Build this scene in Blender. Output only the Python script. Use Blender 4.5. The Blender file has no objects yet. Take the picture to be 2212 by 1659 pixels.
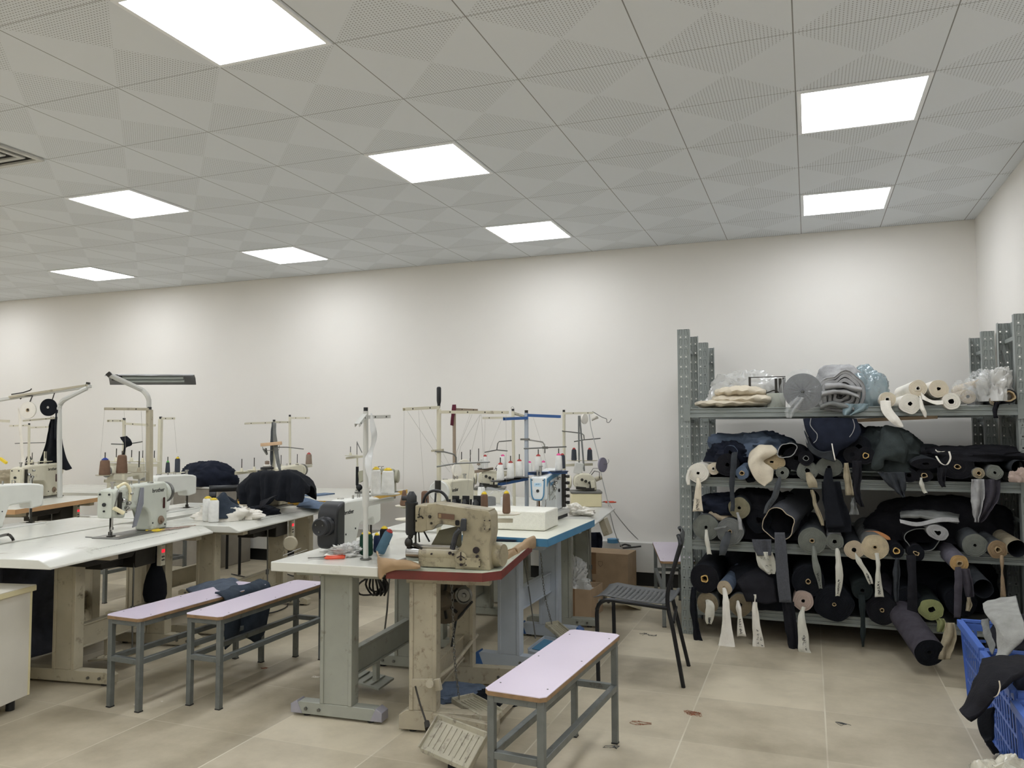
import bpy, math, random
from mathutils import Vector, Matrix, noise
random.seed(7)
PI = math.pi
sc = bpy.context.scene
C = sc.collection

# ---------------------------------------------------------------- camera
CAM = Vector((0, 0, 1.38))
YAW, PITCH, ROLL, FPX = 0.3603574, 0.0551926, -0.0035274, 1699.9
_cy, _sy, _cp, _sp = math.cos(YAW), math.sin(YAW), math.cos(PITCH), math.sin(PITCH)
_f = Vector((-_sy * _cp, _cy * _cp, _sp))
_r0 = Vector((_cy, _sy, 0))
_u0 = _r0.cross(_f)
_r = math.cos(ROLL) * _r0 + math.sin(ROLL) * _u0
_u = -math.sin(ROLL) * _r0 + math.cos(ROLL) * _u0
cam = bpy.data.objects.new('camera', bpy.data.cameras.new('camera'))
C.objects.link(cam)
m = Matrix((_r, _u, -_f)).transposed().to_4x4()
m.translation = CAM
cam.matrix_world = m
cam.data.sensor_width = 36
cam.data.lens = FPX / 2212 * 36
cam.data.clip_start = 0.05
sc.camera = cam


def ray(x, y):
    return _f + _r * ((x - 1106) / FPX) - _u * ((y - 829.5) / FPX)


def P(x, y, Y):            # measured point of the photo on the vertical plane at depth Y
    d = ray(x, y)
    return CAM + d * (Y / d.y)


def PX(x, y, X):           # ... on the vertical plane at X
    d = ray(x, y)
    return CAM + d * (X / d.x)


def PZ(x, y, z):           # ... on the horizontal plane at height z
    d = ray(x, y)
    return CAM + d * ((z - CAM.z) / d.z)


# ---------------------------------------------------------------- world, exposure
sc.view_settings.view_transform = 'Standard'
sc.view_settings.look = 'None'
sc.view_settings.gamma = 1
sc.view_settings.use_curve_mapping = False
sc.view_settings.exposure = 0.85
sc.cycles.diffuse_bounces = 8
PANEL_STRENGTH = 8.5
w = bpy.data.worlds.new('world')
sc.world = w
w.use_nodes = True
w.node_tree.nodes['Background'].inputs[0].default_value = (0.8, 0.85, 0.9, 1)
w.node_tree.nodes['Background'].inputs[1].default_value = 0.05


# ---------------------------------------------------------------- materials
def lin(c):
    return tuple((x / 255 / 12.92 if x / 255 <= 0.04045 else ((x / 255 + 0.055) / 1.055) ** 2.4) for x in c)


MATS = {}


def mat(name, col, rough=0.5, metal=0.0, var=0.08, scale=8.0, bump=0.0, bscale=None, emit=None, alpha=None, spec=0.5,
        dirt=None, dscale=3.0, damount=0.5, coat=0.0, stretch=None, trans=0.0):
    if name in MATS:
        return MATS[name]
    M = bpy.data.materials.new(name)
    M.use_nodes = True
    nt = M.node_tree
    N, L = nt.nodes, nt.links
    b = N['Principled BSDF']
    c = lin(col)
    b.inputs['Roughness'].default_value = rough
    b.inputs['Metallic'].default_value = metal
    b.inputs['Specular IOR Level'].default_value = spec
    b.inputs['Coat Weight'].default_value = coat
    if trans:
        b.inputs['Transmission Weight'].default_value = trans
    tc = N.new('ShaderNodeTexCoord')
    mp = N.new('ShaderNodeMapping')
    L.new(tc.outputs['Object'], mp.inputs[0])
    if stretch:
        mp.inputs['Scale'].default_value = stretch
    nz = N.new('ShaderNodeTexNoise')
    nz.inputs['Scale'].default_value = scale
    nz.inputs['Detail'].default_value = 5
    L.new(mp.outputs[0], nz.inputs[0])
    rp = N.new('ShaderNodeValToRGB')
    rp.color_ramp.elements[0].position = 0.3
    rp.color_ramp.elements[1].position = 0.7
    rp.color_ramp.elements[0].color = tuple(x * (1 - var * 1.6) for x in c) + (1,)
    rp.color_ramp.elements[1].color = tuple(min(1, x * (1 + var)) for x in c) + (1,)
    L.new(nz.outputs[0], rp.inputs[0])
    out = rp.outputs[0]
    if dirt:
        n2 = N.new('ShaderNodeTexNoise')
        n2.inputs['Scale'].default_value = dscale
        n2.inputs['Detail'].default_value = 8
        n2.inputs['Roughness'].default_value = 0.7
        L.new(mp.outputs[0], n2.inputs[0])
        r2 = N.new('ShaderNodeValToRGB')
        r2.color_ramp.elements[0].position = 0.62 - damount * 0.25
        r2.color_ramp.elements[1].position = 0.72
        r2.color_ramp.elements[0].color = (0, 0, 0, 1)
        r2.color_ramp.elements[1].color = (0.85, 0.85, 0.85, 1)
        L.new(n2.outputs[0], r2.inputs[0])
        mx = N.new('ShaderNodeMixRGB')
        mx.inputs[2].default_value = lin(dirt) + (1,)
        L.new(r2.outputs[0], mx.inputs[0])
        L.new(out, mx.inputs[1])
        out = mx.outputs[0]
    L.new(out, b.inputs['Base Color'])
    if bump:
        n3 = N.new('ShaderNodeTexNoise')
        n3.inputs['Scale'].default_value = bscale or scale * 6
        n3.inputs['Detail'].default_value = 4
        L.new(mp.outputs[0], n3.inputs[0])
        bp = N.new('ShaderNodeBump')
        bp.inputs['Strength'].default_value = bump
        bp.inputs['Distance'].default_value = 0.01
        L.new(n3.outputs[0], bp.inputs['Height'])
        L.new(bp.outputs[0], b.inputs['Normal'])
    if emit:
        b.inputs['Emission Color'].default_value = lin(emit[0]) + (1,)
        b.inputs['Emission Strength'].default_value = emit[1]
    if alpha is not None:
        b.inputs['Alpha'].default_value = alpha
    MATS[name] = M
    return M


def math_node(nt, op, a, b=None, c=None):
    n = nt.nodes.new('ShaderNodeMath')
    n.operation = op
    for k, v in enumerate((a, b, c)):
        if v is None:
            continue
        if isinstance(v, (int, float)):
            n.inputs[k].default_value = v
        else:
            nt.links.new(v, n.inputs[k])
    return n.outputs[0]


WHITE = mat('white_enamel', (216, 217, 210), 0.35, var=0.03)
CREAM = mat('cream_enamel', (206, 201, 180), 0.4, var=0.05, dirt=(120, 105, 80), dscale=9, damount=0.1)
PALE = mat('pale_green_enamel', (190, 194, 182), 0.4, var=0.05, dirt=(120, 112, 92), dscale=10, damount=0.15)
GREYM = mat('grey_paint', (150, 152, 142), 0.5, var=0.06, dirt=(95, 88, 72), dscale=9, damount=0.1)
BEIGEM = mat('beige_paint', (176, 168, 146), 0.5, var=0.07, dirt=(80, 70, 52), dscale=12, damount=0.15)
OLDB = mat('old_beige_enamel', (154, 145, 120), 0.36, var=0.12, dirt=(46, 38, 34), dscale=18, damount=0.42)
BLACK = mat('black_plastic', (26, 28, 31), 0.4, var=0.1)
BLKM = mat('black_metal', (30, 31, 34), 0.35, 0.4, var=0.1)
CHROME = mat('chrome', (190, 190, 188), 0.18, 1.0, var=0.05)
STEEL = mat('dull_steel', (120, 120, 116), 0.4, 0.9, var=0.1)
DSTEEL = mat('dark_steel', (66, 64, 60), 0.45, 0.8, var=0.15)
LAMI = mat('white_laminate', (206, 206, 197), 0.22, var=0.03, scale=3, dirt=(170, 165, 150), dscale=5, damount=0.15)
LAMG = mat('grey_laminate', (196, 196, 190), 0.3, var=0.03, scale=3)
BLUEP = mat('blue_paint', (48, 90, 148), 0.4, var=0.06)
SKYB = mat('sky_blue_edge', (76, 132, 168), 0.45, var=0.05)
LTBLUE = mat('pale_blue_grey_paint', (166, 174, 184), 0.45, var=0.04)
YEL = mat('yellow_edge', (216, 172, 70), 0.5, var=0.05)
REDP = mat('dark_red_paint', (104, 40, 32), 0.5, var=0.12, dirt=(70, 50, 40), dscale=12, damount=0.2)
WOODE = mat('plywood_edge', (138, 110, 78), 0.6, var=0.15, scale=30)
TAPE = mat('orange_wood_edge', (190, 150, 106), 0.5, var=0.05)
CARD = mat('cardboard', (172, 148, 120), 0.85, var=0.07, scale=10, bump=0.05)
CARDT = mat('cardboard_tape', (138, 108, 80), 0.35, var=0.06)
KRAFT = mat('kraft_paper', (158, 132, 100), 0.75, var=0.08, scale=10, bump=0.25, bscale=25)
CORK = mat('cardboard_tube', (176, 154, 118), 0.8, var=0.1)
DARKIN = mat('dark_tube_inside', (20, 19, 18), 0.9, var=0.1)
LILAC = mat('lilac_laminate', (214, 203, 218), 0.25, var=0.02, scale=3, dirt=(196, 186, 198), dscale=4, damount=0.0)
GALV = mat('grey_square_tube', (112, 116, 114), 0.45, 0.35, var=0.1, scale=20, dirt=(70, 66, 58), dscale=14, damount=0.15)
FOAM = mat('white_polystyrene', (228, 227, 216), 0.9, var=0.03, scale=60, bump=0.4, bscale=160)
REDPL = mat('red_plastic', (170, 50, 46), 0.4, var=0.05)
YELPL = mat('yellow_plastic', (226, 196, 40), 0.4, var=0.05)
PINKPL = mat('pink_plastic', (232, 78, 150), 0.4, var=0.05)
BLUPL = mat('blue_plastic', (30, 60, 150), 0.4, var=0.05)
GRNPL = mat('green_plastic', (80, 170, 70), 0.4, var=0.05)
ORNG = mat('orange_plastic', (206, 74, 40), 0.4, var=0.05)
THREADM = mat('thread_line', (150, 146, 138), 0.8, var=0.05)
INK = mat('black_ink', (24, 24, 26), 0.6, var=0.05)
CABLE = mat('black_cable', (34, 33, 32), 0.5, var=0.1)
CRATE = mat('blue_crate_plastic', (82, 114, 192), 0.4, var=0.05)


def fabric(name, col, rough=0.95, var=0.14, scale=18, bump=0.25, bscale=120):
    return mat(name, col, rough, var=var, scale=scale, bump=bump, bscale=bscale, spec=0.15)


F_BLACK = fabric('black_fabric', (26, 28, 33))
F_BLACK2 = fabric('black_twill', (33, 33, 37))
F_NAVY = fabric('navy_denim', (31, 35, 47))
F_CHAR = fabric('charcoal_fabric', (56, 59, 63))
F_DGREY = fabric('dark_grey_fabric', (74, 77, 80))
F_GREY = fabric('grey_fabric', (120, 122, 120))
F_LGREY = fabric('light_grey_fabric', (160, 160, 160))
F_GGREY = fabric('green_grey_fabric', (118, 121, 114))
F_BLUEG = fabric('blue_grey_denim', (88, 100, 118))
F_BLUE = fabric('washed_blue_denim', (104, 120, 142))
F_CREAM = fabric('cream_canvas', (212, 202, 182), var=0.05)
F_WHITE = fabric('white_cloth', (226, 222, 212), var=0.04)
F_TAN = fabric('tan_fabric_edge', (156, 146, 124), var=0.15)
F_BEIG = fabric('beige_fabric', (186, 172, 150), var=0.08)
F_PINKB = fabric('dusty_pink_fabric', (176, 158, 148), var=0.08)
F_GREEN = fabric('yellow_green_fabric', (146, 150, 104), var=0.12)
F_GREENB = fabric('bottle_green_black_fabric', (32, 38, 38))
F_PURPG = fabric('purple_grey_fabric', (70, 67, 74))
F_LABEL = fabric('pale_label_cloth', (196, 194, 182), var=0.04)


def film(name, col, a):
    M = mat(name, col, 0.12, var=0.02, scale=4, bump=0.6, bscale=22, spec=0.8)
    M.node_tree.nodes['Principled BSDF'].inputs['Alpha'].default_value = a
    return M


PLAST = film('clear_plastic_film', (228, 231, 231), 0.2)
PLASTB = film('bluish_plastic_film', (140, 162, 170), 0.6)
PLASTW = film('milky_plastic_film', (214, 214, 210), 0.75)


def thread_mat(name, col):
    if name in MATS:
        return MATS[name]
    M = mat(name, col, 0.85, var=0.06, scale=40, spec=0.2)
    nt = M.node_tree
    N, L = nt.nodes, nt.links
    tc = N.new('ShaderNodeTexCoord')
    wv = N.new('ShaderNodeTexWave')
    wv.bands_direction = 'Z'
    wv.inputs['Scale'].default_value = 110
    wv.inputs['Distortion'].default_value = 3
    L.new(tc.outputs['Object'], wv.inputs[0])
    bp = N.new('ShaderNodeBump')
    bp.inputs['Strength'].default_value = 0.25
    bp.inputs['Distance'].default_value = 0.0015
    L.new(wv.outputs['Fac'], bp.inputs['Height'])
    L.new(bp.outputs[0], N['Principled BSDF'].inputs['Normal'])
    return M


T_BROWN = thread_mat('brown_thread', (116, 92, 76))
T_WHITE = thread_mat('white_thread', (226, 226, 222))
T_GREY = thread_mat('dark_grey_thread', (66, 70, 78))
T_BLUEGREY = thread_mat('blue_grey_thread', (86, 116, 134))
T_GREEN = thread_mat('dark_green_thread', (26, 58, 44))
T_NAVY = thread_mat('navy_thread', (34, 44, 70))
T_BLACK = thread_mat('black_thread', (24, 25, 28))
T_TAUPE = thread_mat('taupe_thread', (138, 122, 108))


# ---------------------------------------------------------------- mesh builder
ROOTM = {}


def wmat(o):
    mm = Matrix.Identity(4)
    while o is not None:
        mm = ROOTM.get(o.name, Matrix.Identity(4)) @ mm
        o = o.parent
    return mm


class MB:
    def __init__(s):
        s.v, s.f, s.mi = [], [], []
        s.cur = 0

    def add(s, vs, fs):
        k = len(s.v)
        s.v += [Vector(x) for x in vs]
        s.f += [tuple(i + k for i in q) for q in fs]
        s.mi += [s.cur] * len(fs)
        return s

    def box(s, x0, x1, y0, y1, z0, z1):
        return s.add([(x0, y0, z0), (x1, y0, z0), (x1, y1, z0), (x0, y1, z0), (x0, y0, z1), (x1, y0, z1), (x1, y1, z1), (x0, y1, z1)],
                     [(0, 3, 2, 1), (4, 5, 6, 7), (0, 1, 5, 4), (1, 2, 6, 5), (2, 3, 7, 6), (3, 0, 4, 7)])

    def obox(s, c, size, rot=None):
        R = rot if rot is not None else Matrix.Identity(3)
        c = Vector(c)
        vs = []
        for z in (-1, 1):
            for x, y in ((-1, -1), (1, -1), (1, 1), (-1, 1)):
                vs.append(c + R @ Vector((x * size[0] / 2, y * size[1] / 2, z * size[2] / 2)))
        return s.add(vs, [(0, 3, 2, 1), (4, 5, 6, 7), (0, 1, 5, 4), (1, 2, 6, 5), (2, 3, 7, 6), (3, 0, 4, 7)])

    def bar(s, p0, p1, w, h, up=(0, 0, 1)):
        p0, p1 = Vector(p0), Vector(p1)
        d = (p1 - p0).normalized()
        up = Vector(up)
        if abs(d.dot(up)) > 0.99:
            up = Vector((0, 1, 0))
        a = d.cross(up).normalized()
        b = a.cross(d)
        vs = []
        for p in (p0, p1):
            for i, j in ((-1, -1), (1, -1), (1, 1), (-1, 1)):
                vs.append(p + a * (i * w / 2) + b * (j * h / 2))
        return s.add(vs, [(0, 1, 2, 3), (7, 6, 5, 4), (0, 4, 5, 1), (1, 5, 6, 2), (2, 6, 7, 3), (3, 7, 4, 0)])

    def cyl(s, p0, p1, r0, r1=None, n=16):
        return s.lathe([(r0, 0), (r0 if r1 is None else r1, (Vector(p1) - Vector(p0)).length)], p0, Vector(p1) - Vector(p0), n)

    def lathe(s, prof, o=(0, 0, 0), axis=(0, 0, 1), n=20, caps=True, sx=1.0):
        ax = Vector(axis).normalized()
        q = ax.to_track_quat('Z', 'Y')
        o = Vector(o)
        k = len(s.v)
        for (r, z) in prof:
            for i in range(n):
                a = 2 * PI * i / n
                s.v.append(o + q @ Vector((r * math.cos(a) * sx, r * math.sin(a), z)))
        m = len(prof)
        for j in range(m - 1):
            for i in range(n):
                i2 = (i + 1) % n
                s.f.append((k + j * n + i, k + j * n + i2, k + (j + 1) * n + i2, k + (j + 1) * n + i))
                s.mi.append(s.cur)
        if caps:
            s.f.append(tuple(k + i for i in reversed(range(n))))
            s.f.append(tuple(k + (m - 1) * n + i for i in range(n)))
            s.mi += [s.cur] * 2
        return s

    def tube(s, pts, r, n=8, closed=False):
        pts = [Vector(p) for p in pts]
        k = len(s.v)
        m = len(pts)
        up = Vector((0.13, 0.27, 0.95)).normalized()
        for j, p in enumerate(pts):
            d = (pts[min(j + 1, m - 1)] - pts[max(j - 1, 0)])
            d = d.normalized() if d.length > 1e-9 else Vector((0, 0, 1))
            if abs(d.dot(up)) > 0.985:
                a = d.cross(Vector((1, 0, 0.1))).normalized()
            else:
                a = d.cross(up).normalized()
            if j and a.dot(prev) < 0:
                a = -a
            prev = a
            b = d.cross(a)
            rr = r[j] if isinstance(r, (list, tuple)) else r
            for i in range(n):
                t = 2 * PI * i / n
                s.v.append(p + a * (math.cos(t) * rr) + b * (math.sin(t) * rr))
        for j in range(m - 1):
            for i in range(n):
                i2 = (i + 1) % n
                s.f.append((k + j * n + i, k + j * n + i2, k + (j + 1) * n + i2, k + (j + 1) * n + i))
                s.mi.append(s.cur)
        s.f.append(tuple(k + i for i in reversed(range(n))))
        s.f.append(tuple(k + (m - 1) * n + i for i in range(n)))
        s.mi += [s.cur] * 2
        return s

    def prism(s, poly, a, b, axis='y'):
        """poly in the plane normal to axis, extruded from a to b"""
        def mk(p, t):
            return {'y': (p[0], t, p[1]), 'x': (t, p[0], p[1]), 'z': (p[0], p[1], t)}[axis]
        n = len(poly)
        vs = [mk(p, a) for p in poly] + [mk(p, b) for p in poly]
        fs = [tuple(range(n)), tuple(reversed(range(n, 2 * n)))]
        for i in range(n):
            j = (i + 1) % n
            fs.append((i, i + n, j + n, j))
        return s.add(vs, fs)

    def grid(s, rows, close_u=False):
        k = len(s.v)
        nu, nv = len(rows), len(rows[0])
        for r in rows:
            s.v += [Vector(p) for p in r]
        for i in range(nu - 1):
            for j in range(nv - 1 if not close_u else nv):
                j2 = (j + 1) % nv
                s.f.append((k + i * nv + j, k + i * nv + j2, k + (i + 1) * nv + j2, k + (i + 1) * nv + j))
                s.mi.append(s.cur)
        return s

    def sphere(s, c, r, n=12, sq=(1, 1, 1)):
        rows = []
        for i in range(n // 2 + 1):
            t = PI * i / (n // 2)
            rr = max(math.sin(t), 0.001)
            rows.append([(c[0] + r * sq[0] * rr * math.cos(2 * PI * j / n), c[1] + r * sq[1] * rr * math.sin(2 * PI * j / n),
                          c[2] + r * sq[2] * math.cos(t)) for j in range(n)])
        return s.grid(rows, True)

    def build(s, name, mats, parent=None, world=False, bevel=0, angle=35, solid=0, subsurf=0, origin=None, recalc=True):
        """link as ONE mesh object. world=True: the vertices are world points. Top-level things get their origin at their base"""
        if not isinstance(mats, (list, tuple)):
            mats = [mats]
        vs = s.v
        loc = None
        if parent is not None and world:
            inv = wmat(parent).inverted()
            vs = [inv @ p for p in vs]
        elif parent is None:
            if origin is None:
                xs = [p.x for p in vs]
                ys = [p.y for p in vs]
                zs = [p.z for p in vs]
                loc = Vector(((min(xs) + max(xs)) / 2, (min(ys) + max(ys)) / 2, min(zs)))
            else:
                loc = Vector(origin)
            vs = [p - loc for p in vs]
        me = bpy.data.meshes.new(name)
        me.from_pydata([tuple(p) for p in vs], [], s.f)
        for mm in mats:
            me.materials.append(mm)
        if len(mats) > 1:
            me.polygons.foreach_set('material_index', s.mi)
        if recalc:
            import bmesh
            bm = bmesh.new()
            bm.from_mesh(me)
            bmesh.ops.recalc_face_normals(bm, faces=bm.faces)
            bm.to_mesh(me)
            bm.free()
        me.shade_smooth()
        me.set_sharp_from_angle(angle=math.radians(angle))
        me.update()
        o = bpy.data.objects.new(name, me)
        C.objects.link(o)
        if parent is not None:
            o.parent = parent
        if loc is not None:
            o.location = loc
            ROOTM[o.name] = Matrix.Translation(loc)
        if solid:
            md = o.modifiers.new('thickness', 'SOLIDIFY')
            md.thickness = solid
            md.offset = 0
        if bevel:
            md = o.modifiers.new('bevel', 'BEVEL')
            md.width = bevel
            md.segments = 2
            md.limit_method = 'ANGLE'
            md.angle_limit = math.radians(40)
        if subsurf:
            md = o.modifiers.new('smooth', 'SUBSURF')
            md.levels = subsurf
            md.render_levels = subsurf
        return o


def tag(o, label=None, cat=None, group=None, kind=None):
    if label:
        o['label'] = label
    if cat:
        o['category'] = cat
    if group:
        o['group'] = group
    if kind:
        o['kind'] = kind
    return o


def thing(name, label, cat, loc=(0, 0, 0), rz=0, group=None):
    o = bpy.data.objects.new(name, None)
    C.objects.link(o)
    o.empty_display_size = 0.1
    o.location = loc
    o.rotation_euler = (0, 0, rz)
    ROOTM[o.name] = Matrix.Translation(Vector(loc)) @ Matrix.Rotation(rz, 4, 'Z')
    return tag(o, label, cat, group)


def copy_tree(o, parent=None, loc=None, rz=None, label=None, group=None):
    c = o.copy()
    C.objects.link(c)
    c.parent = parent
    if loc is not None:
        c.location = loc
        c.rotation_euler = (0, 0, rz or 0)
        ROOTM[c.name] = Matrix.Translation(Vector(loc)) @ Matrix.Rotation(rz or 0, 4, 'Z')
    if label:
        c['label'] = label
    if group:
        c['group'] = group
    for ch in [k for k in bpy.data.objects if k.parent == o]:
        copy_tree(ch, c)
    return c


TXT = {}


def text_mesh(body, size, mats, parent, M4, name='lettering', depth=0.0008, shear=0):
    key = (body, size)
    cu = bpy.data.curves.new('lettering', 'FONT')
    cu.body = body
    cu.size = size
    cu.extrude = depth
    cu.offset = size * 0.012
    cu.shear = shear
    cu.align_x = 'CENTER'
    cu.align_y = 'CENTER'
    cu.resolution_u = 3
    t = bpy.data.objects.new('lettering_curve', cu)
    me = bpy.data.meshes.new_from_object(t)
    bpy.data.objects.remove(t)
    me.name = name
    me.materials.clear()
    me.materials.append(mats)
    me.transform(M4)
    o = bpy.data.objects.new(name, me)
    C.objects.link(o)
    o.parent = parent
    return o


def frame(o, xdir, ydir):
    """matrix placing text: local x -> xdir, local y -> ydir"""
    x = Vector(xdir).normalized()
    y = Vector(ydir).normalized()
    z = x.cross(y)
    mm = Matrix((x, y, z)).transposed().to_4x4()
    mm.translation = Vector(o)
    return mm


def arc(p0, p1, p2, n=6):
    p0, p1, p2 = Vector(p0), Vector(p1), Vector(p2)
    return [(1 - t) ** 2 * p0 + 2 * t * (1 - t) * p1 + t * t * p2 for t in [i / n for i in range(n + 1)]]


def smooth(pts, n=6):
    pts = [Vector(p) for p in pts]
    out = []
    m = len(pts)
    for i in range(m - 1):
        a, b, c, d = pts[max(i - 1, 0)], pts[i], pts[i + 1], pts[min(i + 2, m - 1)]
        for k in range(n):
            t = k / n
            out.append(0.5 * ((2 * b) + (c - a) * t + (2 * a - 5 * b + 4 * c - d) * t * t + (3 * b - a - 3 * c + d) * t ** 3))
    out.append(pts[-1])
    return out

# ================================================================ the room
CEIL = 2.991
WALLY = 6.95
WX0, WX1, WY0 = -10.6, 1.246, -4.0


def ceiling_mat():
    M = bpy.data.materials.new('perforated_ceiling_tiles')
    M.use_nodes = True
    nt = M.node_tree
    N, L = nt.nodes, nt.links
    b = N['Principled BSDF']
    b.inputs['Roughness'].default_value = 0.65
    tc = N.new('ShaderNodeTexCoord')
    sp = N.new('ShaderNodeSeparateXYZ')
    L.new(tc.outputs['Object'], sp.inputs[0])
    mn = lambda *a: math_node(nt, *a)
    u = mn('FRACT', mn('MULTIPLY', mn('ADD', sp.outputs[0], 0.0249 + 60), 1 / 0.6))
    v = mn('FRACT', mn('MULTIPLY', mn('ADD', sp.outputs[1], -3.3486 + 60), 1 / 0.6))
    au = mn('ABSOLUTE', mn('SUBTRACT', u, 0.5))
    av = mn('ABSOLUTE', mn('SUBTRACT', v, 0.5))
    tri = mn('GREATER_THAN', av, au)                      # the two perforated triangles of a tile
    du = mn('SUBTRACT', mn('FRACT', mn('MULTIPLY', u, 40)), 0.5)
    dv = mn('SUBTRACT', mn('FRACT', mn('MULTIPLY', v, 40)), 0.5)
    rr = mn('SQRT', mn('ADD', mn('MULTIPLY', du, du), mn('MULTIPLY', dv, dv)))
    dot = mn('MULTIPLY', mn('LESS_THAN', rr, 0.21), tri)
    jx = mn('GREATER_THAN', au, 0.4955)
    jy = mn('GREATER_THAN', av, 0.4972)
    joint = mn('MAXIMUM', jx, jy)
    mx = N.new('ShaderNodeMixRGB')
    mx.inputs[1].default_value = lin((220, 224, 228)) + (1,)
    mx.inputs[2].default_value = lin((150, 152, 152)) + (1,)
    L.new(dot, mx.inputs[0])
    mx2 = N.new('ShaderNodeMixRGB')
    L.new(joint, mx2.inputs[0])
    L.new(mx.outputs[0], mx2.inputs[1])
    mx2.inputs[2].default_value = lin((138, 138, 136)) + (1,)
    L.new(mx2.outputs[0], b.inputs['Base Color'])
    # slight pressed facets: the four triangles tilt a little
    h = mn('MAXIMUM', au, av)
    bp = N.new('ShaderNodeBump')
    bp.inputs['Strength'].default_value = 0.10
    bp.inputs['Distance'].default_value = 0.06
    L.new(h, bp.inputs['Height'])
    L.new(bp.outputs[0], b.inputs['Normal'])
    return M


def floor_mat():
    M = bpy.data.materials.new('worn_stone_floor_tiles')
    M.use_nodes = True
    nt = M.node_tree
    N, L = nt.nodes, nt.links
    b = N['Principled BSDF']
    tc = N.new('ShaderNodeTexCoord')
    sp = N.new('ShaderNodeSeparateXYZ')
    L.new(tc.outputs['Object'], sp.inputs[0])
    mn = lambda *a: math_node(nt, *a)
    su = mn('MULTIPLY', mn('ADD', sp.outputs[0], -0.04 + 60), 1 / 0.6)
    sv = mn('MULTIPLY', mn('ADD', sp.outputs[1], -3.68 + 60), 1 / 0.605)
    fu, fv = mn('FRACT', su), mn('FRACT', sv)
    iu, iv = mn('FLOOR', su), mn('FLOOR', sv)
    au = mn('ABSOLUTE', mn('SUBTRACT', fu, 0.5))
    av = mn('ABSOLUTE', mn('SUBTRACT', fv, 0.5))
    cb = N.new('ShaderNodeCombineXYZ')
    L.new(iu, cb.inputs[0])
    L.new(iv, cb.inputs[1])
    wn = N.new('ShaderNodeTexWhiteNoise')
    wn.noise_dimensions = '2D'
    L.new(cb.outputs[0], wn.inputs['Vector'])
    n1 = N.new('ShaderNodeTexNoise')
    n1.inputs['Scale'].default_value = 1.6
    n1.inputs['Detail'].default_value = 7
    n1.inputs['Roughness'].default_value = 0.62
    L.new(tc.outputs['Object'], n1.inputs[0])
    n2 = N.new('ShaderNodeTexNoise')
    n2.inputs['Scale'].default_value = 7
    n2.inputs['Detail'].default_value = 10
    n2.inputs['Roughness'].default_value = 0.7
    L.new(tc.outputs['Object'], n2.inputs[0])
    t = mn('ADD', mn('MULTIPLY', n1.outputs[0], 0.55), mn('ADD', mn('MULTIPLY', n2.outputs[0], 0.25), mn('MULTIPLY', wn.outputs[0], 0.2)))
    rp = N.new('ShaderNodeValToRGB')
    rp.color_ramp.elements[0].position = 0.34
    rp.color_ramp.elements[1].position = 0.62
    rp.color_ramp.elements[0].color = lin((152, 142, 121)) + (1,)
    rp.color_ramp.elements[1].color = lin((200, 190, 167)) + (1,)
    L.new(t, rp.inputs[0])
    # pale grout, brighter where it is cleaner
    jx = mn('GREATER_THAN', au, 0.4945)
    jy = mn('GREATER_THAN', av, 0.4962)
    n3 = N.new('ShaderNodeTexNoise')
    n3.inputs['Scale'].default_value = 2.3
    L.new(tc.outputs['Object'], n3.inputs[0])
    g = mn('MULTIPLY', mn('ADD', jx, mn('MULTIPLY', jy, 0.5)), mn('SUBTRACT', mn('MULTIPLY', n3.outputs[0], 2.4), 0.55))
    g2 = N.new('ShaderNodeClamp')
    L.new(g, g2.inputs[0])
    mx = N.new('ShaderNodeMixRGB')
    L.new(g2.outputs[0], mx.inputs[0])
    L.new(rp.outputs[0], mx.inputs[1])
    mx.inputs[2].default_value = lin((206, 200, 182)) + (1,)
    L.new(mx.outputs[0], b.inputs['Base Color'])
    r = mn('ADD', mn('MULTIPLY', n2.outputs[0], 0.3), 0.32)
    L.new(r, b.inputs['Roughness'])
    bp = N.new('ShaderNodeBump')
    bp.inputs['Strength'].default_value = 0.08
    bp.inputs['Distance'].default_value = 0.004
    L.new(n2.outputs[0], bp.inputs['Height'])
    L.new(bp.outputs[0], b.inputs['Normal'])
    return M


WALLM = mat('matte_wall_paint', (222, 219, 213), 0.75, var=0.012, scale=1.5, bump=0.02, bscale=60)


def struct(o):
    o['kind'] = 'structure'
    return o


struct(MB().box(WX0, WX1, WY0, WALLY, -0.1, 0).build('floor', floor_mat(), origin=(0, 0, 0)))
struct(MB().box(WX0, WX1, WY0, WALLY, CEIL, CEIL + 0.1).build('ceiling', ceiling_mat(), origin=(0, 0, CEIL)))
struct(MB().box(WX0, WX1 + 0.1, WALLY, WALLY + 0.1, 0, CEIL + 0.1).build('wall_back', WALLM))
struct(MB().box(WX1, WX1 + 0.1, WY0, WALLY, 0, CEIL + 0.1).build('wall_right', WALLM))
struct(MB().box(WX0 - 0.1, WX0, WY0, WALLY, 0, CEIL + 0.1).build('wall_left', WALLM))
struct(MB().box(WX0 - 0.1, WX1 + 0.1, WY0 - 0.1, WY0, 0, CEIL + 0.1).build('wall_front', WALLM))
KICK = mat('black_kick_strip', (22, 23, 25), 0.5)
struct(MB().box(-9.5, WX1 - 0.01, 6.86, WALLY, 0.12, 0.375).build('baseboard_back', mat('white_ledge_paint', (212, 211, 206), 0.5, var=0.02), bevel=0.004))
struct(MB().box(-9.5, WX1 - 0.01, 6.89, WALLY, 0, 0.12).build('trim_1', KICK))

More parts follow.
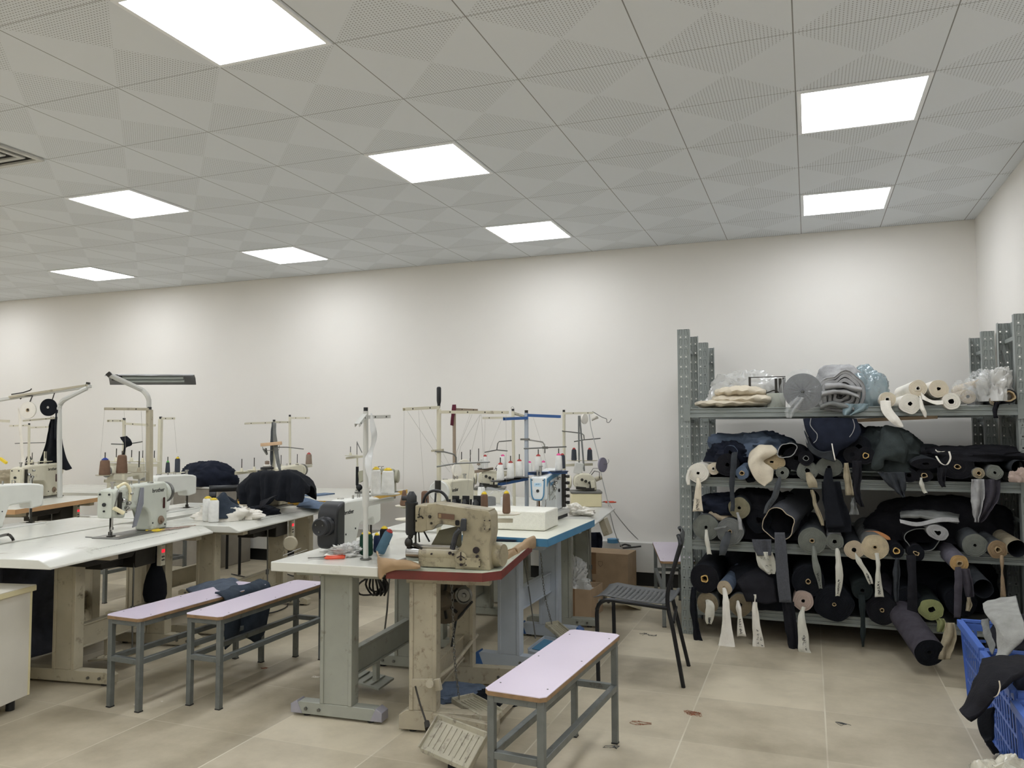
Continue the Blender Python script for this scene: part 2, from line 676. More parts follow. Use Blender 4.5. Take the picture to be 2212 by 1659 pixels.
# ---- LED panels: one ceiling tile each, every fourth tile across and every third tile along
PAN = mat('lit_panel', (255, 255, 255), 0.5, emit=((247, 250, 255), PANEL_STRENGTH))
FRM = mat('panel_frame', (236, 238, 240), 0.4, var=0.01)
posname = {(-4, -2): 'large white square ceiling panel light at the top left, nearest of all',
           (-8, 1): 'square ceiling panel light at the far left, nearer of the left pair',
           (-12, 4): 'small far ceiling panel light by the back wall at the left edge',
           (-8, 4): 'far ceiling panel light near the back wall, left of centre',
           (-4, 1): 'ceiling panel light in the middle, between the big one and the far one',
           (-4, 4): 'far ceiling panel light near the back wall, centre',
           (0, 1): 'ceiling panel light at the right, nearer of the right pair',
           (0, 4): 'ceiling panel light at the right, close to the back wall above the rack'}
for i in (-16, -12, -8, -4, 0):
    for j in (-11, -8, -5, -2, 1, 4):
        x0 = -0.0249 + 0.6 * i
        y0 = 3.3486 + 0.6 * j
        if x0 < WX0 or y0 < WY0:
            continue
        lab = posname.get((i, j))
        hidden = lab is None
        ORD = ('first', 'second', 'third', 'fourth', 'fifth', 'sixth')
        t = thing('ceiling_light', lab or 'ceiling light out of the picture, %s row from back wall, %s from right' % (ORD[(4 - j) // 3], ORD[-i // 4]), 'ceiling light', (x0 + .3, y0 + .3, CEIL), group='square ceiling panel lights' if not hidden else 'square ceiling panel lights outside the view')
        mb = MB()
        for (a, b_, c, d) in ((.006, .594, .006, .026), (.006, .594, .574, .594), (.006, .026, .026, .574), (.574, .594, .026, .574)):
            mb.box(a - .3, b_ - .3, c - .3, d - .3, -0.008, -0.0005)
        mb.build('frame', FRM, t)
        MB().box(-.274, .274, -.274, .274, -0.006, -0.001).build('diffuser', PAN, t)

# ---- ceiling vent at the left edge
vx, vy = -0.0249 - 0.6 * 8, 3.3486 - 0.6
t = thing('ceiling_vent', 'square louvred air vent in the ceiling at the left edge', 'air vent', (vx + .3, vy + .3, CEIL))
t.location = (vx + .3, vy + .3, CEIL)
mb = MB()
for k in range(4):
    a = 0.29 - k * 0.07
    for (x0, x1, y0, y1) in ((-a, a, -a, -a + .03), (-a, a, a - .03, a), (-a, -a + .03, -a + .03, a - .03), (a - .03, a, -a + .03, a - .03)):
        mb.box(x0, x1, y0, y1, -0.014 + 0.002 * k, -0.002)
mb.build('louvre', mat('vent_enamel', (196, 196, 190), 0.4), t)
MB().box(-.26, .26, -.26, .26, -0.0018, -0.0008).build('duct_opening', DARKIN, t)

# ================================================================ furniture builders
def rot_of(e0, e1):
    return math.atan2(e1[1] - e0[1], e1[0] - e0[0])


def sewing_table(label, loc, rz, L=1.2, D=0.55, z=0.75, top=LAMI, edge=None, leg=GREYM, chamfer=0.0, slope=0.0, th=0.04,
                 foot=0.5, cap=None, ruler=False, colx=0.42, motor=None, crossz=0.22, footh=0.06, colw=0.14, group=None, pedal=True,
                 pedx=0.05, ctrl=None, rod=True, cofs=0, xofs=0):
    t = thing('sewing_table', label, 'sewing table', (loc[0], loc[1], 0), rz, group)
    h, d = L / 2, D / 2
    if chamfer:
        c = chamfer
        poly = [(-h + c, -d), (h - c, -d), (h, -d + c), (h, d), (-h, d), (-h, -d + c)]
    else:
        poly = [(-h, -d), (h, -d), (h, d), (-h, d)]
    mb = MB()
    if slope:      # front edge slopes down towards the operator
        prof = [(-d, z - th), (d, z - th), (d, z), (-d + slope, z), (-d, z - th * 0.72)]
        mb.prism([(p[0], p[1]) for p in prof], -h, h, 'x')
    else:
        mb.prism(poly, z - th, z, 'z')
    tp = mb.build('tabletop', top, t, bevel=0.004)
    if edge:
        mb = MB()
        e = 0.0025
        n = len(poly)
        for i in range(n):
            a, b_ = Vector(poly[i]), Vector(poly[(i + 1) % n])
            dr = (b_ - a).normalized()
            nn = Vector((dr.y, -dr.x))
            c0, c1 = a + nn * e / 2 - dr * e, b_ + nn * e / 2 + dr * e
            mb.bar((c0.x, c0.y, z - th / 2), (c1.x, c1.y, z - th / 2), e, th - 0.002)
        mb.build('edge_band', edge, t)
    if ruler:
        mb = MB()
        for k in range(60):
            x = -h + 0.33 + k * 0.012
            ln = 0.012 if k % 5 == 0 else 0.007
            if slope:
                y0, z0 = -d + slope * 0.85, z - th * 0.28 * 0.15
                y1, z1 = y0 - ln, z0 - ln * th * 0.28 / slope
                mb.bar((x, y0, z0 + 0.0006), (x, y1, z1 + 0.0006), 0.0015, 0.001)
            else:
                mb.box(x, x + 0.0015, -d + 0.03, -d + 0.03 + ln, z - 0.0002, z + 0.0006)
        mb.build('printed_ruler', mat('ruler_print', (120, 120, 116), 0.5), t)
    # underframe rails
    for s in (-1, 1):
        x = s * colx + xofs
        MB().box(x - .03, x + .03, -d + .06, d - .06, z - th - .035, z - th - 0.0005).build('support_bracket', leg, t)
    for s in (-1, 1):
        x = s * colx + xofs
        mb = MB()
        w2 = colw / 2
        mb.prism([(x - .035, cofs - w2 + .02), (x + .035, cofs - w2 + .02), (x + .035, cofs - w2), (x - .035, cofs - w2)], footh, z - th - .03, 'z')
        mb.box(x - .03, x + .03, cofs - w2 + .012, cofs + w2 - .012, footh, z - th - .03)
        mb.box(x - .035, x + .035, cofs + w2 - .02, cofs + w2, footh, z - th - .03)
        mb.build('pedestal', leg, t, bevel=0.003)
    for s in (-1, 1):
        x = s * colx + xofs
        f = foot / 2
        mb = MB()
        mb.prism([(-f, .012), (f, .012), (f, footh * .75), (f - .035, footh), (-f + .035, footh), (-f, footh * .75)], x - .03, x + .03, 'x')
        ft = mb.build('foot', leg, t, bevel=0.003)
        mb = MB()
        for yy in (-f + .06, f - .06):
            mb.cyl((x, yy, 0), (x, yy, .012), .018, n=12)
        mb.build('rubber_pad', BLACK, ft)
        if cap:
            for q in (-1, 1):
                mb = MB()
                a = q * f
                mb.prism([(a - q * .05, .014), (a + q * .012, .014), (a + q * .012, footh * .8), (a - q * .02, footh + .004)], x - .034, x + .034, 'x')
                mb.build('foot_end_cap', cap, ft, bevel=0.002)
        mb = MB()
        for yy in (-f + .07, -f + .14):
            for q in (-1, 1):
                mb.cyl((x + q * .03, yy, footh * .55), (x + q * .038, yy, footh * .55), .008, n=8)
        mb.build('bolt', STEEL, ft)
    mb = MB()
    mb.box(-colx + .03 + xofs, colx - .03 + xofs, cofs - .012, cofs + .012, crossz - .055, crossz + .065)
    mb.box(-colx + .03 + xofs, colx - .03 + xofs, cofs - .02, cofs + .02, crossz + .06, crossz + .07)
    mb.box(-colx + .03 + xofs, colx - .03 + xofs, cofs - .02, cofs + .02, crossz - .06, crossz - .05)
    mb.build('cross_beam', leg, t, bevel=0.002)
    if motor:
        mb = MB()
        mb.prism([(-.28, z - th - .001), (-.22, z - th - .07), (.14, z - th - .07), (.20, z - th - .001)], -.16, .1, 'y')
        mb.box(.02, .2, -.05, .08, z - th - .13, z - th - .07)
        o = mb.build('oil_pan', motor, t, bevel=.004)
    if ctrl:
        mb = MB()
        mb.box(.22, .40, -.12, .08, z - th - .15, z - th - .001)
        o = mb.build('control_box', DSTEEL if ctrl != 'cream' else DSTEEL, t, bevel=0.005)
        mb = MB().box(.402, .445, -.155, -.125, z - th - .17, z - th - .01)
        p = mb.build('control_panel', CREAM, t, bevel=0.003)
        mb = MB()
        for k in range(3):
            mb.box(.407 + k * .012, .415 + k * .012, -.1565, -.155, z - th - .045, z - th - .03)
        mb.build('button', mat('green_button', (60, 110, 80), 0.4), p)
        MB().box(.408, .437, -.1565, -.155, z - th - .09, z - th - .07).build('red_display', mat('red_led_display', (60, 12, 14), 0.3, emit=((255, 30, 50), 0.8)), p)
        mb = MB()
        for k in range(4):
            mb.box(.409 + (k % 2) * .015, .419 + (k % 2) * .015, -.1565, -.155, z - th - .12 - (k // 2) * .02, z - th - .11 - (k // 2) * .02)
        mb.build('button', DSTEEL, p)
    if pedal:
        mb = MB()
        mb.bar((pedx, -.20, .085), (pedx, .06, .045), .18, .012, (0, 0, 1))
        for k in range(5):
            y = -.17 + k * .045
            mb.bar((pedx - .075, y, .09 - k * .007), (pedx + .075, y, .09 - k * .007), .008, .008)
        mb.bar((pedx - .09, -.2, .098), (pedx + .09, -.2, .098), .012, .02)
        mb.box(pedx - .02, pedx + .02, -.012, .012, .03, crossz - .06)
        mb.build('treadle', leg, t, bevel=0.002)
    if rod:
        mb = MB()
        mb.tube([(pedx + .03, -.14, .09), (pedx + .05, -.12, .3), (pedx + .08, -.1, z - th - .06)], .005, 8)
        mb.cyl((pedx + .048, -.12, .3), (pedx + .052, -.12, .335), .012, n=10)
        mb.build('pull_rod', STEEL, t)
    return t


def bench(label, loc, rz, L=0.9, W=0.23, z=0.455, group='low benches with pale lilac tops', rail=.24):
    t = thing('low_bench', label, 'bench', (loc[0], loc[1], 0), rz, group)
    h, d = L / 2, W / 2
    c = .018
    poly = [(-h + c, -d), (h - c, -d), (h, -d + c), (h, d - c), (h - c, d), (-h + c, d), (-h, d - c), (-h, -d + c)]
    o = MB().prism(poly, z - .003, z, 'z').build('laminate_top', LILAC, t)
    MB().prism(poly, z - .018, z - .003, 'z').build('seat_board', WOODE, t)
    mb = MB()
    for x in (-h + .09, h - .09, 0):
        for y in (-d + .025, d - .025):
            mb.cyl((x, y, z - .001), (x, y, z + .0008), .0035, n=8)
    mb.build('screw', DSTEEL, o)
    s = .013
    q = z - .018
    for x in (-h + .025, h - .025):
        for y in (-d + .022, d - .022):
            lg = MB().box(x - s, x + s, y - s, y + s, .003, q).build('leg', GALV, t, bevel=0.002)
            MB().box(x - s - .001, x + s + .001, y - s - .001, y + s + .001, 0, .006).build('rubber_foot', BLACK, lg)
    mb = MB()
    x, y = h - .025, d - .022
    for yy in (-y, y):
        mb.box(-x + s, x - s, yy - s, yy + s, q - .026, q - .0005)
    for xx in (-x, x):
        mb.box(xx - s, xx + s, -y + s, y - s, q - .026, q - .0005)
    mb.build('seat_frame', GALV, t, bevel=0.002)
    for yy in (-y, y):
        MB().box(-x + s, x - s, yy - s, yy + s, rail - s, rail + s).build('stretcher', GALV, t, bevel=0.002)
    for xx in (-x, x):
        MB().box(xx - s, xx + s, -y + s, y - s, rail - s, rail + s).build('stretcher', GALV, t, bevel=0.002)
    return t


def cone(label, base, h=.13, r0=.035, r1=.022, th=T_WHITE, cap=YELPL, name='thread_cone', group='cones of sewing thread', axis=(0, 0, 1), fr=True):
    """a cone of thread standing at base: wound thread and a plastic cone showing at the top"""
    base = Vector(base)
    t = thing(name, label, 'thread cone', base, 0, group)
    a = Vector(axis).normalized()
    prof = [(r0 * .8, 0), (r0 * .97, .004), (r0, .012), (r1 * 1.08, h - .012), (r1 * .95, h - .004), (r1 * .5, h)]
    MB().lathe(prof, (0, 0, 0), a, 20).build('wound_thread', th, t, angle=50)
    if cap:
        MB().lathe([(r1 * .78, 0), (r1 * .76, .006), (r1 * .45, .009), (r1 * .4, .013)], a * (h - .001), a, 14).build('plastic_cone', cap, t)
    return t


def stand_arm(mb, p0, p1, hgt=.014, wd=.02):
    mb.bar(p0, p1, wd, hgt)


def thread_stand(label, base, top, arms=(), trays=(), colr=CREAM, r=.011, bars=(), threads=(), cap=True, square=False, name='thread_stand', knob=None, group=None, twist=0):
    """pole from base to top (world points); arms: (start, end); trays: (start, end, [(point, pin, disc)])"""
    base, top = Vector(base), Vector(top)
    t = thing(name, label, 'thread stand', base, 0, group)
    if square:
        MB().bar(base, top, r * 2, r * 2).build('pole', colr, t, world=True, bevel=0.002)
    else:
        MB().cyl(base, top, r, n=12).build('pole', colr, t, world=True)
    MB().cyl(base, base + Vector((0, 0, .006)), r * 2.2, n=14).build('base_flange', STEEL, t, world=True)
    if cap:
        MB().cyl(top, top + Vector((0, 0, .018)), r * .85, n=12).build('end_cap', BLACK, t, world=True)
    for (a, b_) in arms:
        a, b_ = Vector(a), Vector(b_)
        mb = MB()
        d = (b_ - a).normalized()
        n = d.cross(Vector((0, 0, 1))).normalized()
        mb.bar(a + Vector((0, 0, .007)), b_ + Vector((0, 0, .007)), .022, .003)
        mb.bar(a + n * .0105, b_ + n * .0105, .003, .017)
        mb.bar(a - n * .0105, b_ - n * .0105, .003, .017)
        o = mb.build('guide_arm', colr, t, world=True)
        mb = MB()
        ln = (b_ - a).length
        k = max(2, int(ln / .09))
        for i in range(k):
            p = a + d * (ln * (i + .6) / k)
            mb.tube([p - n * .013, p + n * .013], .0045, 8)
        mb.build('thread_eyelet', DSTEEL, o, world=True)
    for (a, b_, pins) in trays:
        a, b_ = Vector(a), Vector(b_)
        d = (b_ - a).normalized()
        n = d.cross(Vector((0, 0, 1))).normalized()
        mb = MB()
        mb.bar(a, b_, .024, .004)
        mb.bar(a + n * .0115 - Vector((0, 0, .008)), b_ + n * .0115 - Vector((0, 0, .008)), .003, .02)
        mb.bar(a - n * .0115 - Vector((0, 0, .008)), b_ - n * .0115 - Vector((0, 0, .008)), .003, .02)
        mb.build('tray_arm', colr, t, world=True)
        for (p, pin, dr, dm) in pins:
            p = Vector(p)
            if dr:
                dk = MB().lathe([(.008, 0), (dr * .9, .002), (dr, .006), (dr, .008), (dr * .88, .005), (.008, .004)], p, (0, 0, 1), 22, caps=False).build('spool_disc', dm or colr, t, world=True)
            if pin:
                MB().lathe([(.014, 0), (.010, .025), (.004, .03)], p + Vector((0, 0, .005)), (0, 0, 1), 10).build('spool_seat', colr, t, world=True)
                MB().cyl(p, p + Vector((0, 0, pin)), .0035, n=8).build('spool_pin', DSTEEL, t, world=True)
    for pts in bars:
        MB().tube(pts, .0045, 8).build('guide_rod', STEEL, t, world=True)
    if threads:
        for pts in threads:
            MB().tube(pts, .0007, 4).build('thread', THREADM, t, world=True)
    return t


# ================================================================ sewing machine heads
def round_poly(pts, r, n=4):
    out = []
    m = len(pts)
    for i in range(m):
        a, b_, c = Vector(pts[i - 1]), Vector(pts[i]), Vector(pts[(i + 1) % m])
        rr = r[i] if isinstance(r, (list, tuple)) else r
        if rr <= 0:
            out.append(tuple(b_))
            continue
        d1, d2 = (a - b_), (c - b_)
        k = min(rr, d1.length * .45, d2.length * .45)
        p, q = b_ + d1.normalized() * k, b_ + d2.normalized() * k
        for j in range(n + 1):
            t = j / n
            out.append(tuple((1 - t) ** 2 * p + 2 * t * (1 - t) * b_ + t * t * q))
    return out


def lockstitch(label, loc, rz, z=0.75, body=PALE, logo='brother', logo_side='front', wheel=STEEL, wheelr=.055, motor=None, k=1.0,
               tension=True, name='sewing_machine', group=None, twin=False, oil=True, guard=False):
    """local: bed along x, needle at -x, handwheel at +x, operator at -y. origin on the table"""
    t = thing(name, label, 'sewing machine', (loc[0], loc[1], z), rz, group)
    MB().box(-.24 * k, .24 * k, -.085 * k, .085 * k, -.02, .008).build('bed_plate', STEEL if body is not WHITE else LAMG, t, bevel=0.004)
    prof = [(-.235, .115), (-.245, .16), (-.235, .262), (-.12, .275), (.10, .28), (.205, .282), (.212, .20), (.212, .008), (.062, .008), (.060, .10), (.025, .140), (-.14, .150), (-.152, .105)]
    prof = [(x * k, zz * k) for x, zz in prof]
    prof = round_poly(prof, [.02, .02, .03, .02, .02, .03, .01, 0, 0, .03, .03, .012, .012])
    mb = MB().prism(prof, -.052 * k, .052 * k, 'y')
    b = mb.build('arm', body, t, bevel=.011)
    # face plate on the needle end
    fp = [(-.05 * k, .112 * k), (.05 * k, .112 * k), (.05 * k, .258 * k), (-.05 * k, .258 * k)]
    MB().prism(round_poly([(p[0] * .9, p[1]) for p in fp], .02), -.249 * k, -.238 * k, 'x').build('face_plate', body, t, bevel=.003)
    mb = MB()
    for yy, zz in ((-.03, .24), (.028, .24), (0, .15)):
        mb.cyl((-.2545 * k, yy * k, zz * k), (-.247 * k, yy * k, zz * k), .006, n=10)
    mb.cyl((-.256 * k, 0, .185 * k), (-.247 * k, 0, .185 * k), .011, n=12)
    mb.build('screw', BLACK, t)
    # needle bar, presser foot
    mb = MB()
    nx = -.195 * k
    mb.cyl((nx, -.008, .05 * k), (nx, -.008, .125 * k), .005, n=10)
    mb.cyl((nx, -.008, .012), (nx, -.008, .05 * k), .0016, n=6)
    if twin:
        mb.cyl((nx, .006, .012), (nx, .006, .05 * k), .0016, n=6)
    mb.cyl((nx, -.008, .045 * k), (nx, -.008, .06 * k), .008, n=8)
    mb.build('needle_bar', CHROME, t)
    mb = MB()
    mb.cyl((nx + .012, .014, .03), (nx + .012, .014, .12 * k), .006, n=10)
    mb.box(nx - .022, nx + .024, -.014, .012, .010, .014)
    mb.box(nx + .002, nx + .02, .004, .02, .014, .034)
    mb.build('presser_foot', DSTEEL, t)
    MB().box(nx - .035, nx + .04, -.05, .05, .0082, .0094).build('throat_plate', CHROME, t)
    # handwheel
    hx = .212 * k
    hz = .215 * k
    if motor:
        hz = .155 * k
        mb = MB()
        mp = round_poly([(hx, .012), (hx + .085, .03), (hx + .09, .14 * k), (hx + .080, .255 * k), (hx, .285 * k)], [.0, .03, .02, .04, .0])
        mb.prism(mp, -.062 * k, .062 * k, 'y')
        mb.lathe([(.050, 0), (.048, .03), (.04, .04)], (hx + .08, 0, hz), (1, 0, 0), 24)
        mb.build('motor_cover', motor, t, bevel=.012)
        hx += .125
        wh = MB().lathe([(.03, -.02), (.040, -.012), (.043, .0), (.044, .028), (.038, .034), (.024, .03)], (hx, 0, hz), (1, 0, 0), 28).build('handwheel', BLACK, t)
        mb = MB()
        for q in range(3):
            a = q * 2.09 + .5
            mb.cyl((hx + .028, .022 * math.cos(a), hz + .022 * math.sin(a)), (hx + .036, .022 * math.cos(a), hz + .022 * math.sin(a)), .004, n=8)
        mb.build('screw', STEEL, wh)
    else:
        MB().lathe([(.05 * k, 0), (wheelr, .004), (wheelr * 1.02, .03), (wheelr * .9, .036)], (hx - .002, 0, hz), (1, 0, 0), 24).build('wheel_housing', body, t)
        mb = MB()
        mb.lathe([(wheelr * .7, .034), (wheelr * 1.02, .038), (wheelr * 1.08, .046), (wheelr * 1.08, .054), (wheelr * .98, .06), (wheelr * .35, .05)], (hx, 0, hz), (1, 0, 0), 28)
        mb.build('handwheel', wheel, t)
    # top details
    mb = MB()
    mb.cyl((-.19 * k, 0, .262 * k), (-.19 * k, 0, .30 * k), .009, n=10)
    mb.cyl((-.19 * k, 0, .295 * k), (-.19 * k, 0, .305 * k), .014, n=12)
    mb.build('pressure_screw', CHROME, t)
    mb = MB()
    mb.tube([(-.06, 0, .276 * k), (-.06, 0, .295 * k), (-.04, 0, .298 * k), (-.04, 0, .276 * k)], .003, 8)
    mb.cyl((.05, .02, .275 * k), (.05, .02, .30 * k), .006, n=8)
    mb.cyl((.09, -.03, .28 * k), (.09, -.03, .286 * k), .018, n=16)
    mb.build('thread_guide', CHROME, t)
    if tension:
        mb = MB()
        y = -.052 * k
        for (x, zz, r_) in ((-.175, .205, .016), (-.135, .185, .014), (-.12, .235, .010), (-.15, .16, .012)):
            mb.lathe([(r_, 0), (r_, .004), (r_ * .5, .006), (r_ * .9, .010), (r_ * .9, .016), (r_ * .5, .024)], (x * k, y, zz * k), (0, -1, 0), 14)
        mb.tube([(-.2 * k, y - .002, .25 * k), (-.2 * k, y - .012, .2 * k), (-.19 * k, y - .008, .15 * k)], .0025, 6)
        mb.build('tension_dial', CHROME, t)
        mb = MB().prism(round_poly([(-.215 * k, .13 * k), (-.195 * k, .13 * k), (-.195 * k, .25 * k), (-.215 * k, .25 * k)], .006), y - .016, y + .001, 'y')
        mb.build('lever_guard', DSTEEL, t, bevel=.002)
    if guard:
        gp = [(-.05, .045), (-.02, .05), (.035, .17), (.035, .262), (.01, .262), (-.005, .19)]
        MB().prism([(x * k - .05, zz * k) for x, zz in gp], -.062 * k, -.053 * k, 'y').build('belt_guard', mat('grey_blue_guard', (130, 132, 140), 0.4), t, bevel=.002)
    # stitch dial, oil window
    mb = MB().lathe([(.026, 0), (.026, .006), (.014, .008), (.012, .02)], (.15 * k, -.052 * k, .06 * k), (0, -1, 0), 20)
    mb.build('stitch_dial', mat('brown_dial', (130, 110, 92), 0.4) if oil else LAMG, t)
    if oil:
        MB().prism(round_poly([(.168 * k, .125 * k), (.186 * k, .125 * k), (.186 * k, .19 * k), (.168 * k, .19 * k)], .009), -.0545 * k, -.051 * k, 'y').build('oil_window', mat('oil_window_red', (62, 20, 18), 0.15), t)
    mb = MB()
    for (x, zz) in ((.08, .05), (.19, .03)):
        mb.cyl((x * k, -.055 * k, zz * k), (x * k, -.05 * k, zz * k), .005, n=8)
        mb.cyl((x * k, .05 * k, zz * k + .06), (x * k, .055 * k, zz * k + .06), .005, n=8)
    mb.build('screw', BLACK, t)
    if logo:
        if logo_side in ('front', 'both'):
            text_mesh(logo, .034 * k, INK, t, frame((.125 * k, -.0525 * k, .235 * k), (1, 0, 0), (0, 0, 1)), 'logo_lettering')
        if logo_side in ('back', 'both'):
            text_mesh(logo, .034 * k, INK, t, frame(((.155 if motor else .115) * k, .0525 * k, .215 * k), (-1, 0, 0), (0, 0, 1)), 'logo_lettering')
    # rear cover panel with screws
    MB().prism(round_poly([(.075 * k, .03), (.2 * k, .03), (.2 * k, .262 * k), (.02 * k, .262 * k), (.02 * k, .17 * k)], .012), .0515 * k, .0525 * k + .002 if logo_side == 'none' else .0518 * k, 'y').build('rear_cover', body, t)
    return t


# ================================================================ cloth helpers
def loft(name, rows, m_, parent=None, solid=.003, sub=2, label=None, cat=None, group=None, wr=.006):
    """cloth sheet through a coarse net of points: smooth curves both ways, exact outline, small wrinkles"""
    cn = 5 if len(rows[0]) > 3 else 8
    rs = [smooth(r, cn) for r in rows] if len(rows[0]) > 2 else [[Vector(r[0]).lerp(Vector(r[1]), i / 8) for i in range(9)] for r in rows]
    cols = [smooth([r[j] for r in rs], 5) for j in range(len(rs[0]))]
    net = [[cols[j][i].copy() for j in range(len(cols))] for i in range(len(cols[0]))]
    if wr:
        sd = Vector((len(bpy.data.objects) * .37, 1.7, 2.9))
        n, m = len(net), len(net[0])
        out = []
        for i in range(n):
            row = []
            for j in range(m):
                p = net[i][j]
                du = net[min(i + 1, n - 1)][j] - net[max(i - 1, 0)][j]
                dv = net[i][min(j + 1, m - 1)] - net[i][max(j - 1, 0)]
                nn_ = du.cross(dv)
                if nn_.length > 1e-10:
                    nn_.normalize()
                q = p * 11 + sd
                w_ = (1 - abs(noise.noise(q)) * 3) * .8 + noise.noise(q * 2.7) * .6
                row.append(p + nn_ * (wr * w_))
            out.append(row)
        net = out
    o = MB().grid(net).build(name, m_, parent, world=parent is not None, recalc=True, angle=80)
    if solid:
        md = o.modifiers.new('thickness', 'SOLIDIFY')
        md.thickness = solid
        md.offset = 0
    if label:
        tag(o, label, cat, group)
    return o


def heap(name, c, sx, sy, h, seed, m_, label, cat, rz=0, amp=.35, n=34, p=2.4, fold=5, group=None, parent=None):
    """a crumpled heap of cloth: closed dome with sharp folds and a ragged outline"""
    rows = []
    n, m = 64, 26
    ca, sa = math.cos(rz), math.sin(rz)
    off = Vector((seed * 3.7, seed * 1.3, seed * 2.1))
    S = (sx + sy + h) / 3
    f = fold * .36
    for i in range(m + 1):
        t = i / m
        row = []
        for j in range(n):
            a = 2 * PI * j / n
            # superellipsoid cap: flatter top for larger p
            th = t * PI / 2
            rr_ = math.sin(th) ** (2 / p if p > 2 else .9)
            zz = math.cos(th) ** (.62)
            d = Vector((math.cos(a) * rr_, math.sin(a) * rr_, zz))
            q = d * f + off
            wq = Vector((noise.noise(q + Vector((7, 0, 0))), noise.noise(q + Vector((0, 9, 0))), noise.noise(q + Vector((0, 0, 5)))))
            rd = 1 - abs(noise.noise(q + wq * .8)) * 3.0
            rd2 = 1 - abs(noise.noise((q + wq) * 2.4 + Vector((5, 5, 5)))) * 3.0
            g = noise.noise(d * 1.3 + off)
            k_ = 1 + amp * (.30 * rd + .16 * rd2 - .2 + .95 * g) * (1 if t < .8 else .8 + .2)
            X, Y_ = d.x * sx * k_, d.y * sy * k_
            Z = d.z * h * (1 + amp * (.20 * rd + .10 * rd2 - .12 + .8 * g))
            row.append((c[0] + X * ca - Y_ * sa, c[1] + X * sa + Y_ * ca, c[2] + (max(Z, .003) if i < m else 0)))
        rows.append(row)
    mb = MB().grid(rows, True)
    k = len(mb.v)
    mb.f.append(tuple(k - n + j for j in range(n)))
    mb.mi.append(0)
    o = mb.build(name, m_, parent, world=parent is not None, angle=75)
    if label:
        tag(o, label, cat, group)
    return o


def bag_over(name, c, sx, sy, h, seed, m_, label=None, cat=None, rz=0, parent=None, fold=9):
    return heap(name, c, sx, sy, h, seed, m_, label, cat, rz, amp=.5, n=30, p=3, fold=fold, parent=parent)


# ================================================================ sewing stations
def tab(label, e0, e1, D=.6, **k):
    """table whose operator edge runs e0 -> e1 (operator on the right-hand side of that direction)"""
    L = math.hypot(e1[0] - e0[0], e1[1] - e0[1])
    rz = rot_of(e0, e1)
    y = Vector((-math.sin(rz), math.cos(rz)))
    c = (Vector(e0) + Vector(e1)) / 2 + y * (D / 2)
    t = sewing_table(label, (c.x, c.y), rz, L=L, D=D, colx=k.pop('colx', L * .36), **k)
    return t, rz, y


def local(t, x, y, z):
    return ROOTM[t.name] @ Vector((x, y, z))


GRP_T = 'white sewing tables on grey pedestals'
T1, a1, y1 = tab('white sewing table with sloped ruler edge, nearest the camera at the left', (-3.42, 2.79), (-3.61, 4.11), D=.68, slope=.07, th=.045, ruler=True,
                 leg=BEIGEM, motor=DSTEEL, ctrl='cream', foot=.60, group=GRP_T, pedx=.15, colx=.38, xofs=.22, footh=.075)
T1b, a1b, _ = tab('white sewing table back to back with the nearest left table, on its far side', (-4.93, 4.21), (-4.76, 2.85), D=.58, leg=BEIGEM, motor=DSTEEL, foot=.5, group=GRP_T, rod=False)
T3, a3, _ = tab('white sewing table with ruler edge under the black cloth covered machine', (-3.46, 4.17), (-3.66, 5.46), D=.66, slope=.07, th=.045, ruler=True,
                leg=BEIGEM, motor=DSTEEL, ctrl='cream', foot=.55, group=GRP_T)
T3b, a3b, _ = tab('white sewing table on the far side of the cloth covered machine', (-4.97, 5.36), (-4.88, 4.28), D=.6, leg=BEIGEM, foot=.5, group=GRP_T, rod=False, pedal=False)
T5, a5, _ = tab('white table with bright yellow edge near the back wall', (-3.50, 5.58), (-3.66, 6.82), D=1.04, z=.785, edge=YEL, leg=BEIGEM, motor=DSTEEL, foot=.5, group=None)
T0, a0, _ = tab('white sewing table with light wood edge at the far left', (-5.85, 4.45), (-6.2, 5.66), D=.65, edge=TAPE, leg=BEIGEM, motor=DSTEEL, ctrl='cream', foot=.5)
T0b, a0b, _ = tab('white sewing table at the far left edge behind the wood edged table', (-7.9, 6.7), (-7.85, 5.78), D=1.6, leg=BEIGEM, foot=.5, rod=False, pedal=False)
TW, aw, _ = tab('white sewing table with rounded front edge under the machine with the black handwheel', (-2.47, 4.25), (-2.40, 3.12), D=.56, z=.75, th=.045, top=LAMI, leg=GREYM,
                cap=mat('lilac_grey_cap', (150, 148, 156), 0.5), foot=.46, colw=.17, group=GRP_T, footh=.07, pedx=.02)
T2, a2, _ = tab('white sewing table under the old beige machine with round rear motor', (-2.58, 5.60), (-2.52, 4.36), D=.58, leg=GREYM, foot=.5, group=GRP_T, motor=DSTEEL)
TO, ao, _ = tab('old sewing table with dark red edge and chamfered corners, papered top', (-1.285, 3.225), (-1.44, 4.15), D=.51, z=.745, th=.04, edge=REDP, chamfer=.07,
                top=mat('worn_green_white_top', (186, 190, 172), .35, var=.06, scale=6, dirt=(150, 140, 112), dscale=8, damount=.3), leg=mat('rusty_beige_paint', (166, 158, 138), .5, var=.08, dirt=(88, 70, 52), dscale=26, damount=.28),
                foot=.46, colw=.13, footh=.1, pedal=False, rod=False, colx=.34, cofs=.115, crossz=.2)
TB, ab, _ = tab('sewing table with sky blue edge on pale blue-grey pedestals', (-1.365, 4.17), (-1.355, 5.14), D=.54, z=.765, edge=SKYB, leg=LTBLUE, cap=BLUEP, top=mat('cream_white_top', (222, 222, 208), .3, var=.02), foot=.42, th=.045,
                colx=.36, crossz=.36, footh=.085, colw=.135, pedal=False, rod=False)
TF, af, _ = tab('grey-white overlock table with sloping front edge by the back wall', (-1.38, 5.22), (-1.50, 6.36), D=.50, top=LAMG, slope=.07, th=.045, leg=GREYM, motor=DSTEEL, foot=.5, colx=.42)

